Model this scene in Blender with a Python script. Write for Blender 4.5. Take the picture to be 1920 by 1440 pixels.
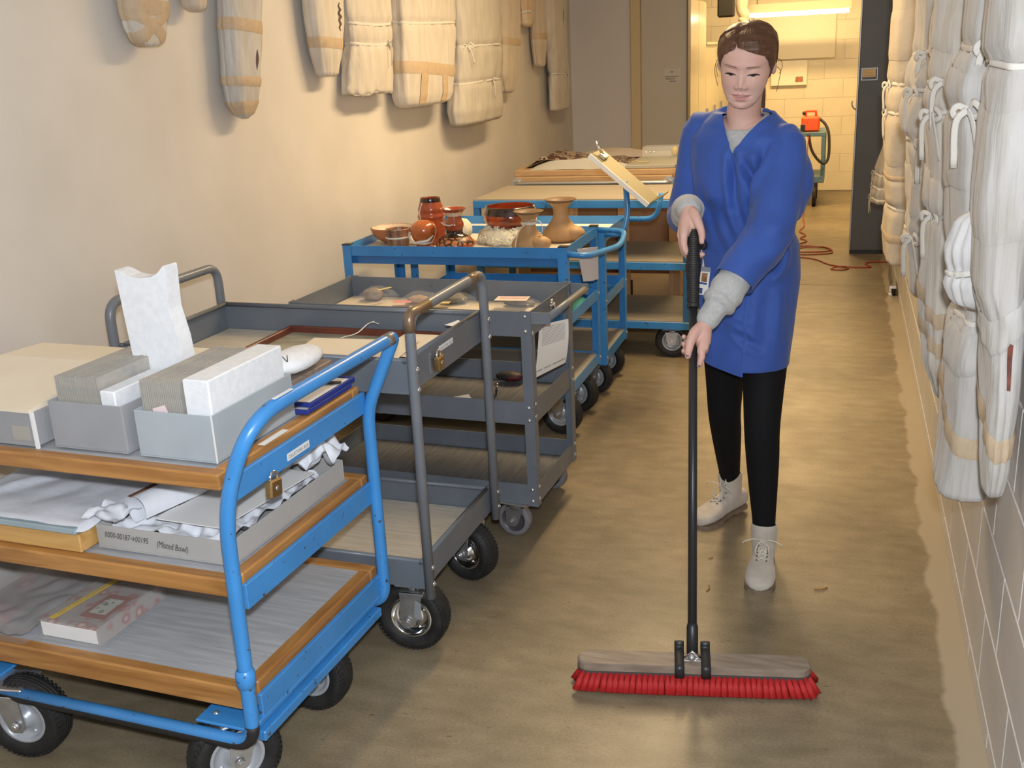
import bpy, bmesh, math, random
from mathutils import Vector, Matrix, noise
R = math.radians
V3 = Vector
random.seed(7)
SC = bpy.context.scene
COL = SC.collection
for _o in list(bpy.data.objects):
    bpy.data.objects.remove(_o)

# ------------------------------------------------------------------ camera
def make_camera():
    yaw, tilt, roll = R(17.99), R(17.64), R(-2.83)
    fwd = V3((-math.sin(yaw) * math.cos(tilt), math.cos(yaw) * math.cos(tilt), -math.sin(tilt)))
    right = V3((math.cos(yaw), math.sin(yaw), 0))
    up = right.cross(fwd)
    r2 = right * math.cos(roll) + up * math.sin(roll)
    u2 = -right * math.sin(roll) + up * math.cos(roll)
    cd = bpy.data.cameras.new('camera')
    cam = bpy.data.objects.new('camera', cd)
    COL.objects.link(cam)
    M = Matrix((r2, u2, -fwd)).transposed().to_4x4()
    M.translation = V3((0, 0, 1.62))
    cam.matrix_world = M
    cd.sensor_width = 36.0
    cd.lens = 1939.9 / 1920 * 36
    cd.clip_start = 0.05
    SC.camera = cam
make_camera()

# ------------------------------------------------------------------ world, exposure
W = bpy.data.worlds.new('world')
SC.world = W
W.use_nodes = True
W.node_tree.nodes['Background'].inputs[0].default_value = (0.9, 0.85, 0.8, 1)
W.node_tree.nodes['Background'].inputs[1].default_value = 0.03
vs = SC.view_settings
vs.view_transform = 'Standard'
vs.look = 'None'
vs.exposure = 0.0
vs.gamma = 1.0
vs.use_curve_mapping = False

# ------------------------------------------------------------------ large lights
def area(name, loc, rot, sx, sy, power, col):
    ld = bpy.data.lights.new(name, 'AREA')
    ld.shape = 'RECTANGLE'
    ld.size, ld.size_y = sx, sy
    ld.energy = power
    ld.color = col
    o = bpy.data.objects.new(name, ld)
    o.location = loc
    o.rotation_euler = rot
    COL.objects.link(o)
    return o
WARM = (1.0, 0.735, 0.41)
# the photographer's flash, held just above and right of the lens
fl = bpy.data.lights.new('camera_flash', 'SPOT')
fl.energy = 250
fl.color = (0.86, 0.92, 1.0)
fl.shadow_soft_size = 0.035
fl.spot_size = R(150)
fl.spot_blend = 0.5
flo = bpy.data.objects.new('camera_flash', fl)
flo.location = (0.03, -0.02, 1.76)
flo.rotation_euler = (R(74), 0, R(14))
COL.objects.link(flo)
# fluorescent tubes under the corridor ceiling (above the frame) and in the far room
area('corridor_tube_light', (-0.8, 5.05, 2.62), (0, 0, 0), 0.22, 1.9, 80, WARM)
area('far_room_tube_light', (-0.5, 10.4, 2.7), (0, 0, 0), 1.2, 0.22, 92, (1.0, 0.68, 0.31))

# ------------------------------------------------------------------ material helpers
MATS = {}
def _nt(name):
    m = bpy.data.materials.new(name)
    m.use_nodes = True
    nt = m.node_tree
    b = nt.nodes['Principled BSDF']
    return m, nt, b
def hexc(h):
    def f(c):
        c /= 255
        return c / 12.92 if c <= 0.04045 else ((c + 0.055) / 1.055) ** 2.4
    return tuple(f(int(h[i:i + 2], 16)) for i in (0, 2, 4))
def c4(c):
    if isinstance(c, str):
        c = hexc(c)
    return (c[0], c[1], c[2], 1.0)
def mat(name, col, rough=0.5, metal=0.0, col2=None, nscale=8.0, stretch=(1, 1, 1), bump=0.0, bscale=60.0,
        bstretch=(1, 1, 1), lo=0.35, hi=0.65, detail=4.0, spec=0.5, alpha=1.0, trans=0.0, coat=0.0, sheen=0.0, ior=1.45, sss=0.0,
        rot=(0, 0, 0)):
    if name in MATS:
        return MATS[name]
    m, nt, b = _nt(name)
    N, L = nt.nodes, nt.links
    b.inputs['Base Color'].default_value = c4(col)
    b.inputs['Roughness'].default_value = rough
    b.inputs['Metallic'].default_value = metal
    b.inputs['Specular IOR Level'].default_value = spec
    b.inputs['Alpha'].default_value = alpha
    b.inputs['Transmission Weight'].default_value = trans
    b.inputs['Coat Weight'].default_value = coat
    b.inputs['Coat Roughness'].default_value = 0.1
    b.inputs['Sheen Weight'].default_value = sheen
    b.inputs['IOR'].default_value = ior
    if sss:
        b.inputs['Subsurface Weight'].default_value = sss
        b.inputs['Subsurface Radius'].default_value = (0.012, 0.005, 0.003)
        b.inputs['Subsurface Scale'].default_value = 0.5
    tc = N.new('ShaderNodeTexCoord')
    if col2 is not None:
        mp = N.new('ShaderNodeMapping')
        mp.inputs['Scale'].default_value = stretch
        mp.inputs['Rotation'].default_value = rot
        L.new(tc.outputs['Object'], mp.inputs['Vector'])
        nz = N.new('ShaderNodeTexNoise')
        nz.inputs['Scale'].default_value = nscale
        nz.inputs['Detail'].default_value = detail
        L.new(mp.outputs['Vector'], nz.inputs['Vector'])
        cr = N.new('ShaderNodeValToRGB')
        cr.color_ramp.elements[0].position = lo
        cr.color_ramp.elements[1].position = hi
        cr.color_ramp.elements[0].color = c4(col)
        cr.color_ramp.elements[1].color = c4(col2)
        L.new(nz.outputs['Fac'], cr.inputs['Fac'])
        L.new(cr.outputs['Color'], b.inputs['Base Color'])
    if bump:
        mp2 = N.new('ShaderNodeMapping')
        mp2.inputs['Scale'].default_value = bstretch
        mp2.inputs['Rotation'].default_value = rot
        L.new(tc.outputs['Object'], mp2.inputs['Vector'])
        n2 = N.new('ShaderNodeTexNoise')
        n2.inputs['Scale'].default_value = bscale
        n2.inputs['Detail'].default_value = 3
        L.new(mp2.outputs['Vector'], n2.inputs['Vector'])
        bp = N.new('ShaderNodeBump')
        bp.inputs['Strength'].default_value = min(1.0, bump)
        bp.inputs['Distance'].default_value = 0.004
        L.new(n2.outputs['Fac'], bp.inputs['Height'])
        L.new(bp.outputs['Normal'], b.inputs['Normal'])
    MATS[name] = m
    return m

def floor_material():
    m, nt, b = _nt('concrete_floor')
    N, L = nt.nodes, nt.links
    tc = N.new('ShaderNodeTexCoord')
    def nz(scale, stretch, detail=5):
        mp = N.new('ShaderNodeMapping'); mp.inputs['Scale'].default_value = stretch
        L.new(tc.outputs['Object'], mp.inputs['Vector'])
        n = N.new('ShaderNodeTexNoise'); n.inputs['Scale'].default_value = scale; n.inputs['Detail'].default_value = detail
        L.new(mp.outputs['Vector'], n.inputs['Vector'])
        return n
    def ramp(src, p0, p1, a, c):
        r = N.new('ShaderNodeValToRGB')
        r.color_ramp.elements[0].position = p0; r.color_ramp.elements[1].position = p1
        r.color_ramp.elements[0].color = c4(a); r.color_ramp.elements[1].color = c4(c)
        L.new(src, r.inputs['Fac'])
        return r
    def mix(fac, a, c, mode='MIX'):
        x = N.new('ShaderNodeMix'); x.data_type = 'RGBA'; x.blend_type = mode
        if isinstance(fac, float): x.inputs['Factor'].default_value = fac
        else: L.new(fac, x.inputs['Factor'])
        L.new(a, x.inputs[6])
        if isinstance(c, tuple): x.inputs[7].default_value = c
        else: L.new(c, x.inputs[7])
        return x.outputs[2]
    big = ramp(nz(1.6, (1, 1, 1), 6).outputs['Fac'], 0.3, 0.7, (0.185, 0.150, 0.098), (0.315, 0.255, 0.165))
    mid = ramp(nz(9, (1, 2.2, 1), 6).outputs['Fac'], 0.35, 0.7, (0.72, 0.70, 0.66), (1.06, 1.05, 1.03))
    c = mix(0.75, big.outputs['Color'], mid.outputs['Color'], 'MULTIPLY')
    fine = ramp(nz(110, (1, 2.2, 1), 4).outputs['Fac'], 0.3, 0.7, (0.74, 0.72, 0.68), (1.14, 1.14, 1.14))
    c = mix(0.8, c, fine.outputs['Color'], 'MULTIPLY')
    # dark scuffs
    sc = ramp(nz(26, (1, 3.2, 1), 2).outputs['Fac'], 0.68, 0.77, (0, 0, 0), (1, 1, 1))
    c = mix(sc.outputs['Color'], c, (0.12, 0.085, 0.05, 1))
    # unsealed lighter strip along the block wall, with a ragged edge
    sep = N.new('ShaderNodeSeparateXYZ'); L.new(tc.outputs['Object'], sep.inputs[0])
    en = nz(5.0, (0.0, 1, 1), 8)
    ad = N.new('ShaderNodeMath'); ad.operation = 'MULTIPLY_ADD'
    L.new(en.outputs['Fac'], ad.inputs[0]); ad.inputs[1].default_value = 0.10; L.new(sep.outputs['X'], ad.inputs[2])
    st = N.new('ShaderNodeMapRange'); L.new(ad.outputs[0], st.inputs['Value'])
    st.inputs['From Min'].default_value = 0.362; st.inputs['From Max'].default_value = 0.376
    c = mix(st.outputs['Result'], c, (0.36, 0.30, 0.215, 1))
    L.new(c, b.inputs['Base Color'])
    rr = N.new('ShaderNodeMapRange'); L.new(nz(5, (1, 1, 1), 4).outputs['Fac'], rr.inputs['Value'])
    rr.inputs['To Min'].default_value = 0.3; rr.inputs['To Max'].default_value = 0.5
    L.new(rr.outputs['Result'], b.inputs['Roughness'])
    b.inputs['Specular IOR Level'].default_value = 0.5
    bp = N.new('ShaderNodeBump'); bp.inputs['Strength'].default_value = 0.10; bp.inputs['Distance'].default_value = 0.001
    L.new(nz(45, (1, 1.6, 1), 4).outputs['Fac'], bp.inputs['Height']); L.new(bp.outputs['Normal'], b.inputs['Normal'])
    return m

def ribbed_material(name, ca, cb, scale, axis='X', rough=0.6):
    """fine woven / ribbed shelf liner"""
    m, nt, b = _nt(name)
    N, L = nt.nodes, nt.links
    tc = N.new('ShaderNodeTexCoord')
    wv = N.new('ShaderNodeTexWave'); wv.wave_type = 'BANDS'; wv.bands_direction = axis
    wv.inputs['Scale'].default_value = scale; wv.inputs['Distortion'].default_value = 0.6
    wv.inputs['Detail'].default_value = 2.0
    L.new(tc.outputs['Object'], wv.inputs['Vector'])
    nz = N.new('ShaderNodeTexNoise'); nz.inputs['Scale'].default_value = 14; nz.inputs['Detail'].default_value = 4
    mp = N.new('ShaderNodeMapping'); mp.inputs['Scale'].default_value = (0.5, 6, 1) if axis == 'Y' else (6, 0.5, 1)
    L.new(tc.outputs['Object'], mp.inputs['Vector']); L.new(mp.outputs['Vector'], nz.inputs['Vector'])
    ad = N.new('ShaderNodeMath'); ad.operation = 'MULTIPLY_ADD'
    L.new(wv.outputs['Fac'], ad.inputs[0]); ad.inputs[1].default_value = 0.16; L.new(nz.outputs['Fac'], ad.inputs[2])
    cr = N.new('ShaderNodeValToRGB')
    cr.color_ramp.elements[0].position = 0.4; cr.color_ramp.elements[1].position = 0.9
    cr.color_ramp.elements[0].color = c4(ca); cr.color_ramp.elements[1].color = c4(cb)
    L.new(ad.outputs[0], cr.inputs['Fac']); L.new(cr.outputs['Color'], b.inputs['Base Color'])
    b.inputs['Roughness'].default_value = rough
    bp = N.new('ShaderNodeBump'); bp.inputs['Strength'].default_value = 0.2; bp.inputs['Distance'].default_value = 0.0006
    L.new(wv.outputs['Fac'], bp.inputs['Height']); L.new(bp.outputs['Normal'], b.inputs['Normal'])
    return m

def paint_material(name, col, chip, rough=0.35, chip_lo=0.66, worn=None, coat=0.15):
    """gloss enamel with small chips showing darker metal"""
    m, nt, b = _nt(name)
    N, L = nt.nodes, nt.links
    tc = N.new('ShaderNodeTexCoord')
    n1 = N.new('ShaderNodeTexNoise'); n1.inputs['Scale'].default_value = 55; n1.inputs['Detail'].default_value = 3
    L.new(tc.outputs['Object'], n1.inputs['Vector'])
    r1 = N.new('ShaderNodeValToRGB')
    r1.color_ramp.elements[0].position = chip_lo; r1.color_ramp.elements[1].position = chip_lo + 0.03
    L.new(n1.outputs['Fac'], r1.inputs['Fac'])
    n2 = N.new('ShaderNodeTexNoise'); n2.inputs['Scale'].default_value = 7; n2.inputs['Detail'].default_value = 4
    L.new(tc.outputs['Object'], n2.inputs['Vector'])
    r2 = N.new('ShaderNodeValToRGB')
    r2.color_ramp.elements[0].position = 0.3; r2.color_ramp.elements[1].position = 0.75
    c = hexc(col) if isinstance(col, str) else col
    w = tuple(min(1, k * 1.14) for k in c) if worn is None else worn
    r2.color_ramp.elements[0].color = c4(tuple(k * 0.9 for k in c)); r2.color_ramp.elements[1].color = c4(w)
    L.new(n2.outputs['Fac'], r2.inputs['Fac'])
    mx = N.new('ShaderNodeMix'); mx.data_type = 'RGBA'
    L.new(r1.outputs['Color'], mx.inputs['Factor']); L.new(r2.outputs['Color'], mx.inputs[6]); mx.inputs[7].default_value = c4(chip)
    L.new(mx.outputs[2], b.inputs['Base Color'])
    b.inputs['Roughness'].default_value = rough
    b.inputs['Coat Weight'].default_value = coat
    b.inputs['Coat Roughness'].default_value = 0.15
    return m

def wood_material(name, ca, cb, axis=0, rough=0.45, scale=5.0):
    m, nt, b = _nt(name)
    N, L = nt.nodes, nt.links
    tc = N.new('ShaderNodeTexCoord')
    mp = N.new('ShaderNodeMapping')
    s = [9.0, 9.0, 9.0]; s[axis] = 0.8
    mp.inputs['Scale'].default_value = s
    L.new(tc.outputs['Object'], mp.inputs['Vector'])
    nz = N.new('ShaderNodeTexNoise'); nz.inputs['Scale'].default_value = scale; nz.inputs['Detail'].default_value = 6
    nz.inputs['Distortion'].default_value = 0.8
    L.new(mp.outputs['Vector'], nz.inputs['Vector'])
    cr = N.new('ShaderNodeValToRGB')
    cr.color_ramp.elements[0].position = 0.3; cr.color_ramp.elements[1].position = 0.72
    cr.color_ramp.elements[0].color = c4(ca); cr.color_ramp.elements[1].color = c4(cb)
    L.new(nz.outputs['Fac'], cr.inputs['Fac']); L.new(cr.outputs['Color'], b.inputs['Base Color'])
    b.inputs['Roughness'].default_value = rough
    bp = N.new('ShaderNodeBump'); bp.inputs['Strength'].default_value = 0.15; bp.inputs['Distance'].default_value = 0.002
    L.new(nz.outputs['Fac'], bp.inputs['Height']); L.new(bp.outputs['Normal'], b.inputs['Normal'])
    return m

M_FLOOR = floor_material()
M_WALL = mat('left_wall_paint', (0.66, 0.62, 0.57), 0.62, col2=(0.60, 0.56, 0.51), nscale=2.2, bump=0.08, bscale=90)
M_BLOCK = mat('block_paint', (0.66, 0.63, 0.60), 0.5, col2=(0.60, 0.57, 0.54), nscale=5, bump=0.35, bscale=70)
M_MORTAR = mat('mortar_paint', (0.74, 0.71, 0.67), 0.6, bump=0.3, bscale=90)
M_FARBLOCK = mat('far_block_paint', (0.72, 0.64, 0.46), 0.55, col2=(0.68, 0.60, 0.43), nscale=4, bump=0.2, bscale=70)
M_FARMORTAR = mat('far_mortar', (0.70, 0.62, 0.44), 0.6)
M_CEIL = mat('ceiling_paint', (0.72, 0.69, 0.64), 0.8, col2=(0.66, 0.63, 0.58), nscale=3)
M_BLUE = paint_material('blue_enamel', (0.045, 0.235, 0.56), (0.06, 0.055, 0.06), 0.33, 0.675)
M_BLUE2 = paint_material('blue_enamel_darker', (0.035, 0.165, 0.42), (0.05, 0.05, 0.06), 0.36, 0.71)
M_GREY = paint_material('grey_enamel', (0.135, 0.152, 0.175), (0.09, 0.085, 0.08), 0.42, 0.72, coat=0.05)
M_GREYTUBE = paint_material('grey_tube_enamel', (0.16, 0.175, 0.195), (0.20, 0.15, 0.10), 0.38, 0.68, coat=0.1)
M_WOOD = wood_material('orange_varnished_wood', (0.30, 0.125, 0.030), (0.50, 0.245, 0.070), 0, 0.45)
M_WOODY = wood_material('orange_varnished_wood_cross', (0.30, 0.125, 0.030), (0.50, 0.245, 0.070), 1, 0.45)
M_PINE = wood_material('pine_board', (0.34, 0.21, 0.10), (0.46, 0.31, 0.17), 0, 0.55)
M_PINEZ = wood_material('pine_board_upright', (0.33, 0.185, 0.085), (0.46, 0.29, 0.155), 2, 0.6)
M_PLY = wood_material('pale_shelf_board', (0.31, 0.27, 0.215), (0.38, 0.33, 0.265), 0, 0.6)
M_OAK = wood_material('light_oak', (0.50, 0.27, 0.08), (0.66, 0.40, 0.14), 0, 0.5)
M_LINER = ribbed_material('grey_woven_liner', (0.36, 0.37, 0.39), (0.54, 0.54, 0.55), 60, 'Y')
M_LINERB = ribbed_material('beige_woven_liner', (0.46, 0.42, 0.35), (0.64, 0.58, 0.48), 60, 'Y')
M_RIB = ribbed_material('dark_ribbed_mat', (0.085, 0.085, 0.085), (0.17, 0.165, 0.16), 70, 'X')
M_RUBBER = mat('black_rubber', (0.011, 0.0105, 0.0105), 0.65, col2=(0.02, 0.019, 0.018), nscale=30, bump=0.3, bscale=120)
M_GREYRUB = mat('grey_rubber', (0.20, 0.19, 0.20), 0.55, col2=(0.16, 0.15, 0.16), nscale=30)
M_DARKPLAST = mat('dark_plastic_hub', (0.06, 0.055, 0.065), 0.4)
M_ZINC = mat('zinc_plate', (0.62, 0.63, 0.64), 0.33, 0.85, col2=(0.5, 0.5, 0.5), nscale=20)
M_RIMG = mat('painted_rim', (0.42, 0.44, 0.47), 0.35, 0.3)
M_CHROME = mat('chrome', (0.78, 0.79, 0.80), 0.12, 1.0)
M_BRASS = mat('brass', (0.42, 0.28, 0.12), 0.35, 0.9, col2=(0.33, 0.21, 0.09), nscale=40)
M_STEEL = mat('dull_steel', (0.42, 0.42, 0.42), 0.4, 0.8)
M_MUSLIN = mat('muslin', (0.60, 0.55, 0.475), 0.85, col2=(0.52, 0.465, 0.39), nscale=9, stretch=(3, 3, 0.7), bump=0.9, bscale=34,
               bstretch=(2.6, 2.6, 0.22), sheen=0.2)
M_MUSLINW = mat('white_muslin', (0.51, 0.49, 0.46), 0.8, col2=(0.43, 0.40, 0.36), nscale=9, stretch=(3, 3, 0.7), bump=0.9,
                bscale=34, bstretch=(2.6, 2.6, 0.22), sheen=0.2)
M_MUSLINT = mat('tan_muslin', (0.56, 0.47, 0.36), 0.85, col2=(0.50, 0.41, 0.31), nscale=9, stretch=(3, 3, 0.7), bump=0.9,
                bscale=34, bstretch=(2.6, 2.6, 0.22), sheen=0.2)
M_BAND = mat('twill_band', (0.52, 0.40, 0.27), 0.85, col2=(0.47, 0.355, 0.235), nscale=40, bump=0.3, bscale=160)
M_TAPE = mat('cotton_tie_tape', (0.66, 0.625, 0.56), 0.85, bump=0.2, bscale=200)
M_DARKHOLE = mat('dark_object_skin', (0.03, 0.022, 0.018), 0.6, col2=(0.10, 0.05, 0.03), nscale=30)
M_REDHOLE = mat('red_brown_object_skin', (0.18, 0.05, 0.03), 0.5, col2=(0.08, 0.025, 0.015), nscale=40)
M_FOAM = mat('white_foam', (0.80, 0.81, 0.82), 0.85, col2=(0.74, 0.75, 0.77), nscale=60, bump=0.12, bscale=220)
M_BOXG = mat('grey_archival_board', (0.40, 0.44, 0.46), 0.7, col2=(0.36, 0.40, 0.425), nscale=6)
M_BOXG2 = mat('slate_archival_board', (0.33, 0.335, 0.35), 0.7, col2=(0.30, 0.305, 0.32), nscale=6)
M_BOXT = mat('warm_grey_board', (0.42, 0.41, 0.39), 0.7, col2=(0.38, 0.37, 0.355), nscale=6)
M_BOXBLUE = mat('blue_grey_board', (0.33, 0.41, 0.44), 0.7, col2=(0.30, 0.375, 0.405), nscale=6)
M_MANILA = mat('manila_card', (0.77, 0.69, 0.56), 0.75, col2=(0.73, 0.64, 0.50), nscale=5)
M_PAPER = mat('white_paper', (0.80, 0.79, 0.77), 0.8, col2=(0.76, 0.75, 0.73), nscale=6)
M_TISSUE = mat('white_tissue', (0.76, 0.77, 0.80), 0.75, col2=(0.70, 0.71, 0.75), nscale=12, bump=0.5, bscale=35)
M_SLEEVE = mat('card_sleeve', (0.34, 0.325, 0.30), 0.6, col2=(0.44, 0.40, 0.34), nscale=50, stretch=(6, 0.4, 1))
M_INK = mat('black_ink', (0.02, 0.02, 0.025), 0.7)
M_INKG = mat('grey_ink', (0.25, 0.23, 0.22), 0.7)
M_INKB = mat('blue_ink', (0.03, 0.05, 0.22), 0.6)
M_LABEL = mat('label_tape', (0.78, 0.79, 0.78), 0.4)
M_BLACK = mat('black_plastic', (0.02, 0.02, 0.022), 0.4)
M_CLEAR = mat('clear_bag', (0.93, 0.94, 0.95), 0.12, alpha=0.10, col2=(0.85, 0.86, 0.88), nscale=14, bump=0.6, bscale=28)
M_CAB = mat('dark_grey_cabinet', (0.085, 0.09, 0.10), 0.42, col2=(0.075, 0.08, 0.09), nscale=3)
M_BEIGECAB = mat('beige_locker_enamel', (0.60, 0.53, 0.36), 0.22, coat=0.4, col2=(0.57, 0.50, 0.34), nscale=3)

# ------------------------------------------------------------------ mesh helpers
class MB:
    def __init__(s):
        s.v = []; s.f = []; s.m = []; s.s = []
    def add(s, verts, faces, mi=0, smooth=False):
        o = len(s.v)
        s.v += [V3(p) for p in verts]
        for f in faces:
            s.f.append(tuple(i + o for i in f)); s.m.append(mi); s.s.append(smooth)
        return s
    def obox(s, c, ax, ay, az, b=0.0, mi=0):
        """box with half-axis vectors ax, ay, az and chamfer b"""
        c, ax, ay, az = V3(c), V3(ax), V3(ay), V3(az)
        if b <= 0:
            vs_ = [c + ax * i + ay * j + az * k for i in (-1, 1) for j in (-1, 1) for k in (-1, 1)]
            fs = [(0, 1, 3, 2), (4, 6, 7, 5), (0, 4, 5, 1), (2, 3, 7, 6), (0, 2, 6, 4), (1, 5, 7, 3)]
            if ax.cross(ay).dot(az) < 0:
                fs = [tuple(reversed(f)) for f in fs]
            return s.add(vs_, fs, mi)
        lx, ly, lz = ax.length, ay.length, az.length
        b = min(b, lx * .9, ly * .9, lz * .9)
        ux, uy, uz = ax / lx, ay / ly, az / lz
        vs_ = []; idx = {}
        for i in (-1, 1):
            for j in (-1, 1):
                for k in (-1, 1):
                    for a in range(3):
                        d = [lx - b, ly - b, lz - b]; d[a] = (lx, ly, lz)[a]
                        idx[(i, j, k, a)] = len(vs_)
                        vs_.append(c + ux * (i * d[0]) + uy * (j * d[1]) + uz * (k * d[2]))
        fs = []
        for a in range(3):
            for sg in (-1, 1):
                q = []
                for (p, r) in ((-1, -1), (1, -1), (1, 1), (-1, 1)):
                    t = [0, 0, 0]; t[a] = sg; t[(a + 1) % 3] = p; t[(a + 2) % 3] = r
                    q.append(idx[(t[0], t[1], t[2], a)])
                fs.append(tuple(q if sg > 0 else reversed(q)))
        for a in range(3):
            b1, b2 = (a + 1) % 3, (a + 2) % 3
            for p in (-1, 1):
                for r in (-1, 1):
                    def key(e, ax_):
                        t = [0, 0, 0]; t[a] = e; t[b1] = p; t[b2] = r
                        return idx[(t[0], t[1], t[2], ax_)]
                    q = [key(-1, b1), key(1, b1), key(1, b2), key(-1, b2)]
                    if p * r > 0: q = q[::-1]
                    fs.append(tuple(reversed(q)))
        for i in (-1, 1):
            for j in (-1, 1):
                for k in (-1, 1):
                    q = [idx[(i, j, k, 0)], idx[(i, j, k, 1)], idx[(i, j, k, 2)]]
                    if i * j * k < 0: q = q[::-1]
                    fs.append(tuple(q))
        if ax.cross(ay).dot(az) < 0:
            fs = [tuple(reversed(f)) for f in fs]
        return s.add(vs_, fs, mi)
    def box(s, x0, x1, y0, y1, z0, z1, b=0.0, mi=0):
        return s.obox(((x0 + x1) / 2, (y0 + y1) / 2, (z0 + z1) / 2), ((x1 - x0) / 2, 0, 0), (0, (y1 - y0) / 2, 0),
                      (0, 0, (z1 - z0) / 2), b, mi)
    def loft(s, rings, cap=True, mi=0, smooth=True, close=True):
        n = len(rings[0]); vs_ = [p for r in rings for p in r]; fs = []
        for i in range(len(rings) - 1):
            for j in range(n if close else n - 1):
                k = (j + 1) % n
                fs.append((i * n + j, i * n + k, (i + 1) * n + k, (i + 1) * n + j))
        s.add(vs_, fs, mi, smooth)
        if cap:
            o = len(s.v) - len(vs_)
            s.f.append(tuple(o + j for j in reversed(range(n)))); s.m.append(mi); s.s.append(False)
            e = o + (len(rings) - 1) * n
            s.f.append(tuple(e + j for j in range(n))); s.m.append(mi); s.s.append(False)
        return s
    def tube(s, pts, r, n=10, mi=0, cap=True, closed=False, flat=1.0, upv=None):
        pts = [V3(p) for p in pts]
        m = len(pts)
        rr = r if isinstance(r, (list, tuple)) else [r] * m
        tans = []
        for i in range(m):
            a = pts[(i - 1) % m] if (closed or i > 0) else pts[i]
            b = pts[(i + 1) % m] if (closed or i < m - 1) else pts[i]
            t = (b - a)
            tans.append(t.normalized() if t.length > 1e-9 else V3((0, 0, 1)))
        up = V3(upv) if upv else (V3((0, 0, 1)) if abs(tans[0].z) < 0.9 else V3((0, 1, 0)))
        u = (up - tans[0] * up.dot(tans[0])).normalized()
        rings = []
        for i in range(m):
            t = tans[i]
            u = (u - t * u.dot(t))
            u = u.normalized() if u.length > 1e-6 else t.orthogonal().normalized()
            w = t.cross(u)
            rings.append([pts[i] + u * (math.cos(2 * math.pi * j / n) * rr[i] * flat) + w * (math.sin(2 * math.pi * j / n) * rr[i]) for j in range(n)])
        if closed:
            rings.append(rings[0])
            return s.loft(rings, False, mi)
        return s.loft(rings, cap, mi)
    def cyl(s, p0, p1, r, n=14, mi=0, r1=None):
        return s.tube([p0, p1], [r, r if r1 is None else r1], n, mi)
    def lathe(s, prof, o, axis=(0, 0, 1), n=32, mi=0, smooth=True, fn=None):
        """prof: list of (radius, height along axis)"""
        o = V3(o); a = V3(axis).normalized()
        u = a.orthogonal().normalized(); w = a.cross(u)
        rings = []
        for (r, h) in prof:
            ring = []
            for j in range(n):
                t = 2 * math.pi * j / n
                k = fn(t, h) if fn else 1.0
                ring.append(o + a * h + (u * math.cos(t) + w * math.sin(t)) * (r * k))
            rings.append(ring)
        return s.loft(rings, False, mi, smooth)
    def sheet(s, fn, nu, nv, mi=0, smooth=True):
        vs_ = [fn(i / nu, j / nv) for j in range(nv + 1) for i in range(nu + 1)]
        fs = [(j * (nu + 1) + i, j * (nu + 1) + i + 1, (j + 1) * (nu + 1) + i + 1, (j + 1) * (nu + 1) + i) for j in range(nv) for i in range(nu)]
        return s.add(vs_, fs, mi, smooth)
    def prism(s, poly, o, ux, uy, depth, mi=0):
        """2D polygon (ccw) in plane ux,uy at o, extruded by depth along ux x uy"""
        o, ux, uy = V3(o), V3(ux), V3(uy)
        nn = ux.cross(uy).normalized() * depth
        n = len(poly)
        a = [o + ux * x + uy * y for x, y in poly]; b = [p + nn for p in a]
        fs = [tuple(reversed(range(n))), tuple(range(n, 2 * n))] + [(i, (i + 1) % n, n + (i + 1) % n, n + i) for i in range(n)]
        return s.add(a + b, fs, mi)
    def sphere(s, c, rx, ry=None, rz=None, nu=16, nv=10, mi=0, fn=None):
        ry = rx if ry is None else ry; rz = rx if rz is None else rz
        c = V3(c); rings = []
        for i in range(nv + 1):
            ph = math.pi * (0.002 + 0.996 * i / nv)
            ring = []
            for j in range(nu):
                t = 2 * math.pi * j / nu
                d = V3((math.sin(ph) * math.cos(t), math.sin(ph) * math.sin(t), -math.cos(ph)))
                k = fn(d) if fn else 1.0
                ring.append(c + V3((d.x * rx, d.y * ry, d.z * rz)) * k)
            rings.append(ring)
        return s.loft(rings, False, mi, True)
    def xf(s, M):
        s.v = [M @ p for p in s.v]
        return s
    def mesh(s, name, mats, off=None):
        me = bpy.data.meshes.new(name)
        vs_ = s.v if off is None else [p - off for p in s.v]
        me.from_pydata([tuple(p) for p in vs_], [], s.f)
        for m in (mats if isinstance(mats, (list, tuple)) else [mats]):
            me.materials.append(m)
        me.polygons.foreach_set('material_index', s.m)
        me.polygons.foreach_set('use_smooth', s.s)
        me.update()
        return me

def wloc(o):
    return o.matrix_basis.translation.copy() if o.parent is None else wloc(o.parent) + o.matrix_basis.translation
def obj(name, mb, mats, parent=None, origin=None, local=False):
    """one mesh object; verts are world coordinates unless local (then relative to the parent)"""
    if parent is not None:
        off = None if local else wloc(parent)
        me = mb.mesh(name, mats, off)
        o = bpy.data.objects.new(name, me); o.parent = parent
    else:
        if origin is None:
            xs = [p.x for p in mb.v]; ys = [p.y for p in mb.v]; zs = [p.z for p in mb.v]
            origin = V3(((min(xs) + max(xs)) / 2, (min(ys) + max(ys)) / 2, min(zs)))
        origin = V3(origin)
        me = mb.mesh(name, mats, origin)
        o = bpy.data.objects.new(name, me); o.location = origin
    COL.objects.link(o)
    return o
def tag(o, label, cat, group=None):
    o['label'] = label; o['category'] = cat
    if group: o['group'] = group
    return o
def thing(name, label, cat, loc, rz=0.0, group=None):
    o = bpy.data.objects.new(name, None)
    o.empty_display_size = 0.1
    o.location = loc; o.rotation_euler = (0, 0, rz)
    COL.objects.link(o)
    return tag(o, label, cat, group)
def struct(name, mb, mats, parent=None):
    o = obj(name, mb, mats, parent)
    if parent is None: o['kind'] = 'structure'
    return o
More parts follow.
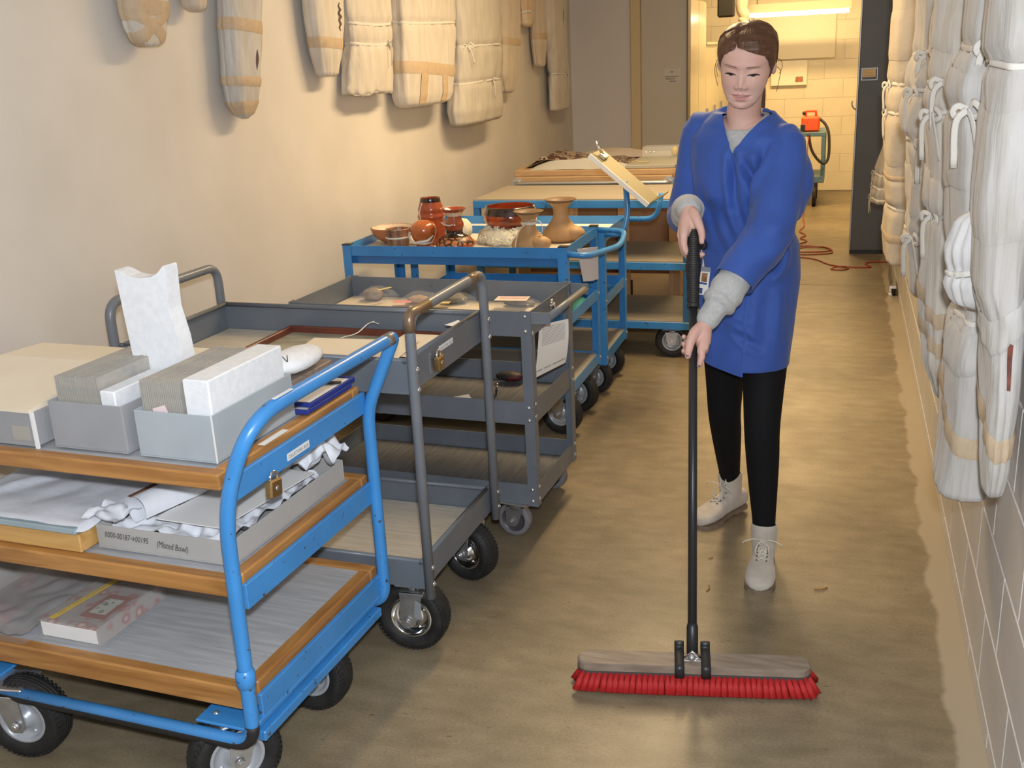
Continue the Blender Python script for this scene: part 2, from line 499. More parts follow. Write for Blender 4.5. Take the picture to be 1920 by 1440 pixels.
def fillet(pts, r, n=6):
    pts = [V3(p) for p in pts]
    rr = r if isinstance(r, (list, tuple)) else [r] * len(pts)
    out = [pts[0]]
    for i in range(1, len(pts) - 1):
        a, p, b = pts[i - 1], pts[i], pts[i + 1]
        d0, d1 = (a - p), (b - p)
        t = min(rr[i], d0.length * .48, d1.length * .48)
        q0, q1 = p + d0.normalized() * t, p + d1.normalized() * t
        for k in range(n + 1):
            u = k / n
            out.append(q0 * (1 - u) ** 2 + p * (2 * u * (1 - u)) + q1 * u * u)
    out.append(pts[-1])
    return out
def catmull(pts, n=8):
    pts = [V3(p) for p in pts]
    P = [pts[0] * 2 - pts[1]] + pts + [pts[-1] * 2 - pts[-2]]
    out = []
    for i in range(1, len(P) - 2):
        for k in range(n):
            t = k / n
            a, b, c, d = P[i - 1], P[i], P[i + 1], P[i + 2]
            out.append(0.5 * ((2 * b) + (c - a) * t + (2 * a - 5 * b + 4 * c - d) * t * t + (3 * b - a - 3 * c + d) * t ** 3))
    out.append(pts[-1])
    return out
def interp(tab, x):
    if x <= tab[0][0]: return tab[0][1:]
    for a, b in zip(tab, tab[1:]):
        if x <= b[0]:
            t = (x - a[0]) / (b[0] - a[0])
            t = t * t * (3 - 2 * t) * 0.5 + t * 0.5
            return tuple(p + (q - p) * t for p, q in zip(a[1:], b[1:]))
    return tab[-1][1:]
def nz(p, s=1.0):
    return noise.noise(V3(p) * s)
def text_mesh(body, size, o, ux, uy, m, parent, name='lettering', shear=0.0, width=None, local=False):
    cu = bpy.data.curves.new('t', 'FONT')
    cu.body = body; cu.size = size; cu.shear = shear; cu.align_x = 'LEFT'
    cu.resolution_u = 2
    to = bpy.data.objects.new('t', cu); COL.objects.link(to)
    dg = bpy.context.evaluated_depsgraph_get(); dg.update()
    me = bpy.data.meshes.new_from_object(to.evaluated_get(dg))
    bpy.data.objects.remove(to); bpy.data.curves.remove(cu)
    o, ux, uy = V3(o), V3(ux).normalized(), V3(uy).normalized()
    xs = [v.co.x for v in me.vertices]
    k = 1.0 if (width is None or not xs) else width / (max(xs) - min(xs))
    off = V3((0, 0, 0)) if (local or parent is None) else wloc(parent)
    for v in me.vertices:
        v.co = o + ux * (v.co.x * k) + uy * v.co.y - off
    me.materials.clear(); me.materials.append(m)
    ob = bpy.data.objects.new(name, me); ob.parent = parent
    COL.objects.link(ob)
    return ob

# ------------------------------------------------------------------ the setting
XL, XR = -2.25, 0.39
b = MB(); b.box(-2.6, 1.6, -1.6, 7.335, -0.1, 0); b.box(-2.6, 1.6, 7.343, 12.6, -0.1, 0); b.box(-2.6, 1.6, 7.335, 7.343, -0.1, -0.006)
b.box(-2.6, 1.6, -1.6, 12.6, -0.2, -0.1)
fo = obj('floor', b, M_FLOOR, origin=(0, 0, 0)); fo['kind'] = 'structure'
b = MB(); b.box(XL - 0.15, XL, -1.6, 9.0, 0, 2.85)
struct('wall_left', b, M_WALL)
b = MB(); b.box(-2.6, 1.6, -1.75, -1.6, 0, 2.85)
struct('wall_front', b, M_WALL)
b = MB(); b.box(-2.6, 1.6, -1.75, 12.6, 2.85, 2.95)
struct('ceiling', b, M_CEIL)
# block wall on the right: mortar bed with every painted block proud of it
b = MB(); b.box(XR + 0.004, XR + 0.16, -1.6, 12.6, 0, 2.85)
wr = struct('wall_right', b, M_MORTAR)
BL, BH, JT = 0.406, 0.2, 0.007
bm_full = MB(); bm_full.box(0, 0.012, JT / 2, BL - JT / 2, JT / 2, BH - JT / 2, 0.0025)
bm_half = MB(); bm_half.box(0, 0.012, JT / 2, BL / 2 - JT / 2, JT / 2, BH - JT / 2, 0.0025)
bm_low = MB(); bm_low.box(0, 0.012, JT / 2, BL - JT / 2, 0.001, 0.056 - JT / 2, 0.0025)
me_full, me_low = bm_full.mesh('block', M_BLOCK), bm_low.mesh('block', M_BLOCK)
wr0 = wloc(wr)
def block(me, parent, p0, p, name='block'):
    o = bpy.data.objects.new(name, me); o.parent = parent; o.location = V3(p) - p0
    COL.objects.link(o)
for row in range(-1, 11):
    z = 0.056 + row * BH if row >= 0 else 0.0
    y = 1.27 - (BL / 2 if row % 2 else 0)
    while y < 9.2:
        block(me_low if row < 0 else me_full, wr, wr0, (XR, y, z))
        y += BL
# far wall of block
b = MB(); b.box(-1.9, 1.6, 12.204, 12.4, 0, 2.85)
wb = struct('wall_back', b, M_FARMORTAR)
fb = MB(); fb.box(.0008, BL - .0008, 0, 0.01, .0008, BH - .0008, 0.001)
me_far = fb.mesh('block', M_FARBLOCK); wb0 = wloc(wb)
for row in range(0, 14):
    x = -1.85 - (BL / 2 if row % 2 else 0)
    while x < 1.0:
        block(me_far, wb, wb0, (x, 12.194, row * BH + 0.01)); x += BL
# wall facing the camera at the end of the left wall, its corner trim and the grey door beside it
b = MB(); b.box(XL - 0.15, -1.73, 9.0, 9.12, 0, 2.85)
struct('wall_end', b, mat('mauve_grey_wall', (0.62, 0.59, 0.58), 0.6, col2=(0.59, 0.56, 0.55), nscale=2))
b = MB(); b.box(-1.73, -1.645, 8.965, 9.12, 0, 2.85, 0.006)
struct('trim_1', b, mat('tan_trim', (0.58, 0.46, 0.27), 0.5))
b = MB(); b.box(-1.645, -1.262, 8.995, 9.05, 0, 2.85, 0.004)
dr = struct('door_1', b, mat('taupe_door', (0.53, 0.49, 0.42), 0.5, col2=(0.51, 0.47, 0.40), nscale=2))
b = MB(); b.box(-1.45, -1.31, 8.992, 8.995, 1.33, 1.45)
sg = obj('door_notice', b, mat('faded_notice', (0.57, 0.53, 0.50), 0.7), dr)
for k, (x0, x1, z) in enumerate(((-1.40, -1.375, 1.42), (-1.445, -1.33, 1.383), (-1.44, -1.36, 1.365), (-1.41, -1.35, 1.345))):
    b = MB(); b.box(x0, x1, 8.9905, 8.992, z - 0.004, z + 0.004); obj('print_line', b, M_INKG, sg)
b = MB(); b.box(-1.262, -1.25, 8.97, 9.1, 0, 2.85)
struct('trim_2', b, mat('dark_door_edge', (0.16, 0.13, 0.10), 0.6))

# ------------------------------------------------------------------ carts (built in cart coordinates: x along the cart, +x end faces the aisle)
def bolt(mb, p, axis, r=0.006, h=0.005):
    p, a = V3(p), V3(axis).normalized()
    mb.lathe([(0.0001, h), (r * .6, h * .9), (r, h * .3), (r * 1.25, 0.0), (r * 1.25, -0.001)], p, a, 8)
def bolts(root, pts, name='bolt', m=None):
    for p, a in pts:
        q = MB(); bolt(q, p, a); obj(name, q, m or M_ZINC, root, local=True)
def caster(root, x, y, ztop, r=0.1, w=0.062, yaw=0.0, trail=0.03, style='pneu', rim=None, swivel=True):
    """swivel or fixed caster hanging under ztop; wheel rolls along local x turned by yaw"""
    c, s_ = math.cos(yaw), math.sin(yaw)
    T = Matrix.Translation(V3((x, y, 0))) @ Matrix.Rotation(yaw, 4, 'Z')
    f = MB()
    f.box(-0.05, 0.05, -0.045, 0.045, ztop - 0.006, ztop, 0.003)
    if swivel:
        f.lathe([(0.0001, ztop - 0.03), (0.034, ztop - 0.028), (0.036, ztop - 0.006)], (0, 0, 0), (0, 0, 1), 20)
    hw = w / 2 + 0.008
    wx = -trail
    for sg in (-1, 1):
        yy = sg * hw
        poly = [(-0.022 + wx, r - 0.012), (wx - 0.012, r - 0.02), (wx + 0.012, r - 0.02), (0.022 + wx, r - 0.01), (0.034, ztop - 0.02), (-0.034, ztop - 0.02)]
        if sg > 0:
            f.prism([(px, pz) for px, pz in poly], (0, yy + 0.003, 0), (1, 0, 0), (0, 0, 1), 0.005)
        else:
            f.prism([(px, pz) for px, pz in poly], (0, yy + 0.003, 0), (1, 0, 0), (0, 0, 1), 0.005)
    f.box(-0.036, 0.036, -hw - 0.003, hw + 0.003, ztop - 0.03, ztop - 0.02, 0.002)
    f.cyl((wx, -hw - 0.016, r), (wx, hw + 0.016, r), 0.007, 10)
    for sg in (-1, 1):
        f.cyl((wx, sg * (hw + 0.003), r), (wx, sg * (hw + 0.013), r), 0.012, 6)
    f.xf(T)
    fo = obj('caster', f, M_ZINC if style != 'grey' else M_STEEL, root, local=True)
    t = MB(); ax = (0, 1, 0); o = (wx, 0, r)
    h = w / 2
    if style == 'pneu':
        ri = r * 0.56
        prof = [(ri, -h * .55), (ri + 0.004, -h * .75), (r * .78, -h), (r * .92, -h * .86), (r * .985, -h * .5), (r, -h * .2), (r, h * .2), (r * .985, h * .5), (r * .92, h * .86), (r * .78, h), (ri + 0.004, h * .75), (ri, h * .55)]
        t.lathe(prof, o, ax, 40)
        n = 48
        for j in range(n):     # tread lugs on both shoulders
            a = 2 * math.pi * j / n
            for sg in (-1, 1):
                d = V3((math.cos(a), 0, math.sin(a)))
                tg = V3((-math.sin(a), 0, math.cos(a)))
                t.obox(V3(o) + d * (r * .945) + V3((0, sg * h * .76, 0)), tg * 0.0034, V3((0, sg * h * .14, 0)) - d * 0.003, d * 0.0022 + V3((0, sg * 0.001, 0)))
        for k in (-.24, 0, .24):
            t.lathe([(r * .99, k * h - .003), (r * 1.006, k * h - .002), (r * 1.006, k * h + .002), (r * .99, k * h + .003)], o, ax, 40)
        t.xf(T); obj('tire', t, M_RUBBER, fo, local=True)
        q = MB()
        q.lathe([(ri + 0.004, -h * .72), (ri - 0.002, -h * .80), (ri - 0.006, -h * .68), (ri * .84, -h * .35), (ri * .62, -h * .30), (ri * .42, -h * .42), (ri * .36, -h * .8), (ri * .2, -h * .9), (0.001, -h * .9)], o, ax, 32)
        q.lathe([(0.001, h * .9), (ri * .2, h * .9), (ri * .36, h * .8), (ri * .42, h * .42), (ri * .62, h * .30), (ri * .84, h * .35), (ri - 0.006, h * .68), (ri - 0.002, h * .80), (ri + 0.004, h * .72)], o, ax, 32)
        for sg in (-1, 1):
            for k in range(4):
                a = k * math.pi / 2 + 0.5
                bolt(q, V3(o) + V3((math.cos(a) * ri * .7, sg * h * .31, math.sin(a) * ri * .7)), (0, sg, 0), 0.005, 0.005)
        q.xf(T); obj('wheel_rim', q, rim or M_RIMG, fo, local=True)
    else:
        ri = r * 0.72
        t.lathe([(ri, -h * .9), (r * .93, -h), (r, -h * .75), (r, h * .75), (r * .93, h), (ri, h * .9)], o, ax, 36)
        t.xf(T); obj('tire', t, M_GREYRUB, fo, local=True)
        q = MB()
        q.lathe([(ri + .001, -h * .9), (ri * .9, -h * .55), (ri * .5, -h * .5), (ri * .35, -h * .9), (0.001, -h * .9)], o, ax, 28)
        q.lathe([(0.001, h * .9), (ri * .35, h * .9), (ri * .5, h * .5), (ri * .9, h * .55), (ri + .001, h * .9)], o, ax, 28)
        q.xf(T); obj('wheel_hub', q, M_DARKPLAST, fo, local=True)
    return fo
def L2W(root, p):
    return Matrix.Translation(root.location) @ root.rotation_euler.to_matrix().to_4x4() @ V3(p)

# --- cart 1: blue tube frame, three wooden-edged decks
C1 = thing('shelf_cart', 'bright blue tube-framed cart with three orange wood-edged shelves, nearest the camera', 'cart', (-1.622, 2.03, 0), R(-3.1))
Lh, Wh = 0.438, 0.305
for k, (zt, th) in enumerate(((0.818, 0.034), (0.572, 0.04), (0.302, 0.054))):
    q = MB(); q.box(-Lh + .03, Lh - .03, -Wh + .03, Wh - .03, zt - th * .8, zt - 0.002)
    d = obj('shelf', q, M_LINER, C1, local=True)
    for (x0, x1, y0, y1, mm) in ((-Lh, Lh, -Wh, -Wh + .034, M_WOOD), (-Lh, Lh, Wh - .034, Wh, M_WOOD), (-Lh, -Lh + .034, -Wh + .035, Wh - .035, M_WOODY), (Lh - .034, Lh, -Wh + .035, Wh - .035, M_WOODY)):
        q = MB(); q.box(x0, x1, y0, y1, zt - th, zt + 0.003, 0.004); obj('wood_edging', q, mm, d, local=True)
    for sg in (1, -1):
        q = MB(); q.box(min(sg * (Lh + .004), sg * (Lh + .016)), max(sg * (Lh + .004), sg * (Lh + .016)), -Wh + .02, Wh - .0, zt - th - .034, zt - th * .35, 0.002)
        obj('end_rail', q, M_BLUE, C1, local=True)
xp = Lh + .02
q = MB()
q.tube(fillet([(-xp, -Wh - .03, .19), (xp, -Wh - .03, .19), (xp, -Wh - .02, .765), (xp + .085, -Wh - .01, .955), (xp + .085, Wh + .02, .955), (xp, Wh + .0, .76), (xp, Wh, .19), (-xp, Wh, .19)],
              [0, .06, .10, .11, .022, .05, .06, 0], 8), 0.0165, 14)
obj('tube_frame', q, M_BLUE, C1, local=True)
q = MB()
q.tube(fillet([(-xp, -Wh - .03, .19), (-xp, -Wh - .03, .765), (-xp, Wh, .765), (-xp, Wh, .2)], [0, .09, .09, 0], 8), 0.0165, 14)
obj('end_frame', q, M_BLUE, C1, local=True)
q = MB(); q.tube(fillet([(-xp, -Wh - .032, .186), (xp - .0005, -Wh - .032, .186), (xp + .002, -Wh - .029, .30)], [0, .062, 0], 8)[:-1], .0157, 14)
obj('scuffed_underside', q, mat('black_scuff', (0.02, 0.018, 0.018), .6), C1, local=True)
q = MB()     # weld sleeve on the near post and worn steel where the handle is gripped
q.lathe([(.0167, -.022), (.021, -.017), (.0225, 0), (.021, .017), (.0167, .022)], (xp, -Wh - .029, .36), (0, 0, 1), 14)
obj('weld_sleeve', q, M_BLUE, C1, local=True)
q = MB(); q.tube([(xp + .085, Wh - .035, .955), (xp + .086, Wh - .012, .9552), (xp + .082, Wh + .003, .951)], [.0168, .0171, .0168], 14)
obj('worn_grip', q, mat('worn_handle_metal', (0.25, 0.21, 0.17), 0.4, 0.5), C1, local=True)
q = MB()     # channel under the aisle end
q.box(xp - .02, xp - .002, -Wh, Wh - .02, .215, .228, .003); q.box(xp - .032, xp + .008, -Wh, Wh - .04, .176, .202, .003)
obj('end_channel', q, M_BLUE, C1, local=True)
q = MB()
for yy in (-.2, 0, .2): q.box(-xp + .02, xp - .03, yy - .012, yy + .012, .202, .248)
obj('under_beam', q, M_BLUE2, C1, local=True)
for sx in (-1, 1):
    for sy in (-1, 1):
        q = MB(); cx, cy = sx * (xp - .085), sy * (Wh - .075) - .01
        q.box(cx - .078, cx + .078, cy - .085, cy + .085, .208, .216, .002)
        obj('caster_plate', q, M_BLUE, C1, local=True)
        bolts(C1, [((cx + dx, cy + dy, .216), (0, 0, 1)) for dx in (-.045, .045) for dy in (-.05, .05)])
RIM1 = M_RIMG
caster(C1, xp - .09, -Wh + .04, .208, .107, .068, R(50), .02)
caster(C1, xp - .105, Wh - .235, .208, .108, .070, R(2), .0, swivel=False)
caster(C1, -xp + .20, -Wh - .005, .208, .108, .072, R(10), -.02)
caster(C1, -xp + .085, Wh - .085, .208, .106, .066, 0, .0, swivel=False)
# labels on the end rail
q = MB(); q.box(Lh + .0165, Lh + .0175, -.075, .02, .763, .780); lb = obj('label_strip', q, M_LABEL, C1, local=True)
text_mesh('COLLECTIONS - BLUE', .012, (Lh + .0178, -.071, .767), (0, 1, 0), (0, 0, 1), M_INK, lb, local=True, width=.086)
q = MB(); q.obox((Lh - .006, -.085, .8235), (.008, 0, .0), (0, .05, 0), (0, 0, .0006)); obj('paper_sticker', q, M_LABEL, C1, local=True)
q = MB(); q.obox((xp + .09, -Wh + .105, .9723), (.0045, 0, .0), (0, .035, 0), (0, 0, .0006)); obj('paint_sticker', q, M_LABEL, C1, local=True)

def padlock(name, label, P, face, side, m, size=.045, tilt=0.0):
    """body hangs below point P; face = outward normal, side = width direction"""
    t = thing(name, label, 'padlock', P)
    f, s_ = V3(face).normalized(), V3(side).normalized(); u = V3((0, 0, 1))
    Mx = Matrix.Rotation(tilt, 4, f)
    h = size
    q = MB(); q.obox((0, 0, 0), s_ * (h / 2), u * (h * .45), f * .009, .004); q.xf(Matrix.Translation(V3(P) + f * .014 + Mx @ (u * (-h * .62))) @ Mx)
    bo = obj('lock_body', q, m, t)
    q = MB(); q.lathe([(0.0001, .0095), (h * .13, .0095), (h * .13, .008)], (0, 0, 0), f, 12); q.xf(Matrix.Translation(V3(P) + f * .015 + Mx @ (u * (-h * .62)))); obj('keyway', q, M_STEEL, bo)
    q = MB(); a = h * .3
    pts = [V3(P) + f * .014 + Mx @ (s_ * (a * math.cos(th)) + u * (-h * .12 + a * math.sin(th) * 1.0)) for th in [math.pi * k / 10 for k in range(11)]]
    pts = [pts[0] - u * .012] + pts + [pts[-1] - u * .012]
    q.tube(pts, .0035, 8); obj('shackle', q, M_CHROME, t)
    return t
padlock('padlock', 'dull brass padlock hanging from the blue rail of the nearest cart', L2W(C1, (Lh + .016, -.155, .763)), (1, -.05, 0), (0.05, 1, 0), M_BRASS, .046, R(-8))

# --- grey cart with round tube handles and two deep trays
def tray(root, x0, x1, y0, y1, zb, zt, m, liner, roll=True, name='tray', lz=.006):
    q = MB(); t = .003
    q.box(x0, x1, y0, y1, zb, zb + .003)
    for (a, b_, c, d) in ((x0, x1, y0, y0 + t), (x0, x1, y1 - t, y1), (x0, x0 + t, y0 + t, y1 - t), (x1 - t, x1, y0 + t, y1 - t)):
        q.box(a, b_, c, d, zb + .003, zt)
    if roll:
        rr = .0075
        for p0, p1 in (((x0, y0 + rr, zt), (x1, y0 + rr, zt)), ((x0, y1 - rr, zt), (x1, y1 - rr, zt)), ((x0 + rr, y0, zt), (x0 + rr, y1, zt)), ((x1 - rr, y0, zt), (x1 - rr, y1, zt))):
            q.cyl(p0, p1, rr, 10)
    o = obj(name, q, m, root, local=True)
    if liner:
        q = MB(); q.box(x0 + .008, x1 - .008, y0 + .008, y1 - .008, zb + .004, zb + lz); obj('liner', q, liner, o, local=True)
    return o
C2 = thing('tray_cart', 'grey steel cart with round tube push handles and two deep trays', 'cart', (-1.497, 2.648, 0), R(-2.0))
Lh, Wh = .455, .265
tray(C2, -Lh, Lh, -Wh, Wh, .785, .875, M_GREY, M_LINERB)
tray(C2, -Lh, Lh, -Wh, Wh, .215, .295, M_GREY, M_LINERB)
for sx in (-1, 1):
    q = MB(); x = sx * (Lh + .015)
    q.tube(fillet([(x, -Wh + .0, .19), (x, -Wh + .0, 1.0), (x, Wh, 1.0), (x, Wh, .19)], [0, .055, .055, 0], 8), .0145, 14)
    obj('handle_post', q, M_GREYTUBE, C2, local=True)
    bolts(C2, [((x + sx * .014, sy * Wh, z), (sx, 0, 0)) for sy in (-1, 1) for z in (.855, .80, .285, .235)])
for sx in (-1, 1):
    for sy in (-1, 1):
        if sx > 0 and sy < 0: caster(C2, Lh - .05, -Wh + .046, .215, .106, .076, R(4), .015, rim=M_CHROME)
        elif sx > 0: caster(C2, Lh - .06, Wh - .06, .215, .1, .07, R(-16), .0, rim=M_CHROME)
        else: caster(C2, -Lh + .08, sy * (Wh - .06), .215, .1, .07, 0, 0, rim=M_CHROME, swivel=False)
q = MB(); q.tube(fillet([(Lh + .015, -Wh, .955), (Lh + .015, -Wh, 1.0), (Lh + .015, -Wh + .12, 1.0)], [0, .055, 0], 8), .0149, 14); obj('worn_corner', q, mat('brown_worn_metal', (0.22, 0.15, 0.095), .35, .4), C2, local=True)
q = MB(); q.tube([(Lh + .015, Wh - .12, 1.0), (Lh + .015, Wh - .06, 1.0)], .0149, 14); obj('worn_grip', q, mat('brown_worn_metal', (0.22, 0.15, 0.095), .35, .4), C2, local=True)
q = MB(); q.obox((Lh - .02, -Wh - .02, .155), (.012, -.006, 0), (0, .0008, 0), (.003, 0, .026)); obj('warning_tag', q, mat('tag_grey', (0.35, 0.37, 0.38), .5), C2, local=True)
q = MB(); q.box(Lh + .001, Lh + .002, -.06, .04, .843, .859); lb = obj('label_strip', q, M_LABEL, C2, local=True)
text_mesh('COLLECTIONS - GRAY', .010, (Lh + .0023, -.056, .8465), (0, 1, 0), (0, 0, 1), M_INKG, lb, local=True, width=.09)
padlock('padlock', 'shiny brass padlock on the end panel of the grey tube-handled cart', L2W(C2, (Lh + .002, -.1, .852)), (1, 0, 0), (0, 1, 0), M_BRASS, .044, R(3))
q = MB(); q.box(Lh + .0005, Lh + .004, -.128, -.118, .80, .86); obj('hasp', q, M_STEEL, C2, local=True)

# --- grey cart of angle-iron posts and three trays
C3 = thing('bolted_cart', 'grey bolted angle-iron cart with three lipped trays and a side push bar', 'cart', (-1.385, 3.385, 0), R(-3))
Lh, Wh = .45, .225
def angle_post(root, sx, sy, z0, z1, m, w=.036, t=.004, X=0, Y=0):
    q = MB()
    x, y = sx * (X + t), sy * (Y + t)
    q.box(min(x, x - sx * w), max(x, x - sx * w), min(y, y - sy * t), max(y, y - sy * t), z0, z1)
    q.box(min(x, x - sx * t), max(x, x - sx * t), min(y - sy * t, y - sy * w), max(y - sy * t, y - sy * w), z0, z1)
    return obj('post', q, m, root, local=True)
for zb, zt, ln in ((.735, .82, mat('cream_liner', (0.66, 0.58, 0.45), .7, col2=(0.62, 0.54, 0.41), nscale=6)), (.428, .508, M_RIB), (.135, .208, M_RIB)):
    tray(C3, -Lh, Lh, -Wh, Wh, zb, zt, M_GREY, ln, roll=False, lz=.008)
for sx in (-1, 1):
    for sy in (-1, 1):
        angle_post(C3, sx, sy, .13, .823, M_GREY, X=Lh, Y=Wh)
        bolts(C3, [((sx * (Lh - .015), sy * (Wh + .004), z), (0, sy, 0)) for z in (.805, .755, .49, .445, .192, .15)])
        bolts(C3, [((sx * (Lh + .004), sy * (Wh - .014), z), (sx, 0, 0)) for z in (.745, .50, .455, .20, .155)])
for sx, sy in ((1, -1), (1, 1), (-1, -1), (-1, 1)):
    caster(C3, sx * (Lh - .085), sy * (Wh - .03) + (.0 if sy < 0 else .03), .135, .062, .036, R(-6) if sy < 0 else R(-14), .012, 'grey')
q = MB()
for sy in (-1, 1):
    q.obox((Lh + .035, sy * (Wh - .004), .80), (.034, 0, 0), (0, .003, 0), (0, 0, .019))
q.cyl((Lh + .058, -Wh, .80), (Lh + .058, Wh, .80), .0125, 14)
obj('push_bar', q, M_GREYTUBE, C3, local=True)
padlock('padlock', 'small chromed padlock by the push bar of the bolted grey cart', L2W(C3, (Lh + .006, -.05, .815)), (1, 0, 0), (0, 1, 0), M_CHROME, .03, R(10))

# --- blue carts with angle posts
def angle_cart(root, Lh, Wh, zt, zm, zb, liner, rail=.045, post=.04, top_rails=True, deck=M_PLY):
    for (z, h, ln) in ((zt, rail, liner), (zm, .05, None), (zb, .05, deck)):
        if z is None: continue
        q = MB()
        q.box(-Lh, Lh, -Wh, Wh, z - h, z - h + .004)
        t = .004
        for (a, b_, c, d) in ((-Lh, Lh, -Wh, -Wh + t), (-Lh, Lh, Wh - t, Wh), (-Lh, -Lh + t, -Wh + t, Wh - t), (Lh - t, Lh, -Wh + t, Wh - t)):
            q.box(a, b_, c, d, z - h + .004, z)
        d = obj('tray', q, M_BLUE, root, local=True)
        if ln:
            q = MB(); q.box(-Lh + .006, Lh - .006, -Wh + .006, Wh - .006, z - h + .005, (z - .006) if ln is deck else (z - h + .009)); obj('liner', q, ln, d, local=True)
    for sx in (-1, 1):
        for sy in (-1, 1):
            angle_post(root, sx, sy, zb - .055, zt + .002, M_BLUE, post, .004, Lh, Wh)
            bolts(root, [((sx * (Lh + .004), sy * (Wh - .015), z), (sx, 0, 0)) for z in ((zm or zb) - .02, zb - .02)])
C4 = thing('pottery_cart', 'blue angle-iron cart carrying the pottery, with a low bent-tube handle', 'cart', (-1.575, 4.385, 0), R(-1))
angle_cart(C4, .51, .275, .85, .56, .25, mat('cream_felt', (0.66, 0.60, 0.50), .8, col2=(0.62, 0.56, 0.46), nscale=20))
q = MB(); q.tube(fillet([(.51, -.255, .82), (.60, -.255, .815), (.66, .1, .795), (.64, .27, .83), (.51, .27, .835)], [0, .05, .12, .05, 0], 7), .0125, 12)
obj('handle', q, M_BLUE, C4, local=True)
for sx in (-1, 1):
    for sy in (-1, 1):
        caster(C4, sx * .44, sy * .15 - .03, .2, .098, .06, R(-14), .0, swivel=(sx > 0))
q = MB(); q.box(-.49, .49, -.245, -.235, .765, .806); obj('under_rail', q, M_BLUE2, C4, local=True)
for sx in (-1, 1):
    for sy in (-1, 1):
        q = MB(); q.box(min(sx * .516, sx * .476), max(sx * .516, sx * .476), min(sy * .281, sy * .243), max(sy * .281, sy * .243), .852, .857, .001); obj('post_cap', q, M_BLACK, C4, local=True)
C5 = thing('writing_board_cart', 'blue angle-iron cart behind the pottery with a tall bent-tube writing-board handle', 'cart', (-1.535, 4.965, 0), 0)
angle_cart(C5, .49, .255, .81, .50, .22, mat('white_felt', (0.68, 0.65, 0.60), .8, col2=(0.64, 0.61, 0.56), nscale=20), .05)
q = MB()
q.tube(fillet([(.49, -.24, .80), (.58, -.24, .80), (.60, -.22, .90), (.585, -.2, 1.04)], [0, .05, .04, 0], 7), .0135, 12)
obj('handle', q, M_BLUE, C5, local=True)
q = MB()
q.tube(fillet([(.49, .21, .80), (.66, .21, .80), (.69, .18, .93)], [0, .06, 0], 7), .0135, 12)
obj('handle', q, M_BLUE, C5, local=True)
for sx in (-1, 1):
    for sy in (-1, 1):
        caster(C5, sx * .42, sy * .15 - .03, .17, .082 if sx < 0 else .085, .05, R(-12), .0, swivel=(sx > 0))
# --- blue flat-deck cart
C6 = thing('deck_cart', 'long blue flat-deck cart with three pale wooden shelves beside the woman', 'cart', (-1.335, 5.72, 0), R(-1))
Lh, Wh = .60, .30
for zt in (.86, .53, .205):
    q = MB(); q.box(-Lh, Lh, -Wh, Wh, zt - .042, zt, .003); d = obj('deck_frame', q, M_BLUE, C6, local=True)
    q = MB(); q.box(-Lh + .003, Lh - .003, -Wh + .003, Wh - .003, zt, zt + .007); obj('deck_board', q, M_PLY, d, local=True)
for sx in (-1, 1):
    for sy in (-1, 1):
        q = MB(); q.box(sx * (Lh - .018) - .018, sx * (Lh - .018) + .018, sy * (Wh - .02) - .018, sy * (Wh - .02) + .018, .205, .82, .003)
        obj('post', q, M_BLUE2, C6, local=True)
        caster(C6, sx * (Lh - .10), sy * (Wh - .05), .163, .10 if False else .092, .055, 0 if sy > 0 else R(4), 0, swivel=False)

# ------------------------------------------------------------------ things on the nearest cart
def rot_about(mb, p, ang, axis='Z'):
    mb.xf(Matrix.Translation(V3(p)) @ Matrix.Rotation(ang, 4, axis) @ Matrix.Translation(-V3(p)))
    return mb
A1 = R(-3.1)
def open_box(name, label, x0, x1, y0, y1, z0, z1, m, ang=A1, t=.0035, group=None, flare=0.0):
    c = V3(((x0 + x1) / 2, (y0 + y1) / 2, z0))
    r_ = thing(name, label, 'box', c, ang, group)
    hx, hy, h = (x1 - x0) / 2, (y1 - y0) / 2, z1 - z0
    q = MB(); q.box(-hx, hx, -hy, hy, 0, t); obj('base', q, m, r_, local=True)
    for (a, b_, cc, d) in ((-hx, hx, -hy, -hy + t), (-hx, hx, hy - t, hy), (-hx, -hx + t, -hy + t, hy - t), (hx - t, hx, -hy + t, hy - t)):
        q = MB(); q.box(a, b_, cc, d, t, h, .0008); obj('side_panel', q, m, r_, local=True)
    return r_
ZT = .822
b2 = open_box('card_box', 'slate grey open box of packed card sleeves, left of the pale blue one', -1.665, -1.462, 1.775, 2.07, ZT, .932, M_BOXG2)
b3 = open_box('card_box', 'pale blue-grey open box of card sleeves at the corner of the top shelf', -1.428, -1.228, 1.762, 2.075, ZT, .928, M_BOXG)
q = MB(); q.box(.0995, .1012, -.158, -.154, 0, .107); obj('white_corner_edge', q, M_PAPER, b3, local=True)
def sleeves(box, xs, y0, y1, z1, label, grp):
    random.seed(int(abs(xs[0]) * 1000))
    for i, x in enumerate(xs):
        th = .0031
        q = MB(); h = z1 + random.uniform(-.002, .002)
        q.obox((x, (y0 + y1) / 2 + random.uniform(-.0012, .0012), (.826 + h) / 2), (th / 2, 0, 0), (0, (y1 - y0) / 2, 0), (0, 0, (h - .826) / 2))
        rot_about(q, (x, 1.9, 0), A1)
        tag(obj('card_sleeve', q, M_SLEEVE), label, 'card sleeve', grp)
sleeves(b2, [-1.652 + .0046 * i for i in range(25)], 1.80, 2.05, .985, 'tan edged card sleeve packed upright in the slate grey box', 'sleeves in the slate grey box')
sleeves(b3, [-1.416 + .0046 * i for i in range(22)], 1.785, 2.05, .992, 'tan edged card sleeve packed upright in the pale blue-grey box', 'sleeves in the pale blue-grey box')
q = MB(); q.box(-1.533, -1.492, 1.79, 1.96, .828, .958, .003); rot_about(q, (-1.51, 1.88, 0), A1)
tag(obj('foam_block', q, M_FOAM), 'low white foam block wedged in the slate grey box', 'foam block')
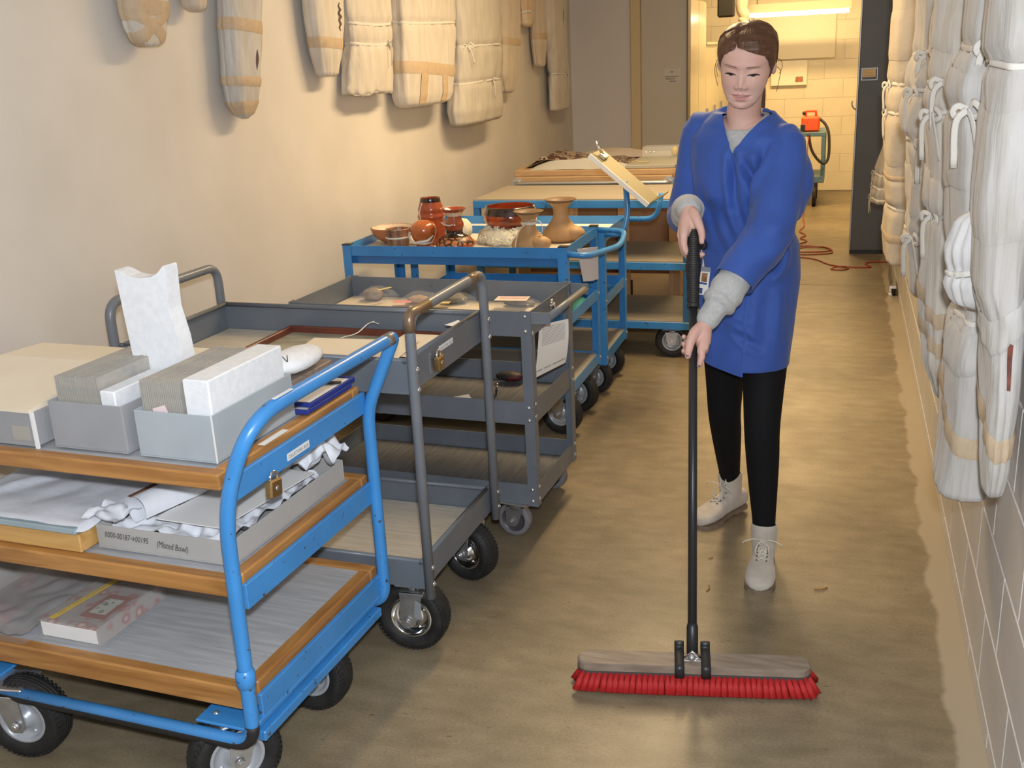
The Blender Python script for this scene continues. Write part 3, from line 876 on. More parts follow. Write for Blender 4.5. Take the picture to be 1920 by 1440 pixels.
q = MB(); q.box(-1.304, -1.238, 1.776, 2.06, .828, 1.0, .003); rot_about(q, (-1.27, 1.9, 0), A1)
tag(obj('foam_block', q, M_FOAM), 'long white foam block filling one side of the pale blue-grey box', 'foam block')
# tall foam slab with notched top
q = MB()
q.prism([(-.07, 0), (.075, 0), (.07, .13), (.058, .2), (.066, .297), (.062, .30), (.045, .285), (.025, .275), (-.01, .272), (-.04, .277), (-.066, .289), (-.078, .292), (-.076, .2)], (0, .022, 0), (1, 0, 0), (0, 0, 1), .045)
q.xf(Matrix.Translation(V3((-1.505, 1.995, .90))) @ Matrix.Rotation(R(-4), 4, 'Z') @ Matrix.Rotation(R(-2), 4, 'Y'))
tag(obj('foam_slab', q, M_FOAM), 'tall upright white foam slab with a curved notch in its top edge', 'foam slab')
q = MB(); q.obox((-1.372, 1.775, .925), (.016, 0, .005), (0, .0006, 0), (-.004, 0, .011)); tag(obj('paper_tab', q, mat('pink_paper', (0.75, 0.6, 0.6), .7)), 'pink paper tab sticking up at the front of the blue-grey box', 'paper tab')
# flat document box with cream lid
t = thing('document_box', 'grey document box with a broad cream lid at the left end of the top shelf', 'box', (-1.85, 1.97, ZT), A1)
q = MB(); q.box(-.19, .148, -.195, .19, 0, .082, .002); obj('box_base', q, M_BOXG2, t, local=True)
q = MB(); q.prism([(-.2, .083), (.2, .083), (.2, .122), (.06, .128), (-.2, .090)], (0, .0, 0), (0, 1, 0), (0, 0, 1), .335)
q.xf(Matrix.Translation(V3((-.187, 0, 0)))); obj('lid', q, M_MANILA, t, local=True)
q = MB(); q.obox((.152, -.196, .042), (.004, 0, .0), (0, .003, 0), (0, 0, .044)); obj('torn_edge', q, M_PAPER, t, local=True)
q = MB(); q.box(.085, .135, -.1965, -.195, .015, .05); obj('tape_patch', q, mat('tan_tape', (0.38, 0.36, 0.32), .5), t, local=True)
q = MB(); q.box(-1.69, -1.40, 2.13, 2.29, ZT, .915, .003); rot_about(q, (-1.6, 2.2, 0), A1)
tag(obj('folder_box', q, M_MANILA), 'low cream folder box behind the two card boxes', 'box')
# white wrapped package on a dark board, and the blue frames by the rail
q = MB(); q.box(-1.315, -1.235, 2.1, 2.30, ZT, .895, .003); rot_about(q, (-1.27, 2.2, 0), A1)
tag(obj('wooden_block', q, mat('grey_brown_wood', (0.20, 0.15, 0.12), .6, col2=(0.28, 0.21, 0.17), nscale=8, stretch=(1, 9, 9))), 'grey-brown wooden block behind the pale blue-grey box', 'wooden block')
q = MB(); q.sphere((-1.275, 2.19, .924), .055, .105, .028, 18, 10, 0, lambda d: 1 + .06 * nz(d * 3 + V3((3, 1, 0)))); rot_about(q, (-1.27, 2.19, 0), A1)
pk = tag(obj('foam_package', q, M_FOAM), 'white foam package with an inked V resting on the wooden block', 'package')
text_mesh('V', .03, (-1.255, 2.11, .936), (.3, .9, .0), (-.45, .15, .85), M_INK, pk)
for k, (yy, zz, ang) in enumerate(((2.20, .0, -6), (2.22, .012, -3))):
    t = thing('blue_frame', ('lower' if k == 0 else 'upper') + ' blue-edged plastic frame with white sheet lying by the top rail', 'frame', (-1.215, yy - .02, ZT + zz + .003), A1)
    q = MB()
    for (a, b_, c, d) in ((-.034, .034, -.11, -.102), (-.034, .034, .102, .11), (-.034, -.027, -.102, .102), (.027, .034, -.102, .102)): q.box(a, b_, c, d, 0, .011, .001)
    fr = obj('frame_rim', q, mat('blue_plastic', (0.02, 0.035, 0.22), .35), t, local=True)
    q = MB(); q.box(-.027, .027, -.102, .102, .002, .007); obj('sheet', q, M_PAPER, t, local=True)
    q = MB(); q.obox((0, .02 + .03 * k, .0115), (.024, .006, 0), (-.002, .007, 0), (0, 0, .0015)); obj('clip', q, M_BLACK, t, local=True)

# middle shelf: tissue-covered board on an oak frame, and the grey tray of tissue
ZM = .576
t = thing('oak_frame_box', 'light oak frame topped with a blue-grey board and tissue on the middle shelf', 'box', (-1.80, 2.0, ZM), A1)
q = MB(); q.box(-.24, .19, -.245, .245, 0, .046, .003); obj('oak_frame', q, M_OAK, t, local=True)
q = MB(); q.box(-.24, .185, -.25, .245, .047, .062, .002); obj('board', q, M_BOXBLUE, t, local=True)
q = MB()
def _ts(u, v):
    x, y = -.245 + .45 * u, -.248 + .5 * v
    return V3((x, y, .065 + .012 * abs(nz((x * 9, y * 9, 3))) + (.012 * math.exp(-((x + .1 - y * .6) / .02) ** 2)) - (.012 if u in (0, 1) or v in (0,) else 0)))
q.sheet(_ts, 36, 30); obj('tissue_cover', q, M_TISSUE, t, local=True)
t = open_box('tissue_tray', 'warm grey shallow tray with handwriting, overflowing with white tissue', -1.592, -1.222, 1.772, 2.27, ZM, .634, M_BOXT)
text_mesh('0000-00187\u219200195', .021, (-.163, -.2502, .030), (1, 0, -.03), (.1, 0, 1), M_INK, t, 'handwriting', .25, .122, True)
text_mesh('(Misted Bowl)', .023, (-.018, -.2502, .023), (1, 0, -.06), (.1, 0, 1), M_INK, t, 'handwriting', .25, .084, True)
def crumple(name, label, cx, cy, z0, hx, hy, h, sd, nu=40, nv=40, ang=A1, edge=.02):
    q = MB()
    def f(u, v):
        x, y = (u - .5) * 2, (v - .5) * 2
        e = max(abs(x), abs(y))
        n_ = nz((x * 2.2 * hx * 12 + sd, y * 2.2 * hy * 12, sd)) * .6 + abs(nz((x * hx * 20, y * hy * 20 + sd, sd * 2))) * .8 - .1
        z = h * (.55 + n_ * .9) * (1 - .35 * e ** 4) + edge * max(0, e - .8) * 3
        k = 1 + .10 * nz((x * 3 + sd, y * 3, sd + 5))
        return V3((x * hx * k, y * hy * k, max(.003, z)))
    q.sheet(f, nu, nv)
    q.xf(Matrix.Translation(V3((cx, cy, z0))) @ Matrix.Rotation(ang, 4, 'Z'))
    return tag(obj(name, q, M_TISSUE), label, 'tissue paper')
crumple('tissue_paper', 'flat crumpled white tissue lining the handwritten grey tray', -1.42, 2.0, ZM + .006, .165, .21, .05, 3.1)
crumple('tissue_paper', 'peaked white tissue wad bulging over the back corner of the grey tray', -1.275, 2.215, ZM + .04, .07, .085, .115, 8.7, 26, 26)
crumple('tissue_paper', 'small torn white tissue wad at the front left corner of the grey tray', -1.585, 1.82, ZM + .045, .05, .045, .045, 14.2, 22, 22)
q = MB()
def _roll(u, v):
    a = u * math.pi * 1.5 - .4
    r_ = .045 + .008 * nz((u * 4, v * 3, 1))
    return V3((math.cos(a) * r_ * (.7 + .5 * v), (v - .5) * .36, .05 + math.sin(a) * r_ * .8))
q.sheet(_roll, 20, 14); q.xf(Matrix.Translation(V3((-1.475, 2.0, ZM + .03))) @ Matrix.Rotation(R(-14), 4, 'Z'))
tag(obj('tissue_roll', q, M_TISSUE), 'loosely rolled sheet of white tissue lying lengthways in the grey tray', 'tissue paper')
q = MB(); q.obox((-1.36, 2.0, ZM + .058), (.085, 0, -.004), (.03, .17, .0), (0, 0, .0012)); tag(obj('paper_sheet', q, M_PAPER), 'flat white sheet lying on tissue in the grey tray', 'paper')
q = MB(); q.obox((-1.565, 2.05, ZM + .075), (.007, 0, 0), (.05, .13, .012), (0, 0, .004), .002); tag(obj('wood_strip', q, mat('brown_strip', (0.17, 0.08, 0.04), .6)), 'thin brown wooden strip between oak frame and tissue tray', 'wood strip')
# bottom shelf: bagged book and bagged textile
ZB = .306
def floral(name, base, c1_, c2_, sc=24):
    m, nt, bs = _nt(name); N, L = nt.nodes, nt.links
    tc = N.new('ShaderNodeTexCoord'); vo = N.new('ShaderNodeTexVoronoi'); vo.inputs['Scale'].default_value = sc
    L.new(tc.outputs['Object'], vo.inputs['Vector'])
    r = N.new('ShaderNodeValToRGB'); e = r.color_ramp.elements
    e[0].position = .18; e[0].color = c4(c1_); e[1].position = .62; e[1].color = c4(base); x = e.new(.4); x.color = c4(c2_)
    n_ = N.new('ShaderNodeTexNoise'); n_.inputs['Scale'].default_value = sc * 1.2; L.new(tc.outputs['Object'], n_.inputs['Vector'])
    ad = N.new('ShaderNodeMath'); ad.operation = 'MULTIPLY_ADD'; ad.inputs[1].default_value = .7
    L.new(n_.outputs['Fac'], ad.inputs[0]); L.new(vo.outputs['Distance'], ad.inputs[2])
    sb = N.new('ShaderNodeMath'); sb.operation = 'SUBTRACT'; sb.inputs[1].default_value = .2; L.new(ad.outputs[0], sb.inputs[0])
    L.new(sb.outputs[0], r.inputs['Fac']); L.new(r.outputs['Color'], bs.inputs['Base Color']); bs.inputs['Roughness'].default_value = .55
    return m
M_FLOR = floral('floral_print', (0.34, 0.30, 0.27), (0.52, 0.44, 0.38), (0.33, 0.15, 0.13))
t = thing('bagged_book', 'thick floral-covered book in a clear plastic bag with a yellow label strip', 'book', (-1.735, 1.895, ZB), R(-3))
q = MB(); q.box(-.088, .088, -.115, .115, .004, .046, .004); obj('page_block', q, M_PAPER, t, local=True)
q = MB(); q.box(-.09, .092, -.117, .117, .046, .05, .001); q.box(.088, .092, -.117, .117, .004, .046); obj('cover', q, M_FLOR, t, local=True)
q = MB(); q.box(.0, .075, -.075, .035, .0502, .0512); pa = obj('cover_panel', q, mat('dusty_red', (0.30, 0.13, 0.10), .5), t, local=True)
q = MB(); q.box(.013, .062, -.055, .015, .0514, .0522); q2 = obj('cover_vignette', q, M_FLOR if False else floral('vignette_print', (0.45, 0.45, 0.38), (0.5, 0.5, 0.48), (0.10, 0.11, 0.06), 60), pa, local=True)
q = MB(); q.obox((-.045, .0, .0525), (.0085, 0, 0), (.012, .105, 0), (0, 0, .0006)); yl = obj('yellow_label', q, mat('yellow_tape', (0.72, 0.47, 0.02), .5), t, local=True)
text_mesh('NO. 7  COLLECTIONS', .011, (-.0525, -.085, .0534), (.114, .993, 0), (-.993, .114, 0), M_INKG, yl, local=True, width=.15)
q = MB()
def _bag(u, v):
    x, y = -.10 + .21 * u, -.135 + .275 * v
    e = min(u, 1 - u, v, 1 - v)
    return V3((x, y, .055 + .003 * nz((x * 30, y * 30, 2)) if e > .05 else .012 + .004 * nz((x * 40, y * 40, 1))))
q.sheet(_bag, 28, 28); obj('plastic_bag', q, M_CLEAR, t, local=True)
t = thing('bagged_textile', 'clear bag of pale floral textile scraps at the left of the bottom shelf', 'textile', (-2.0, 1.93, ZB), R(-3))
q = MB()
def _scr(u, v):
    x, y = -.1 + .245 * u, -.17 + .34 * v
    return V3((x, y, .012 + .016 * abs(nz((x * 14, y * 14, 4)))))
q.sheet(_scr, 30, 30); obj('textile', q, floral('floral_scrap', (0.28, 0.26, 0.25), (0.42, 0.39, 0.36), (0.33, 0.22, 0.22), 13), t, local=True)
q = MB()
def _bg2(u, v):
    x, y = -.12 + .29 * u, -.185 + .37 * v
    e = min(u, 1 - u, v, 1 - v)
    return V3((x, y, (.04 if e > .06 else .004) + .006 * nz((x * 22, y * 22, 7))))
q.sheet(_bg2, 26, 26); obj('plastic_bag', q, M_CLEAR, t, local=True)

# ------------------------------------------------------------------ grey tube-handled cart: framed tray with papers
ZC2 = .793
t = thing('picture_frame', 'dark red-brown wooden frame laid flat in the grey tube-handled cart', 'frame', (-1.40, 2.72, ZC2), R(-2))
q = MB()
for (a, b_, c, d) in ((-.29, .29, -.16, -.145), (-.29, .29, .145, .16), (-.29, -.275, -.145, .145), (.275, .29, -.145, .145)):
    q = MB(); q.box(a, b_, c, d, 0, .026, .002); obj('frame_rail', q, mat('red_brown_wood', (0.16, 0.045, 0.025), .4, col2=(0.11, 0.03, 0.018), nscale=10), t, local=True)
q = MB(); q.box(-.275, .275, -.145, .145, .001, .006); obj('picture', q, mat('grey_green_print', (0.42, 0.39, 0.29), .5, col2=(0.22, 0.21, 0.17), nscale=7, stretch=(1, 3, 1)), t, local=True)
def sheet_of(name, label, cx, cy, z, hx, hy, ang, m, cat='paper', curl=.0, th=.0008):
    q = MB()
    def f(u, v):
        x, y = (u - .5) * 2 * hx, (v - .5) * 2 * hy
        return V3((x, y, curl * (max(0, abs(u - .5) * 2 - .6) ** 2 + max(0, abs(v - .5) * 2 - .6) ** 2) + th))
    q.sheet(f, 10, 10, smooth=True)
    q.xf(Matrix.Translation(V3((cx, cy, z))) @ Matrix.Rotation(ang, 4, 'Z'))
    return tag(obj(name, q, m), label, cat)
sheet_of('manila_folder', 'wide manila folder lying open across the red-brown frame', -1.335, 2.62, ZC2 + .030, .17, .115, R(3), M_MANILA, 'folder', .01)
sheet_of('manila_folder', 'pale folder lying under the white package side of the grey tray', -1.60, 2.52, ZC2 + .010, .13, .09, R(-6), M_MANILA, 'folder', .02)
sheet_of('paper_sheet', 'cream sheet lying at the aisle end of the red-brown frame', -1.17, 2.70, ZC2 + .028, .085, .12, R(-2), M_MANILA, 'paper', .003)
q = MB(); q.tube(catmull([(-1.43, 2.74, ZC2 + .032), (-1.40, 2.79, ZC2 + .034), (-1.385, 2.84, ZC2 + .05), (-1.37, 2.86, ZC2 + .055)], 6), .0035, 6, flat=.3)
q.tube(catmull([(-1.385, 2.84, ZC2 + .05), (-1.37, 2.845, ZC2 + .056), (-1.35, 2.85, ZC2 + .05)], 6), .003, 6, flat=.3)
tag(obj('tie_string', q, M_TAPE), 'white cotton tie lying over the back of the red-brown frame', 'string')
sheet_of('paper_slip', 'small white slip curled over the end lip of the grey tray', -1.06, 2.76, .874, .018, .03, R(-20), M_PAPER, 'paper', .01)

# ------------------------------------------------------------------ bolted grey cart: bagged finds
ZC3 = .746
def lump(name, label, c, rx, ry, rz, m, sd, cat='artifact'):
    q = MB(); q.sphere((c[0], c[1], c[2] + rz * .8), rx, ry, rz, 20, 12, 0, lambda d: 1 + .22 * nz(d * 2.3 + V3((sd, 0, 0))) + .08 * nz(d * 6 + V3((0, sd, 0))))
    return tag(obj(name, q, m), label, cat)
M_STONE = mat('brown_stone', (0.20, 0.15, 0.11), .7, col2=(0.30, 0.24, 0.19), nscale=25, bump=.5, bscale=60)
lump('stone_find', 'dark brown lumpy stone in a clear bag on the bolted grey cart', (-1.70, 3.56, ZC3), .04, .035, .024, M_STONE, 1.3)
lump('stone_find', 'tan stone piece beside a pink tag on the bolted grey cart', (-1.50, 3.53, ZC3), .042, .032, .015, mat('tan_stone', (0.44, 0.30, 0.19), .7, col2=(0.36, 0.24, 0.15), nscale=25), 4.4)
lump('stone_find', 'dark grey stone flake behind a yellow tag on the bolted grey cart', (-1.36, 3.55, ZC3), .05, .04, .017, mat('grey_stone', (0.15, 0.14, 0.12), .7, col2=(0.22, 0.2, 0.18), nscale=25), 7.9)
lump('stone_find', 'flat dark stone under a pink and white card on the bolted grey cart', (-1.10, 3.53, ZC3), .06, .03, .012, mat('grey_stone', (0.15, 0.14, 0.12)), 9.9)
def zip_bag(label, cx, cy, hx, hy, h, sd):
    q = MB()
    def f(u, v):
        x, y = (u - .5) * 2, (v - .5) * 2
        e = max(abs(x), abs(y))
        return V3((cx + x * hx, cy + y * hy, ZC3 + .004 + h * (1 - e ** 2) * 1.05 + .004 * nz((x * 5 + sd, y * 5, sd))))
    q.sheet(f, 16, 16); tag(obj('zip_bag', q, M_CLEAR), label, 'plastic bag', 'zip bags of stone finds')
zip_bag('clear zip bag over the dark brown lumpy stone', -1.68, 3.55, .075, .06, .05, 1)
zip_bag('clear zip bag over the tan stone piece', -1.49, 3.52, .085, .06, .04, 2)
zip_bag('clear zip bag over the dark grey stone flake', -1.36, 3.53, .08, .06, .038, 3)
zip_bag('clear zip bag over the pink and white card', -1.11, 3.50, .085, .065, .032, 4)
sheet_of('paper_tag', 'pink paper tag beside the tan stone', -1.545, 3.485, ZC3 + .012, .035, .018, R(8), mat('bright_pink_paper', (0.75, 0.26, 0.27), .7), 'tag')
sheet_of('paper_tag', 'pale yellow paper tag before the dark grey stone flake', -1.395, 3.48, ZC3 + .014, .04, .016, R(4), mat('yellow_paper', (0.70, 0.58, 0.26), .7), 'tag')
sheet_of('paper_tag', 'narrow yellow tag tucked beside the dark brown stone', -1.635, 3.53, ZC3 + .05, .008, .03, R(-30), mat('yellow_paper', (0.70, 0.58, 0.26), .7), 'tag')
t = sheet_of('paper_tag', 'pink and white card at the aisle end of the bolted grey cart', -1.115, 3.485, ZC3 + .034, .06, .035, R(3), mat('pale_card', (0.72, 0.62, 0.52), .7), 'tag')
q = MB(); q.box(-1.165, -1.065, 3.482, 3.512, ZC3 + .0355, ZC3 + .0362); obj('pink_band', q, mat('soft_pink', (0.72, 0.45, 0.42), .7), t)
# paper sheet clipped to the push bar
t = thing('hanging_form', 'printed paper form hanging below the push bar of the bolted grey cart', 'paper', (-.925, 3.36, .55))
q = MB()
def _form(u, v):
    a = V3((-.965, 3.30, .735)).lerp(V3((-.875, 3.345, .75)), u)
    c_ = V3((-.985, 3.29, .545)).lerp(V3((-.885, 3.34, .592)), u)
    p = a.lerp(c_, v)
    return p + V3((.012, -.02, 0)) * math.sin(v * 2.6 + .5) * (.5 + .5 * u)
q.sheet(_form, 10, 16); obj('sheet', q, mat('cream_form', (0.68, 0.60, 0.51), .8), t)
for k in range(12):
    q = MB(); v0 = .06 + k * .03
    q.sheet(lambda u, v: _form(.12 + .76 * u, v0 + v * .009) + V3((.0009, -.0018, .0005)), 6, 1); obj('print_line', q, M_INKG, t)
for (u0, u1) in ((.04, .22), (.27, .5), (.55, .97)):
    q = MB(); q.sheet(lambda u, v: _form(u0 + (u1 - u0) * u, .87 + v * .022) + V3((.0009, -.0018, .0005)), 4, 1); obj('print_bar', q, M_INKG, t)
padlock('padlock', 'black padlock with open steel shackle lying on the middle tray of the bolted cart', (-1.16, 3.40, .462), (0, -.3, 1), (1, 0, 0), M_BLACK, .036, R(-70))
q = MB(); q.prism([(-.04, -.02), (.05, -.02), (.02, .03)], (-1.29, 3.36, .437), (1, 0, 0), (0, 1, 0), .002); tag(obj('paper_scrap', q, M_PAPER), 'white paper scrap on the middle tray of the bolted grey cart', 'paper')
q = MB(); q.sphere((-1.16, 3.55, .465), .055, .03, .018, 14, 8, 0, lambda d: 1 + .3 * nz(d * 3)); tag(obj('strap_coil', q, mat('red_black_strap', (0.015, 0.012, 0.012), .6, col2=(0.16, 0.015, 0.015), nscale=25, lo=.5, hi=.7)), 'dark red and black strap bundle on the middle tray', 'strap')
# ------------------------------------------------------------------ pottery on the blue cart
ZP = .815
def glaze(name, ca, cb, sc=6, rough=.22, coat=.5, stretch=(1, 1, 1), lo=.4, hi=.6):
    return mat(name, ca, rough, col2=cb, nscale=sc, coat=coat, stretch=stretch, lo=lo, hi=hi)
M_RED = glaze('red_brown_glaze', (0.33, 0.065, 0.02), (0.22, 0.035, 0.012), 9)
M_ORANGE = glaze('orange_glaze', (0.45, 0.12, 0.03), (0.36, 0.08, 0.02), 8)
M_BUFF = mat('buff_clay', (0.46, 0.28, 0.13), .55, col2=(0.33, 0.19, 0.085), nscale=7, bump=.15, bscale=50)
M_DARKG = glaze('black_glaze', (0.02, 0.012, 0.01), (0.035, 0.015, 0.01), 6, .15)
M_BROWNSTRIPE = mat('striped_brown_clay', (0.10, 0.05, 0.03), .45, col2=(0.34, 0.16, 0.08), nscale=9, stretch=(4, 4, .6), coat=.3)
M_PELLET = mat('cream_foam_pellets', (0.74, 0.70, 0.55), .8, col2=(0.66, 0.62, 0.47), nscale=70, bump=.6, bscale=150)
def pot(name, label, c, prof, m, n=36, fn=None, cat='pottery', inner=True):
    t = thing(name, label, cat, c)
    q = MB(); pr = list(prof)
    if inner:
        r0, h0 = pr[-1]
        pr += [(r0 - .004, h0 + .001)] + [(max(.002, r - .006), h) for r, h in reversed(pr[1:]) if h > .4 * h0]
        pr.append((.001, pr[-1][1]))
    pr = [(.001, 0)] + pr
    q.lathe(pr, c, (0, 0, 1), n, 0, True, fn); obj('vessel', q, m, t)
    return t
def prof_smooth(pts, n=4):
    return [(p.x, p.y) for p in catmull([V3((a, b_, 0)) for a, b_ in pts], n)]
def ribbon(name, pts, m, parent, w=.007, n=6):
    q = MB(); q.tube(catmull(pts, n), w, 6, flat=.22); return obj(name, q, m, parent)
def ring_band(parent, c, r, z, w=.006, name='cotton_tie', m=None):
    q = MB(); q.lathe([(r, z - w), (r + .002, z - w * .5), (r + .002, z + w * .5), (r, z + w)], c, (0, 0, 1), 30); return obj(name, q, m or M_TAPE, parent)
c = V3((-1.965, 4.385, ZP)); t = pot('clay_bowl', 'shallow orange-brown bowl with pale inside at the left of the pottery', c, prof_smooth([(.03, 0), (.05, .01), (.085, .035), (.10, .066), (.102, .075)]), mat('orange_brown_slip', (0.40, 0.16, 0.07), .45))
q = MB(); q.lathe([(.001, .03), (.05, .035), (.085, .055), (.0975, .0765)], c, (0, 0, 1), 32); obj('pale_inside', q, mat('pale_slip', (0.66, 0.52, 0.38), .5), t)
c = V3((-1.875, 4.235, ZP)); t = pot('lobed_cup', 'small dark striped cup with lobed sides tied with white tape', c, prof_smooth([(.045, 0), (.05, .03), (.05, .07), (.054, .092)]), M_BROWNSTRIPE, 48, lambda a, h: 1 + .05 * math.cos(a * 8))
ring_band(t, c, .054, .055, .004)
c = V3((-1.77, 4.385, ZP)); t = pot('ribbed_jar', 'tall red-brown glazed jar with ribbed neck', c, prof_smooth([(.058, 0), (.062, .04), (.064, .08), (.060, .11), (.063, .125), (.057, .14), (.058, .16), (.048, .19), (.043, .205)]), M_RED)
q = MB(); q.lathe([(.0455, .178), (.0485, .19), (.0445, .207)], c, (0, 0, 1), 32); obj('dark_rim', q, M_DARKG, t)
ribbon('tag_string', [c + V3((-.02, -.05, .19)), c + V3((-.03, -.062, .15)), c + V3((-.025, -.066, .115))], M_TAPE, t, .0018)
q = MB(); q.obox(c + V3((-.028, -.068, .105)), (.010, 0, 0), (0, .0008, 0), (0, 0, .012)); obj('paper_tag', q, M_MANILA, t)
c = V3((-1.745, 4.22, ZP)); t = pot('round_bottle', 'round orange glazed bottle looped with white tape', c, prof_smooth([(.035, 0), (.042, .012), (.03, .03), (.045, .045), (.058, .08), (.052, .11), (.03, .128), (.006, .134)]), M_ORANGE, inner=False)
ring_band(t, c, .037, .036, .006)
ribbon('tie_loop', [c + V3((-.05, -.035, .085)), c + V3((-.056, -.03, .06)), c + V3((-.03, -.05, .04)), c + V3((.0, -.052, .045)), c + V3((.035, -.04, .05)), c + V3((.05, -.02, .07))], M_TAPE, t, .006)
c = V3((-1.60, 4.225, ZP)); t = pot('flared_bottle', 'flared-neck bottle with a hexagon patterned shoulder', c, prof_smooth([(.05, 0), (.083, .018), (.085, .035), (.06, .06), (.036, .072), (.032, .082), (.039, .10), (.041, .115), (.034, .135), (.031, .15), (.046, .17), (.058, .182)]), M_RED)
q = MB(); q.lathe([(.0832, .016), (.0872, .027), (.0866, .036), (.0645, .0585), (.0575, .062)], c, (0, 0, 1), 40)
def hexm():
    m, nt, bs = _nt('hexagon_pattern'); N, L = nt.nodes, nt.links
    tc = N.new('ShaderNodeTexCoord'); vo = N.new('ShaderNodeTexVoronoi'); vo.feature = 'DISTANCE_TO_EDGE'; vo.inputs['Scale'].default_value = 34
    L.new(tc.outputs['Object'], vo.inputs['Vector'])
    r = N.new('ShaderNodeValToRGB'); r.color_ramp.elements[0].position = .08; r.color_ramp.elements[1].position = .14
    r.color_ramp.elements[0].color = (.03, .012, .008, 1); r.color_ramp.elements[1].color = (.44, .15, .045, 1)
    L.new(vo.outputs['Distance'], r.inputs['Fac']); L.new(r.outputs['Color'], bs.inputs['Base Color']); bs.inputs['Roughness'].default_value = .4
    return m
obj('patterned_shoulder', q, hexm(), t)
q = MB(); q.lathe([(.0575, .062), (.0385, .0725), (.034, .082), (.036, .088)], c, (0, 0, 1), 36); obj('dark_neck_band', q, M_DARKG, t)
q = MB(); q.lathe([(.032, .15), (.047, .172), (.0575, .1835)], c, (0, 0, 1), 32); obj('pale_mouth', q, mat('pale_slip', (0.66, 0.52, 0.38), .5), t)
ribbon('cotton_bow', [c + V3((-.05, -.02, .125)), c + V3((-.03, -.045, .12)), c + V3((-.005, -.05, .115)), c + V3((.012, -.048, .12))], M_TAPE, t, .007)
# foam pellet nest with the big dark bowl
c = V3((-1.425, 4.45, ZP))
t = thing('pellet_nest', 'nest of cream foam pellets cradling the big dark red bowl', 'packing foam', c)
q = MB(); random.seed(3)
q.lathe([(.001, 0), (.13, 0), (.135, .02), (.12, .055), (.09, .07), (.001, .03)], c, (0, 0, 1), 40, 0, True, lambda a, h: 1 + .06 * math.sin(a * 9 + h * 60) + .05 * math.sin(a * 17)); obj('pellet_bed', q, M_PELLET, t)
q = MB()
for i in range(420):
    a = random.uniform(0, 2 * math.pi); k = random.random()
    rr_ = .085 + .055 * k; z = .012 + .062 * (1 - k) + random.uniform(0, .012)
    d = V3((random.gauss(0, 1), random.gauss(0, 1), random.gauss(0, 1))).normalized()
    e = d.orthogonal().normalized(); g = d.cross(e)
    q.obox(c + V3((math.cos(a) * rr_, math.sin(a) * rr_, z)), d * .008, e * .004, g * .004, .001)
po = obj('pellets', q, M_PELLET, t); po['kind'] = 'stuff'
c2_ = c + V3((.005, .02, .045)); t = pot('dark_bowl', 'big glossy bowl, black rimmed over red-brown, bedded in foam pellets', c2_, prof_smooth([(.03, 0), (.085, .012), (.118, .045), (.122, .075), (.112, .105), (.110, .112)]), glaze('red_black_glaze', (0.40, 0.07, 0.02), (0.06, 0.015, 0.01), 9, .15, .8, (1, 1, 1.6), .42, .66), 44)
q = MB(); q.lathe([(.1235, .08), (.1135, .105), (.112, .1135), (.104, .1135)], c2_, (0, 0, 1), 44); obj('black_rim', q, M_DARKG, t)
c = V3((-1.655, 4.465, ZP)); q = MB(); q.sphere(c + V3((0, 0, .05)), .05, .05, .05, 18, 12, 0, lambda d: 1 + .12 * nz(d * 6)); tag(obj('pellet_bag', q, M_PELLET), 'rounded bag of cream foam pellets behind the round orange bottle', 'packing foam')
# buff bird-shaped bottles
def bird_bottle(label, c, s_, ang, tie):
    t = thing('buff_bottle', label, 'pottery', c, 0)
    q = MB()
    q.lathe([(r * s_, h * s_) for r, h in [(.001, 0)] + prof_smooth([(.06, 0), (.078, .018), (.07, .045), (.045, .075), (.031, .10), (.03, .125), (.034, .14), (.053, .16), (.066, .168)]) + [(.062, .168), (.048, .155), (.028, .135), (.001, .12)]], c, (0, 0, 1), 36)
    obj('vessel', q, M_BUFF, t)
    q = MB(); q.sphere(c + V3((math.cos(ang) * .062, math.sin(ang) * .062, .036)) * 1, .05 * s_, .04 * s_, .032 * s_, 18, 12); obj('side_lobe', q, M_BUFF, t)
    q = MB(); q.lathe([(.05 * s_, .157 * s_), (.0665 * s_, .1685 * s_), (.061 * s_, .170 * s_), (.045 * s_, .156 * s_)], c, (0, 0, 1), 32); obj('dark_lip', q, mat('smoked_clay', (0.17, 0.10, 0.05), .5), t)
    if tie:
        ring_band(t, c, .032 * s_, .118 * s_, .006)
        ribbon('cotton_bow', [c + V3((-.005, -.034, .118)), c + V3((-.03, -.05, .09)), c + V3((-.04, -.075, .04)), c + V3((-.038, -.085, .004))], M_TAPE, t, .007)
        ribbon('cotton_bow', [c + V3((-.005, -.034, .118)), c + V3((.03, -.035, .135)), c + V3((.062, -.03, .125)), c + V3((.068, -.03, .09)), c + V3((.055, -.032, .075))], M_TAPE, t, .007)
bird_bottle('buff clay bottle tied with a long white cotton bow', V3((-1.265, 4.235, ZP)), 1.0, -.5, True)
bird_bottle('taller untied buff clay bottle at the back right of the pottery', V3((-1.185, 4.47, ZP)), 1.1, -.3, False)
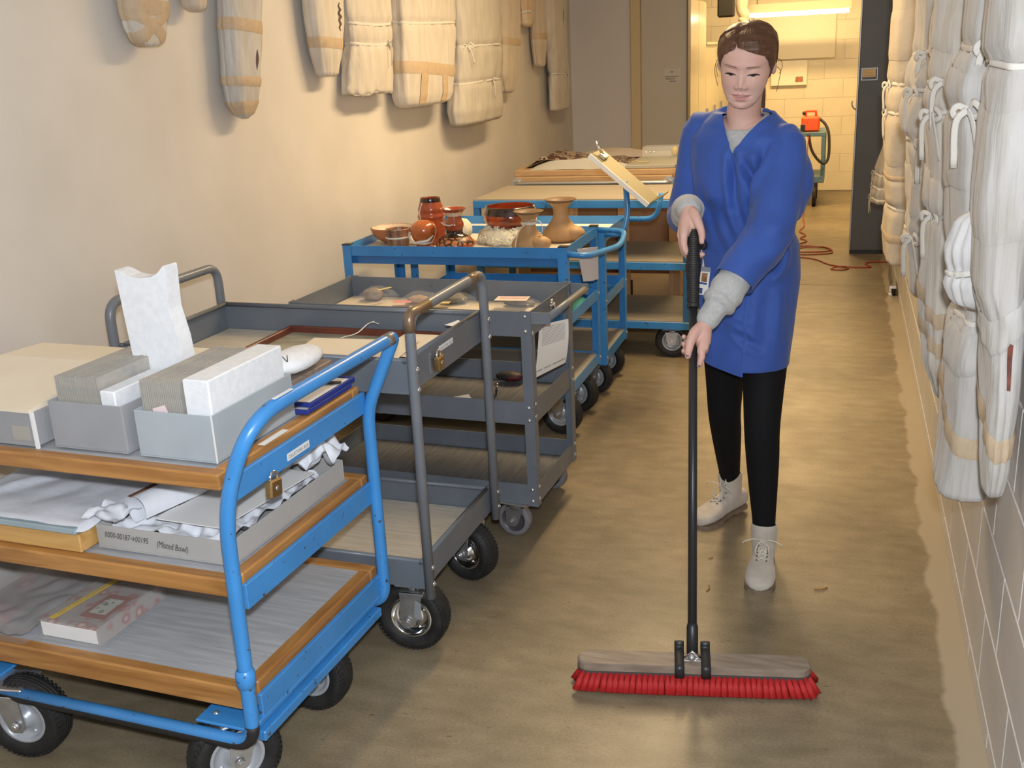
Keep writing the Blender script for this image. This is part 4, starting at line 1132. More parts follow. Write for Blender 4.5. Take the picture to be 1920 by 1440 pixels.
# things hanging on / under the blue carts
q = MB(); q.sphere((-1.12, 4.42, .53), .055, .12, .03, 18, 10, 0, lambda d: 1 + .15 * nz(d * 3)); tag(obj('teal_cushion', q, mat('teal_cloth', (0.03, 0.23, 0.22), .7)), 'small teal cloth cushion on the middle shelf of the pottery cart', 'cushion')
t = thing('hanging_tags', 'bundle of pale paper tags hanging from the pottery cart handle', 'tags', (-1.0, 4.25, .69))
for k in range(3):
    q = MB(); q.obox((-1.02 + .013 * k, 4.23 + .015 * k, .755), (.02, .012, 0), (.0006, -.001, 0), (-.012 + .006 * k, 0, .07)); obj('tag_sheet', q, mat('pale_mauve_paper', (0.50, 0.44, 0.42), .7), t)
t = thing('writing_board', 'tilted metal clipboard resting on the bent-tube handle behind the pottery', 'clipboard', (-.95, 4.86, .95))
p0, p1 = V3((-1.105, 4.72, 1.165)), V3((-.835, 4.72, .935)); dv = (p1 - p0); up = V3((0, 1, 0)); nn = dv.normalized().cross(up) * -1
if nn.z < 0: nn = -nn
q = MB(); q.obox((p0 + p1) / 2 + V3((0, .115, 0)), dv / 2, (0, .125, 0), nn * .009, .002); obj('board', q, mat('aluminium_board', (0.20, 0.175, 0.10), .4, .3), t)
q = MB(); q.obox((p0 + p1) / 2 + V3((0, -.012, 0)), dv / 2, (0, .003, 0), nn * .011, .001); obj('edge_strip', q, M_PAPER, t)
q = MB(); q.obox(p0 + dv * .12 + V3((0, .1, 0)) + nn * .017, dv * .05, (0, .045, 0), nn * .008, .003); cl = obj('spring_clip', q, M_CHROME, t)
q = MB(); q.tube([p0 + dv * .1 + V3((0, .1, 0)) + nn * .02, p0 + dv * .07 + V3((0, .1, .045)), p0 + dv * .03 + V3((0, .1, .06))], [.008, .006, .004], 8); obj('clip_lever', q, M_CHROME, cl)
q = MB(); q.obox(p1 + V3((.03, .13, .018)), (.03, 0, .016), (0, .07, 0), (0, 0, .002)); obj('bottom_lip', q, mat('aluminium_board', (0.5, 0.46, 0.34)), t)

# ------------------------------------------------------------------ wooden crate table beyond the carts
t = thing('crate_table', 'tall pine crate stand with a steel tube handle beyond the blue deck cart', 'crate', (-1.43, 6.75, 0))
q = MB(); q.box(-1.93, -.93, 6.2, 7.3, .90, .935, .003); obj('top_board', q, M_PINE, t)
q = MB(); q.box(-1.91, -.95, 6.16, 6.2, .80, .90, .003); obj('front_rail', q, M_PINE, t)
q = MB(); q.box(-.95, -.925, 6.2, 7.3, .12, .90, .003); obj('side_panel', q, mat('plywood_side', (0.42, 0.25, 0.10), .5, col2=(0.34, 0.19, 0.075), nscale=5, stretch=(1, 4, 1)), t)
q = MB(); q.box(-1.9, -1.88, 6.2, 7.3, .12, .90, .003); obj('side_panel', q, M_PINEZ, t)
for x in (-1.92, -1.60, -1.28, -.97):
    q = MB(); q.box(x, x + .07, 6.165, 6.2, .10, .80, .003); obj('upright', q, M_PINEZ, t)
q = MB(); q.box(-1.9, -.95, 6.22, 6.235, .3, .80); obj('brown_panel', q, mat('brown_hardboard', (0.24, 0.13, 0.07), .6, col2=(0.19, 0.10, 0.05), nscale=5), t)
q = MB(); q.box(-1.9, -.95, 6.16, 7.3, .10, .135, .003); obj('bottom_board', q, M_PINE, t)
q = MB(); q.tube(fillet([(-1.90, 6.165, .865), (-1.90, 6.115, .865), (-.965, 6.115, .865), (-.965, 6.165, .865)], .03, 5), .014, 12); obj('tube_handle', q, M_STEEL, t)
for x in (-1.9, -.965):
    q = MB(); q.cyl((x, 6.15, .865), (x, 6.16, .865), .034, 14); obj('handle_flange', q, M_ZINC, t)
for x in (-1.85, -1.0):
    for y in (6.25, 7.2):
        q = MB(); q.cyl((x - .02, y, .05), (x + .02, y, .05), .05, 20); q.box(x - .03, x + .03, y - .03, y + .03, .09, .10); obj('caster', q, M_RUBBER, t)
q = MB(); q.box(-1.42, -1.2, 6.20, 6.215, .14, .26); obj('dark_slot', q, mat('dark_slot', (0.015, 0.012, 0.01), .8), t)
def weave():
    m, nt, bs = _nt('brown_woven_textile'); N, L = nt.nodes, nt.links
    tc = N.new('ShaderNodeTexCoord'); vo = N.new('ShaderNodeTexVoronoi'); vo.inputs['Scale'].default_value = 26; vo.distance = 'MANHATTAN'
    L.new(tc.outputs['Object'], vo.inputs['Vector'])
    r = N.new('ShaderNodeValToRGB'); r.color_ramp.interpolation = 'CONSTANT'
    e = r.color_ramp.elements; e[0].color = (.045, .02, .016, 1); e[1].position = .42; e[1].color = (.34, .27, .2, 1); x = e.new(.72); x.color = (.05, .022, .018, 1)
    L.new(vo.outputs['Distance'], r.inputs['Fac']); L.new(r.outputs['Color'], bs.inputs['Base Color']); bs.inputs['Roughness'].default_value = .9
    return m
q = MB()
def _tex(u, v):
    x, y = -1.9 + .64 * u, 6.325 + .5 * v
    e = min(1, 6 * min(u, 1 - u, v + .12, 1 - v))
    return V3((x, y, .938 + e * (.045 * math.exp(-((u - .25) / .25) ** 2) + .02) + .012 * nz((x * 7, y * 7, 2)) * e))
q.sheet(_tex, 44, 30); tag(obj('woven_textile', q, weave()), 'heaped dark brown and cream woven textile on the crate stand', 'textile')
q = MB()
def _tis(u, v):
    x, y = -1.84 + .62 * u, 6.215 + .10 * v
    return V3((x, y, .937 + .055 * math.sin(math.pi * min(1, max(0, u))) ** .6 * v + .008 * nz((x * 9, y * 9, 5))))
q.sheet(_tis, 30, 8); tag(obj('grey_tissue_sheet', q, mat('grey_tissue', (0.40, 0.39, 0.37), .8)), 'grey tissue sheet draped before the woven textile', 'tissue paper')
q = MB(); q.box(-1.24, -.94, 6.22, 7.1, .937, .955, .002); tag(obj('grey_board', q, mat('olive_grey_board', (0.33, 0.32, 0.27), .5)), 'flat olive-grey board at the right of the crate stand', 'board')
q = MB()
def _bt(u, v):
    x, y = -1.7 + .5 * u, 6.85 + .3 * v
    return V3((x, y, .94 + .05 * max(0, math.sin(math.pi * u) * math.sin(math.pi * v)) ** .5 + .01 * nz((x * 8, y * 8, 9))))
q.sheet(_bt, 24, 14); tag(obj('taupe_cloth', q, mat('taupe_cloth', (0.36, 0.31, 0.27), .9)), 'taupe cloth heap at the back of the crate stand', 'cloth')
t = thing('clear_case', 'clear plastic case with silver and yellow pieces on the crate stand', 'case', (-1.1, 6.75, .956))
q = MB(); q.box(-1.22, -1.0, 6.68, 6.82, .956, 1.02, .003); obj('case', q, mat('clear_plastic', (0.95, 0.95, 0.93), .1, alpha=.18), t)
q = MB(); q.sphere((-1.02, 6.75, .985), .025, .02, .03, 12, 8, 0, lambda d: 1 + .3 * nz(d * 3)); obj('yellow_piece', q, mat('yellow_wax', (0.55, 0.42, 0.16), .5), t)
for k in range(3):
    q = MB(); q.sphere((-1.2 + .025 * k, 6.7, .985), .012, .012, .01, 10, 6); obj('silver_piece', q, M_CHROME, t)
q = MB(); q.tube(catmull([(-1.22, 6.3, .965), (-1.19, 6.31, .972), (-1.17, 6.3, .965), (-1.13, 6.32, .963), (-1.11, 6.32, .962)], 5), [.004] * 21, 6); tag(obj('cord_scrap', q, mat('yellow_cord', (0.4, 0.32, 0.14), .7)), 'short yellowish cord scrap on the olive-grey board', 'cord')

# ------------------------------------------------------------------ muslin-wrapped bundles hanging on both walls
def bundle(label, prof, m=None, bands=(), ties=(), slits=(), straps=(), pleat=.006, seed=0.0, n=56, step=.012, expo=2.8, wall=-1, name='wrapped_bundle', ragged=0.0, low=0.0, flaps=(), tw=.0055):
    """prof: list of (z, cx, cy, hx, hy) from the bottom up; bands: (z, width, tilt); ties: (z, side) ; wall -1 = left, 1 = right"""
    m = m or M_MUSLIN
    prof = sorted(prof)
    z0, z1 = prof[0][0], prof[-1][0]
    def surf(a, z, grow=0.0):
        cx, cy, hx, hy = interp(prof, z)
        c_, s_ = math.cos(a), math.sin(a)
        k = (abs(c_) ** expo + abs(s_) ** expo) ** (-1 / expo)
        w = nz((c_ * 3.1 + seed, s_ * 3.1, z * 1.3 + seed)) * pleat * 1.3 + nz((c_ * 9 + seed, s_ * 9, z * 2.0)) * pleat * .9 + abs(nz((c_ * 4 + seed, s_ * 4 + z * 6, z * 7))) * pleat * .8
        if low: w += low * (nz((c_ * 1.2 + seed * 3, s_ * 1.2, z * 3.2 + seed)) + .6 * nz((c_ * 2.2 + seed, s_ * 2.2, z * 7.0)))
        for (tz, _s) in ties:
            w -= .010 * math.exp(-((z - tz) / .018) ** 2) - .004 * math.exp(-((z - tz) / .06) ** 2) * math.sin(a * 9 + seed)
        e = min(1, min(hx, hy) / .03)
        g = (hx * k + w * e + grow, hy * k + w * e + grow)
        return V3((cx + c_ * max(.001, g[0]), cy + s_ * max(.001, g[1]), z))
    root = thing(name, label, 'wrapped bundle', V3((prof[-1][1], prof[-1][2], z0)), 0, 'muslin bundles on the ' + ('left' if wall < 0 else 'right') + ' wall')
    q = MB(); rings = []
    nz_ = max(6, int((z1 - z0) / step))
    for i in range(nz_ + 1):
        z = z0 + (z1 - z0) * i / nz_
        ring = [surf(2 * math.pi * j / n, z) for j in range(n)]
        if ragged and i < 3:
            ring = [p + V3((0, 0, ragged * nz((p.x * 30, p.y * 30, seed)))) for p in ring]
        rings.append(ring)
    q.loft(rings, True); obj('wrapping', q, m, root)
    for (zb, wd, tilt) in bands:
        q = MB(); rings = []
        for i in range(5):
            ring = []
            for j in range(n):
                a = 2 * math.pi * j / n
                p0 = surf(a, zb)
                z = zb - wd / 2 + wd * i / 4 + tilt * (p0.y - interp(prof, zb)[1])
                ring.append(surf(a, max(z0, z), .0035 if 0 < i < 4 else .001))
            rings.append(ring)
        q.loft(rings, False); obj('twill_band', q, M_BAND, root)
    for (zb, wd, tilt) in flaps:
        q = MB(); rings = []
        for i in range(9):
            ring = []
            for j in range(n):
                a = 2 * math.pi * j / n
                p0 = surf(a, zb)
                z = zb - wd / 2 + wd * i / 8 + tilt * (p0.x - interp(prof, zb)[0]) + .3 * tilt * (p0.y - interp(prof, zb)[1]) + .006 * nz((a * 2, seed, zb))
                ring.append(surf(a, max(z0 + .002, min(z1, z)), (.0055 + .003 * nz((a * 3, z * 9, seed))) if 0 < i < 8 else .0015))
            rings.append(ring)
        q.loft(rings, False); obj('cloth_flap', q, m, root)
    for (zs, a0, a1, wd) in straps:      # vertical straps: between angles, from z range
        q = MB(); pts = []
        for i in range(14):
            z = zs[0] + (zs[1] - zs[0]) * i / 13
            pts.append([surf(a0 + (a1 - a0) * i / 13 - wd, z, .003), surf(a0 + (a1 - a0) * i / 13 + wd, z, .003)])
        q.loft(pts, False, close=False); obj('twill_strap', q, M_BAND, root)
    for (tz, sd) in ties:
        q = MB(); q.tube([surf(2 * math.pi * j / 40, tz + .006 * math.sin(4 * math.pi * j / 40 + seed), .002) for j in range(40)], .0018, 6, closed=True, flat=4.2); obj('tie_tape', q, M_TAPE, root)
        if sd is None: continue
        p = surf(sd, tz, .006); d = V3((math.cos(sd), math.sin(sd), 0)); s_ = V3((-d.y, d.x, 0))
        for sg in (-1, 1):
            q = MB(); q.tube(catmull([p, p + s_ * sg * .018 + V3((0, 0, .012 + .004 * sg)) + d * .012, p + s_ * sg * (.034 + .006 * sg) + V3((0, 0, -.004)) + d * .014, p + s_ * sg * .020 + V3((0, 0, -.016)) + d * .010, p + d * .004], 5), .0011, 6, flat=tw * .8 / .0011); obj('tie_bow', q, M_TAPE, root)
            q = MB(); q.tube(catmull([p + d * .004, p + s_ * sg * .02 + V3((0, 0, -.03)) + d * .012, p + s_ * sg * (.03 + .01 * sg) + V3((0, 0, -.075 - tw * 5)) + d * .006], 5), .0011, 6, flat=tw * .85 / .0011); obj('tie_tail', q, M_TAPE, root)
    for (pts, mm) in slits:
        q = MB(); L_, Rr = [], []
        for (a, z, wd) in pts:
            L_.append(surf(a - wd, z, .002)); Rr.append(surf(a + wd, z, .002))
        q.loft([[l, (l + r) / 2 + (l + r).normalized() * 0, r] for l, r in zip(L_, Rr)], False, close=False)
        obj('bare_object_patch', q, mm, root)
    # hanging loop to a wall hook above the frame
    top = V3((prof[-1][1], prof[-1][2], z1))
    xw = XL + .004 if wall < 0 else XR - .004
    q = MB(); q.tube([top - V3((0, 0, .02)), top + V3((0, 0, .05)), V3((xw, top.y, z1 + .10))], .006, 6); obj('hanging_cord', q, M_TAPE, root)
    return root
PI = math.pi
xl = -2.19
bundle('narrow bundle with crossed tan bands at its tip, leftmost on the left wall',
       [(1.70, xl, 3.06, .02, .03), (1.715, xl, 3.06, .03, .06), (1.76, xl, 3.06, .036, .085), (1.83, xl, 3.07, .04, .105), (2.2, xl, 3.08, .045, .12)], M_MUSLIN, bands=((1.82, .05, -.05), (1.765, .045, .5), (1.76, .045, -.5)), seed=1)
bundle('short bundle tip showing between the first and second long bundles on the left wall',
       [(1.815, xl, 3.36, .015, .02), (1.83, xl, 3.36, .03, .05), (1.9, xl, 3.37, .035, .065), (2.2, xl, 3.38, .04, .07)], M_MUSLINT, seed=2)
bundle('long narrow boat-shaped bundle with two tan bands and a dark slit on the left wall',
       [(1.435, xl, 3.60, .008, .012), (1.45, xl, 3.60, .02, .05), (1.50, xl, 3.60, .034, .085), (1.58, xl, 3.61, .042, .10), (1.75, xl, 3.64, .046, .115), (1.9, xl, 3.67, .048, .125), (2.25, xl, 3.68, .048, .13)],
       M_MUSLINW, bands=((1.57, .035, -.06), (1.77, .045, -.08), (1.475, .05, 0)), slits=(([(.35, 1.61 + .075 * k / 8, .01 + .10 * math.sin(PI * k / 8)) for k in range(9)], M_DARKHOLE),), seed=3)
bundle('tapered bundle with one tan band and an irregular dark tear on the left wall',
       [(1.565, xl, 4.32, .02, .05), (1.575, xl, 4.32, .034, .075), (1.68, xl, 4.33, .045, .115), (1.8, xl, 4.34, .05, .145), (2.25, xl, 4.36, .052, .18)],
       M_MUSLIN, bands=((1.705, .045, -.05),), slits=(([(.5 - .12 * (k % 2), 1.755 + .12 * k / 8, .02 + .07 * math.sin(PI * k / 8)) for k in range(9)], M_DARKHOLE),), seed=4)
bundle('loose skirted bundle tied with string below its middle on the left wall',
       [(1.475, xl, 4.74, .05, .235), (1.485, xl, 4.74, .055, .24), (1.6, xl, 4.76, .06, .225), (1.69, xl, 4.78, .06, .215), (1.8, xl, 4.79, .062, .225), (2.25, xl, 4.80, .062, .23)],
       M_MUSLIN, ties=((1.70, .5), (1.79, None)), pleat=.012, seed=5, expo=2.4, ragged=.03)
bundle('wide straight bundle with a tan waist band and two upright straps on the left wall',
       [(1.385, -2.165, 5.36, .05, .26), (1.40, -2.165, 5.37, .07, .31), (1.44, -2.165, 5.38, .08, .335), (1.56, -2.165, 5.40, .085, .35), (1.75, -2.165, 5.44, .085, .365), (2.25, -2.165, 5.5, .085, .385)],
       M_MUSLIN, bands=((1.565, .06, -.06),), straps=(((1.40, 1.55), .35, .3, .10), ((1.40, 1.55), -.55, -.5, .12)), ties=((1.80, None),), pleat=.006, seed=6, expo=3.4)
bundle('biggest grey muslin bundle, gathered by strings above a tapering skirt, on the left wall',
       [(1.235, -2.15, 6.18, .05, .34), (1.25, -2.15, 6.18, .07, .37), (1.32, -2.15, 6.18, .082, .39), (1.46, -2.15, 6.19, .082, .365), (1.6, -2.15, 6.23, .088, .38), (2.25, -2.15, 6.27, .09, .385)],
       mat('grey_muslin', (0.52, 0.48, 0.42), .85, col2=(0.46, 0.42, 0.36), nscale=9, stretch=(3, 3, .7), bump=.45, bscale=55, bstretch=(2.6, 2.6, .35)), ties=((1.475, .2), (1.68, -.9)), pleat=.011, seed=7, expo=2.8)
bundle('slim pointed bundle with one tan band right of the biggest grey bundle',
       [(1.375, xl, 6.96, .02, .05), (1.39, xl, 6.96, .035, .09), (1.5, xl, 6.98, .05, .16), (1.66, xl, 7.02, .055, .185), (2.25, xl, 7.1, .055, .19)], M_MUSLINT, bands=((1.70, .045, -.05),), seed=8)
bundle('short tan-stained bundle end high on the left wall near its far end',
       [(1.80, xl, 7.48, .02, .05), (1.82, xl, 7.48, .04, .09), (1.92, xl, 7.5, .045, .12), (2.25, xl, 7.5, .045, .12)], mat('stained_muslin', (0.55, 0.38, 0.24), .85, col2=(0.60, 0.50, 0.38), nscale=6), ties=((1.9, None),), seed=9)
bundle('narrow flat bundle with a brown slit, last before the wall corner on the left wall',
       [(1.185, -2.17, 8.27, .04, .22), (1.195, -2.17, 8.27, .045, .235), (1.45, -2.17, 8.27, .05, .22), (1.6, -2.17, 8.22, .055, .21), (1.8, -2.17, 8.18, .06, .25), (2.25, -2.17, 8.2, .06, .28)],
       M_MUSLIN, ties=((1.46, .3),), slits=(([(.2, 1.80 + .13 * k / 6, .03 + .03 * math.sin(PI * k / 6)) for k in range(7)], M_REDHOLE),), pleat=.009, seed=10)
bundle('thin banded bundle overlapped by the last flat bundle on the left wall',
       [(1.52, -2.19, 7.80, .02, .05), (1.54, -2.19, 7.80, .035, .08), (1.7, -2.19, 7.80, .045, .11), (2.25, -2.19, 7.80, .045, .11)], M_MUSLINT, bands=((1.74, .045, 0),), seed=11)

# right wall, from the camera outwards
xr = XR
bundle('slender blade-like bundle nearest the camera on the right wall, with a red-brown slit',
       [(.685, .335, 2.215, .010, .02), (.70, .336, 2.22, .018, .045), (.76, .338, 2.24, .024, .075), (.9, .338, 2.27, .028, .10), (1.05, .332, 2.29, .034, .11), (1.13, .318, 2.30, .046, .12), (1.3, .318, 2.31, .05, .13), (1.7, .32, 2.32, .055, .14), (2.2, .32, 2.32, .055, .15)],
       M_MUSLINW, bands=((.855, .05, .6),), flaps=((1.08, .07, .9), (1.36, .25, .2), (1.66, .22, -.2)), low=.008, expo=3.2, ties=((1.56, None),), slits=(([(-1.45, .93 + .13 * k / 8, .10 + .05 * math.sin(PI * k / 8)) for k in range(9)], M_REDHOLE),), seed=21, wall=1, pleat=.005)
bundle('broad flat-ended white bundle with a tan band near its squared foot on the right wall',
       [(.545, .315, 2.60, .045, .11), (.555, .315, 2.60, .052, .13), (.75, .325, 2.62, .054, .15), (.90, .325, 2.63, .056, .16), (1.02, .330, 2.65, .050, .15), (1.1, .322, 2.65, .060, .165), (1.18, .315, 2.66, .066, .17), (1.35, .310, 2.66, .070, .17), (1.5, .305, 2.66, .075, .17), (1.62, .315, 2.66, .065, .16), (2.2, .315, 2.66, .065, .17)],
       M_MUSLINW, bands=((.765, .05, .55),), flaps=((.95, .10, .5), (1.33, .18, -.5), (1.52, .10, .3)), low=.010, tw=.010, ties=((1.46, -2.2), (1.59, -1.9), (.985, None)), pleat=.005, seed=22, wall=1, expo=3.4)
bundle('cloth-capped pouch bulging over the broad white bundle on the right wall',
       [(1.035, .300, 2.43, .01, .01), (1.05, .300, 2.43, .045, .025), (1.10, .300, 2.43, .060, .040), (1.17, .302, 2.43, .064, .042), (1.23, .305, 2.44, .05, .035), (1.26, .31, 2.45, .015, .012), (2.2, .335, 2.455, .010, .010)],
       mat('pouch_white_cloth', (0.60, 0.585, 0.57), .8, bump=.5, bscale=30), pleat=.012, seed=23, wall=1, name='wrapped_pouch', ties=((1.12, None),))  # pouch cloth in one even off-white colour
bundle('pointed bundle with diagonal tan bands, third bundle from the camera, right wall',
       [(.625, .305, 3.02, .006, .012), (.65, .305, 3.02, .022, .04), (.76, .300, 3.04, .046, .09), (.86, .297, 3.06, .056, .11), (1.0, .295, 3.07, .06, .12), (1.1, .293, 3.08, .062, .13), (1.25, .30, 3.10, .075, .14), (1.45, .295, 3.12, .085, .15), (1.7, .30, 3.14, .08, .15), (2.2, .30, 3.14, .08, .16)],
       M_MUSLIN, bands=((.87, .045, .8), (.97, .045, .9)), ties=((1.42, -2.4), (1.50, -2.2), (1.15, -2.6)), pleat=.010, low=.016, tw=.009, flaps=((1.28, .10, .8), (1.6, .14, -.5)), seed=24, wall=1, expo=2.8)
bundle('lumpy gathered bundle full of knotted ties, fourth from the camera on the right wall',
       [(.80, .30, 3.62, .05, .12), (.82, .30, 3.62, .07, .15), (1.0, .295, 3.64, .085, .17), (1.2, .295, 3.66, .085, .18), (1.38, .285, 3.68, .095, .18), (1.6, .295, 3.70, .085, .18), (2.2, .30, 3.70, .085, .18)],
       M_MUSLIN, ties=((1.0, -2.4), (1.30, -2.0), (1.45, -2.6), (1.56, -2.3)), pleat=.012, low=.020, tw=.010, flaps=((1.2, .12, .6),), seed=25, wall=1, expo=2.7)
bundle('tall flat tan bundle with stitched panels beside the dark cabinet on the right wall',
       [(.655, .29, 5.0, .07, .23), (.665, .29, 5.0, .084, .25), (.78, .285, 5.02, .088, .26), (.95, .285, 5.02, .085, .26), (1.05, .280, 5.04, .095, .27), (1.3, .278, 5.05, .10, .28), (1.5, .28, 5.06, .098, .28), (2.25, .285, 5.08, .095, .28)],
       mat('tan_grey_muslin', (0.52, 0.455, 0.37), .85, col2=(0.46, 0.40, 0.32), nscale=7, bump=.4, bscale=50), bands=((.775, .035, 0), (1.035, .02, 0)), ties=((1.42, -2.7), (1.30, -2.9), (.90, None)), flaps=((1.2, .2, .1), (.97, .10, 0), (1.62, .2, 0)), low=.008, tw=.008, pleat=.004, seed=26, wall=1, expo=4.5, ragged=.02)
bundle('small grey hanging bag fastened with three bows, farthest on the right wall',
       [(.62, .255, 7.0, .055, .14), (.635, .255, 7.0, .07, .16), (.8, .265, 7.0, .065, .15), (1.0, .30, 7.0, .05, .12), (1.15, .32, 7.0, .03, .08), (1.9, .34, 7.0, .012, .02)],
       mat('cool_grey_cloth', (0.40, 0.375, 0.35), .85, col2=(0.34, 0.32, 0.3), nscale=8, bump=.4, bscale=40), ties=((.72, PI * .95), (.80, PI * .95), (.65, PI * .95)), pleat=.006, seed=27, wall=1)

# ------------------------------------------------------------------ far room
t = thing('steel_cabinet', 'tall dark grey steel cabinet at the end of the block wall', 'cabinet', (.25, 8.85, 0))
q = MB(); q.box(.09, .388, 8.5, 9.3, .0, 2.6, .006); obj('body', q, M_CAB, t)
q = MB(); q.box(.088, .388, 8.492, 8.5, .0, .03); obj('plinth', q, mat('black_trim', (0.015, 0.016, 0.018), .4), t)
q = MB(); q.box(.084, .094, 8.488, 8.5, .03, 2.6, .002); obj('edge_strip', q, M_STEEL, t)
q = MB()
for (a, b_, c, d) in ((.11, .225, 1.395, 1.40), (.11, .225, 1.312, 1.317), (.11, .115, 1.317, 1.395), (.22, .225, 1.317, 1.395)): q.box(a, b_, 8.49, 8.5, c, d)
lh = obj('label_holder', q, M_STEEL, t)
q = MB(); q.box(.118, .210, 8.494, 8.497, 1.335, 1.392); lc = obj('label_card', q, mat('tan_card', (0.66, 0.50, 0.28), .6), lh)
for k in range(4):
    q = MB(); q.box(.125, .20 - .012 * (k % 2), 8.493, 8.494, 1.345 + .011 * k, 1.348 + .011 * k); obj('print_line', q, mat('tan_ink', (0.45, 0.30, 0.16), .7), lc)
q = MB(); q.tube(catmull([(.083, 8.5, 1.10), (.06, 8.49, 1.12), (.052, 8.49, 1.15), (.058, 8.49, 1.165)], 4), .005, 6); obj('hook', q, M_STEEL, t)
# beige lockers down the left of the far room
def locker_row(label, y0, n, w, z1, x=-1.25):
    t = thing('beige_locker', label, 'locker', (x - .25, y0 + n * w / 2, 0))
    q = MB(); q.box(x - .55, x - .012, y0, y0 + n * w, 0, z1, .004); obj('body', q, M_BEIGECAB, t)
    for k in range(n):
        q = MB(); q.box(x - .012, x, y0 + k * w + .004, y0 + (k + 1) * w - .004, .06, z1 - .03, .004); d = obj('locker_door', q, M_BEIGECAB, t)
        q = MB(); q.box(x, x + .02, y0 + k * w + .05, y0 + k * w + .065, .95, 1.05, .002); obj('door_handle', q, M_STEEL, d)
    q = MB(); q.box(x - .56, x + .012, y0 - .004, y0 + n * w + .004, z1, z1 + .025, .003); obj('top_cap', q, M_BEIGECAB, t)
locker_row('tall glossy beige lockers right behind the taupe door', 9.12, 2, .52, 2.02)
locker_row('lower beige lockers farther down the left of the far room', 10.18, 3, .6, 1.62)
t = thing('black_bag', 'squarish black bag hanging high before the beige lockers', 'bag', (-1.15, 10.9, 1.87))
q = MB(); q.box(-1.23, -1.07, 10.85, 10.97, 1.87, 2.2, .015); obj('bag_body', q, mat('black_cloth', (0.012, 0.011, 0.011), .8), t)
q = MB(); q.tube([(-1.15, 10.91, 2.19), (-1.15, 10.91, 2.85)], .006, 6); obj('hanging_cord', q, M_TAPE, t)
t = thing('wrapped_roll', 'loosely wrapped cream roll hanging beside the black bag', 'roll', (-1.02, 11.2, 1.8))
q = MB(); q.tube(catmull([(-1.03, 11.2, 1.8), (-1.0, 11.2, 1.88), (-1.03, 11.2, 1.98), (-.98, 11.2, 2.3)], 8), [.01, .03, .045, .05, .055, .052, .05, .05] + [.055] * 8 + [.06] * 9, 14); obj('roll', q, M_MUSLINT, t)
q = MB(); q.tube([(-.98, 11.2, 2.28), (-.98, 11.2, 2.85)], .006, 6); obj('hanging_cord', q, M_TAPE, t)
# hanging fluorescent fixture in the far room
t = thing('fluorescent_fixture', 'long glowing fluorescent light hanging before the far wall', 'light', (-.5, 11.4, 1.9))
q = MB(); q.prism([(-.10, 0), (.10, 0), (.05, .085), (-.05, .085)], (-1.0, 11.5, 1.905), (0, 1, 0), (0, 0, 1), 1.02); q.v = [p for p in q.v]; obj('reflector_hood', q, mat('grey_hood', (0.42, 0.38, 0.28), .5), t)
mt, nt_, bs_ = _nt('glowing_tube'); bs_.inputs['Emission Color'].default_value = (1.0, .9, .68, 1); bs_.inputs['Emission Strength'].default_value = 14
q = MB(); q.cyl((-.97, 11.5, 1.887), (.0, 11.5, 1.887), .024, 14); obj('tube', q, mt, t)
q = MB()
for x in (-.9, -.1):
    q = MB(); q.cyl((x, 11.5, 1.985), (x, 11.5, 2.85), .006, 6); obj('hanging_rod', q, M_STEEL, t)
# boards on the far wall
t = thing('wall_board', 'large blank cream board on the far wall below the light', 'board', (-.55, 12.18, 1.42))
q = MB(); q.box(-.985, -.125, 12.165, 12.19, 1.43, 1.95, .003); obj('panel', q, mat('cream_board', (0.75, 0.66, 0.47), .6), t)
t = thing('wall_chart', 'smaller cream chart with a little red-brown picture on the far wall', 'chart', (-.6, 12.15, 1.15))
q = MB(); q.box(-.785, -.405, 12.15, 12.19, 1.155, 1.415, .003); ch = obj('panel', q, mat('pale_chart', (0.80, 0.72, 0.54), .6), t)
q = MB(); q.box(-.525, -.445, 12.146, 12.15, 1.19, 1.245); obj('picture', q, mat('red_brown_picture', (0.30, 0.07, 0.03), .5, col2=(0.45, 0.20, 0.10), nscale=30), t)
# distant cart with the orange vacuum
t = thing('distant_cart', 'blue-grey steel cart standing before the far wall', 'cart', (-.32, 11.35, 0))
MB7 = mat('blue_grey_enamel', (0.10, 0.19, 0.25), .4)
for (z0, z1) in ((.695, .735), (.235, .30)):
    q = MB(); q.box(-.60, -.165, 11.05, 11.65, z0, z1, .004); obj('shelf', q, MB7, t)
for x in (-.58, -.185):
    for y in (11.07, 11.63):
        q = MB(); q.box(x - .018, x + .018, y - .018, y + .018, .235, .735, .003); obj('post', q, MB7, t)
        q = MB(); q.cyl((x - .07 - .018, y + .0, .10), (x - .07 + .018, y + .0, .10), .10, 20); q.box(x - .10, x - .04, y - .03, y + .03, .19, .235); obj('caster', q, M_RUBBER, t)
t = thing('orange_vacuum', 'orange portable vacuum with black hose standing on the distant cart', 'vacuum', (-.33, 11.2, .736))
M_OR = mat('orange_plastic', (0.80, 0.10, 0.015), .35)
q = MB(); q.box(-.41, -.23, 11.12, 11.3, .737, .885, .018); obj('body', q, M_OR, t)
q = MB(); q.tube(fillet([(-.37, 11.2, .88), (-.37, 11.2, .935), (-.27, 11.2, .935), (-.27, 11.2, .88)], .015, 4), .012, 10); obj('carry_handle', q, M_OR, t)
q = MB(); q.box(-.415, -.37, 11.11, 11.12, .745, .81, .003); q.sphere((-.385, 11.2, .915), .02); obj('black_vent', q, M_BLACK, t)
q = MB(); q.tube(catmull([(-.23, 11.15, .86), (-.17, 11.12, .80), (-.135, 11.08, .70), (-.13, 11.05, .5), (-.17, 11.03, .43), (-.24, 11.02, .48), (-.30, 11.02, .58), (-.33, 11.03, .72)], 8), .014, 10); obj('hose', q, mat('black_hose', (0.03, 0.025, 0.02), .5), t)
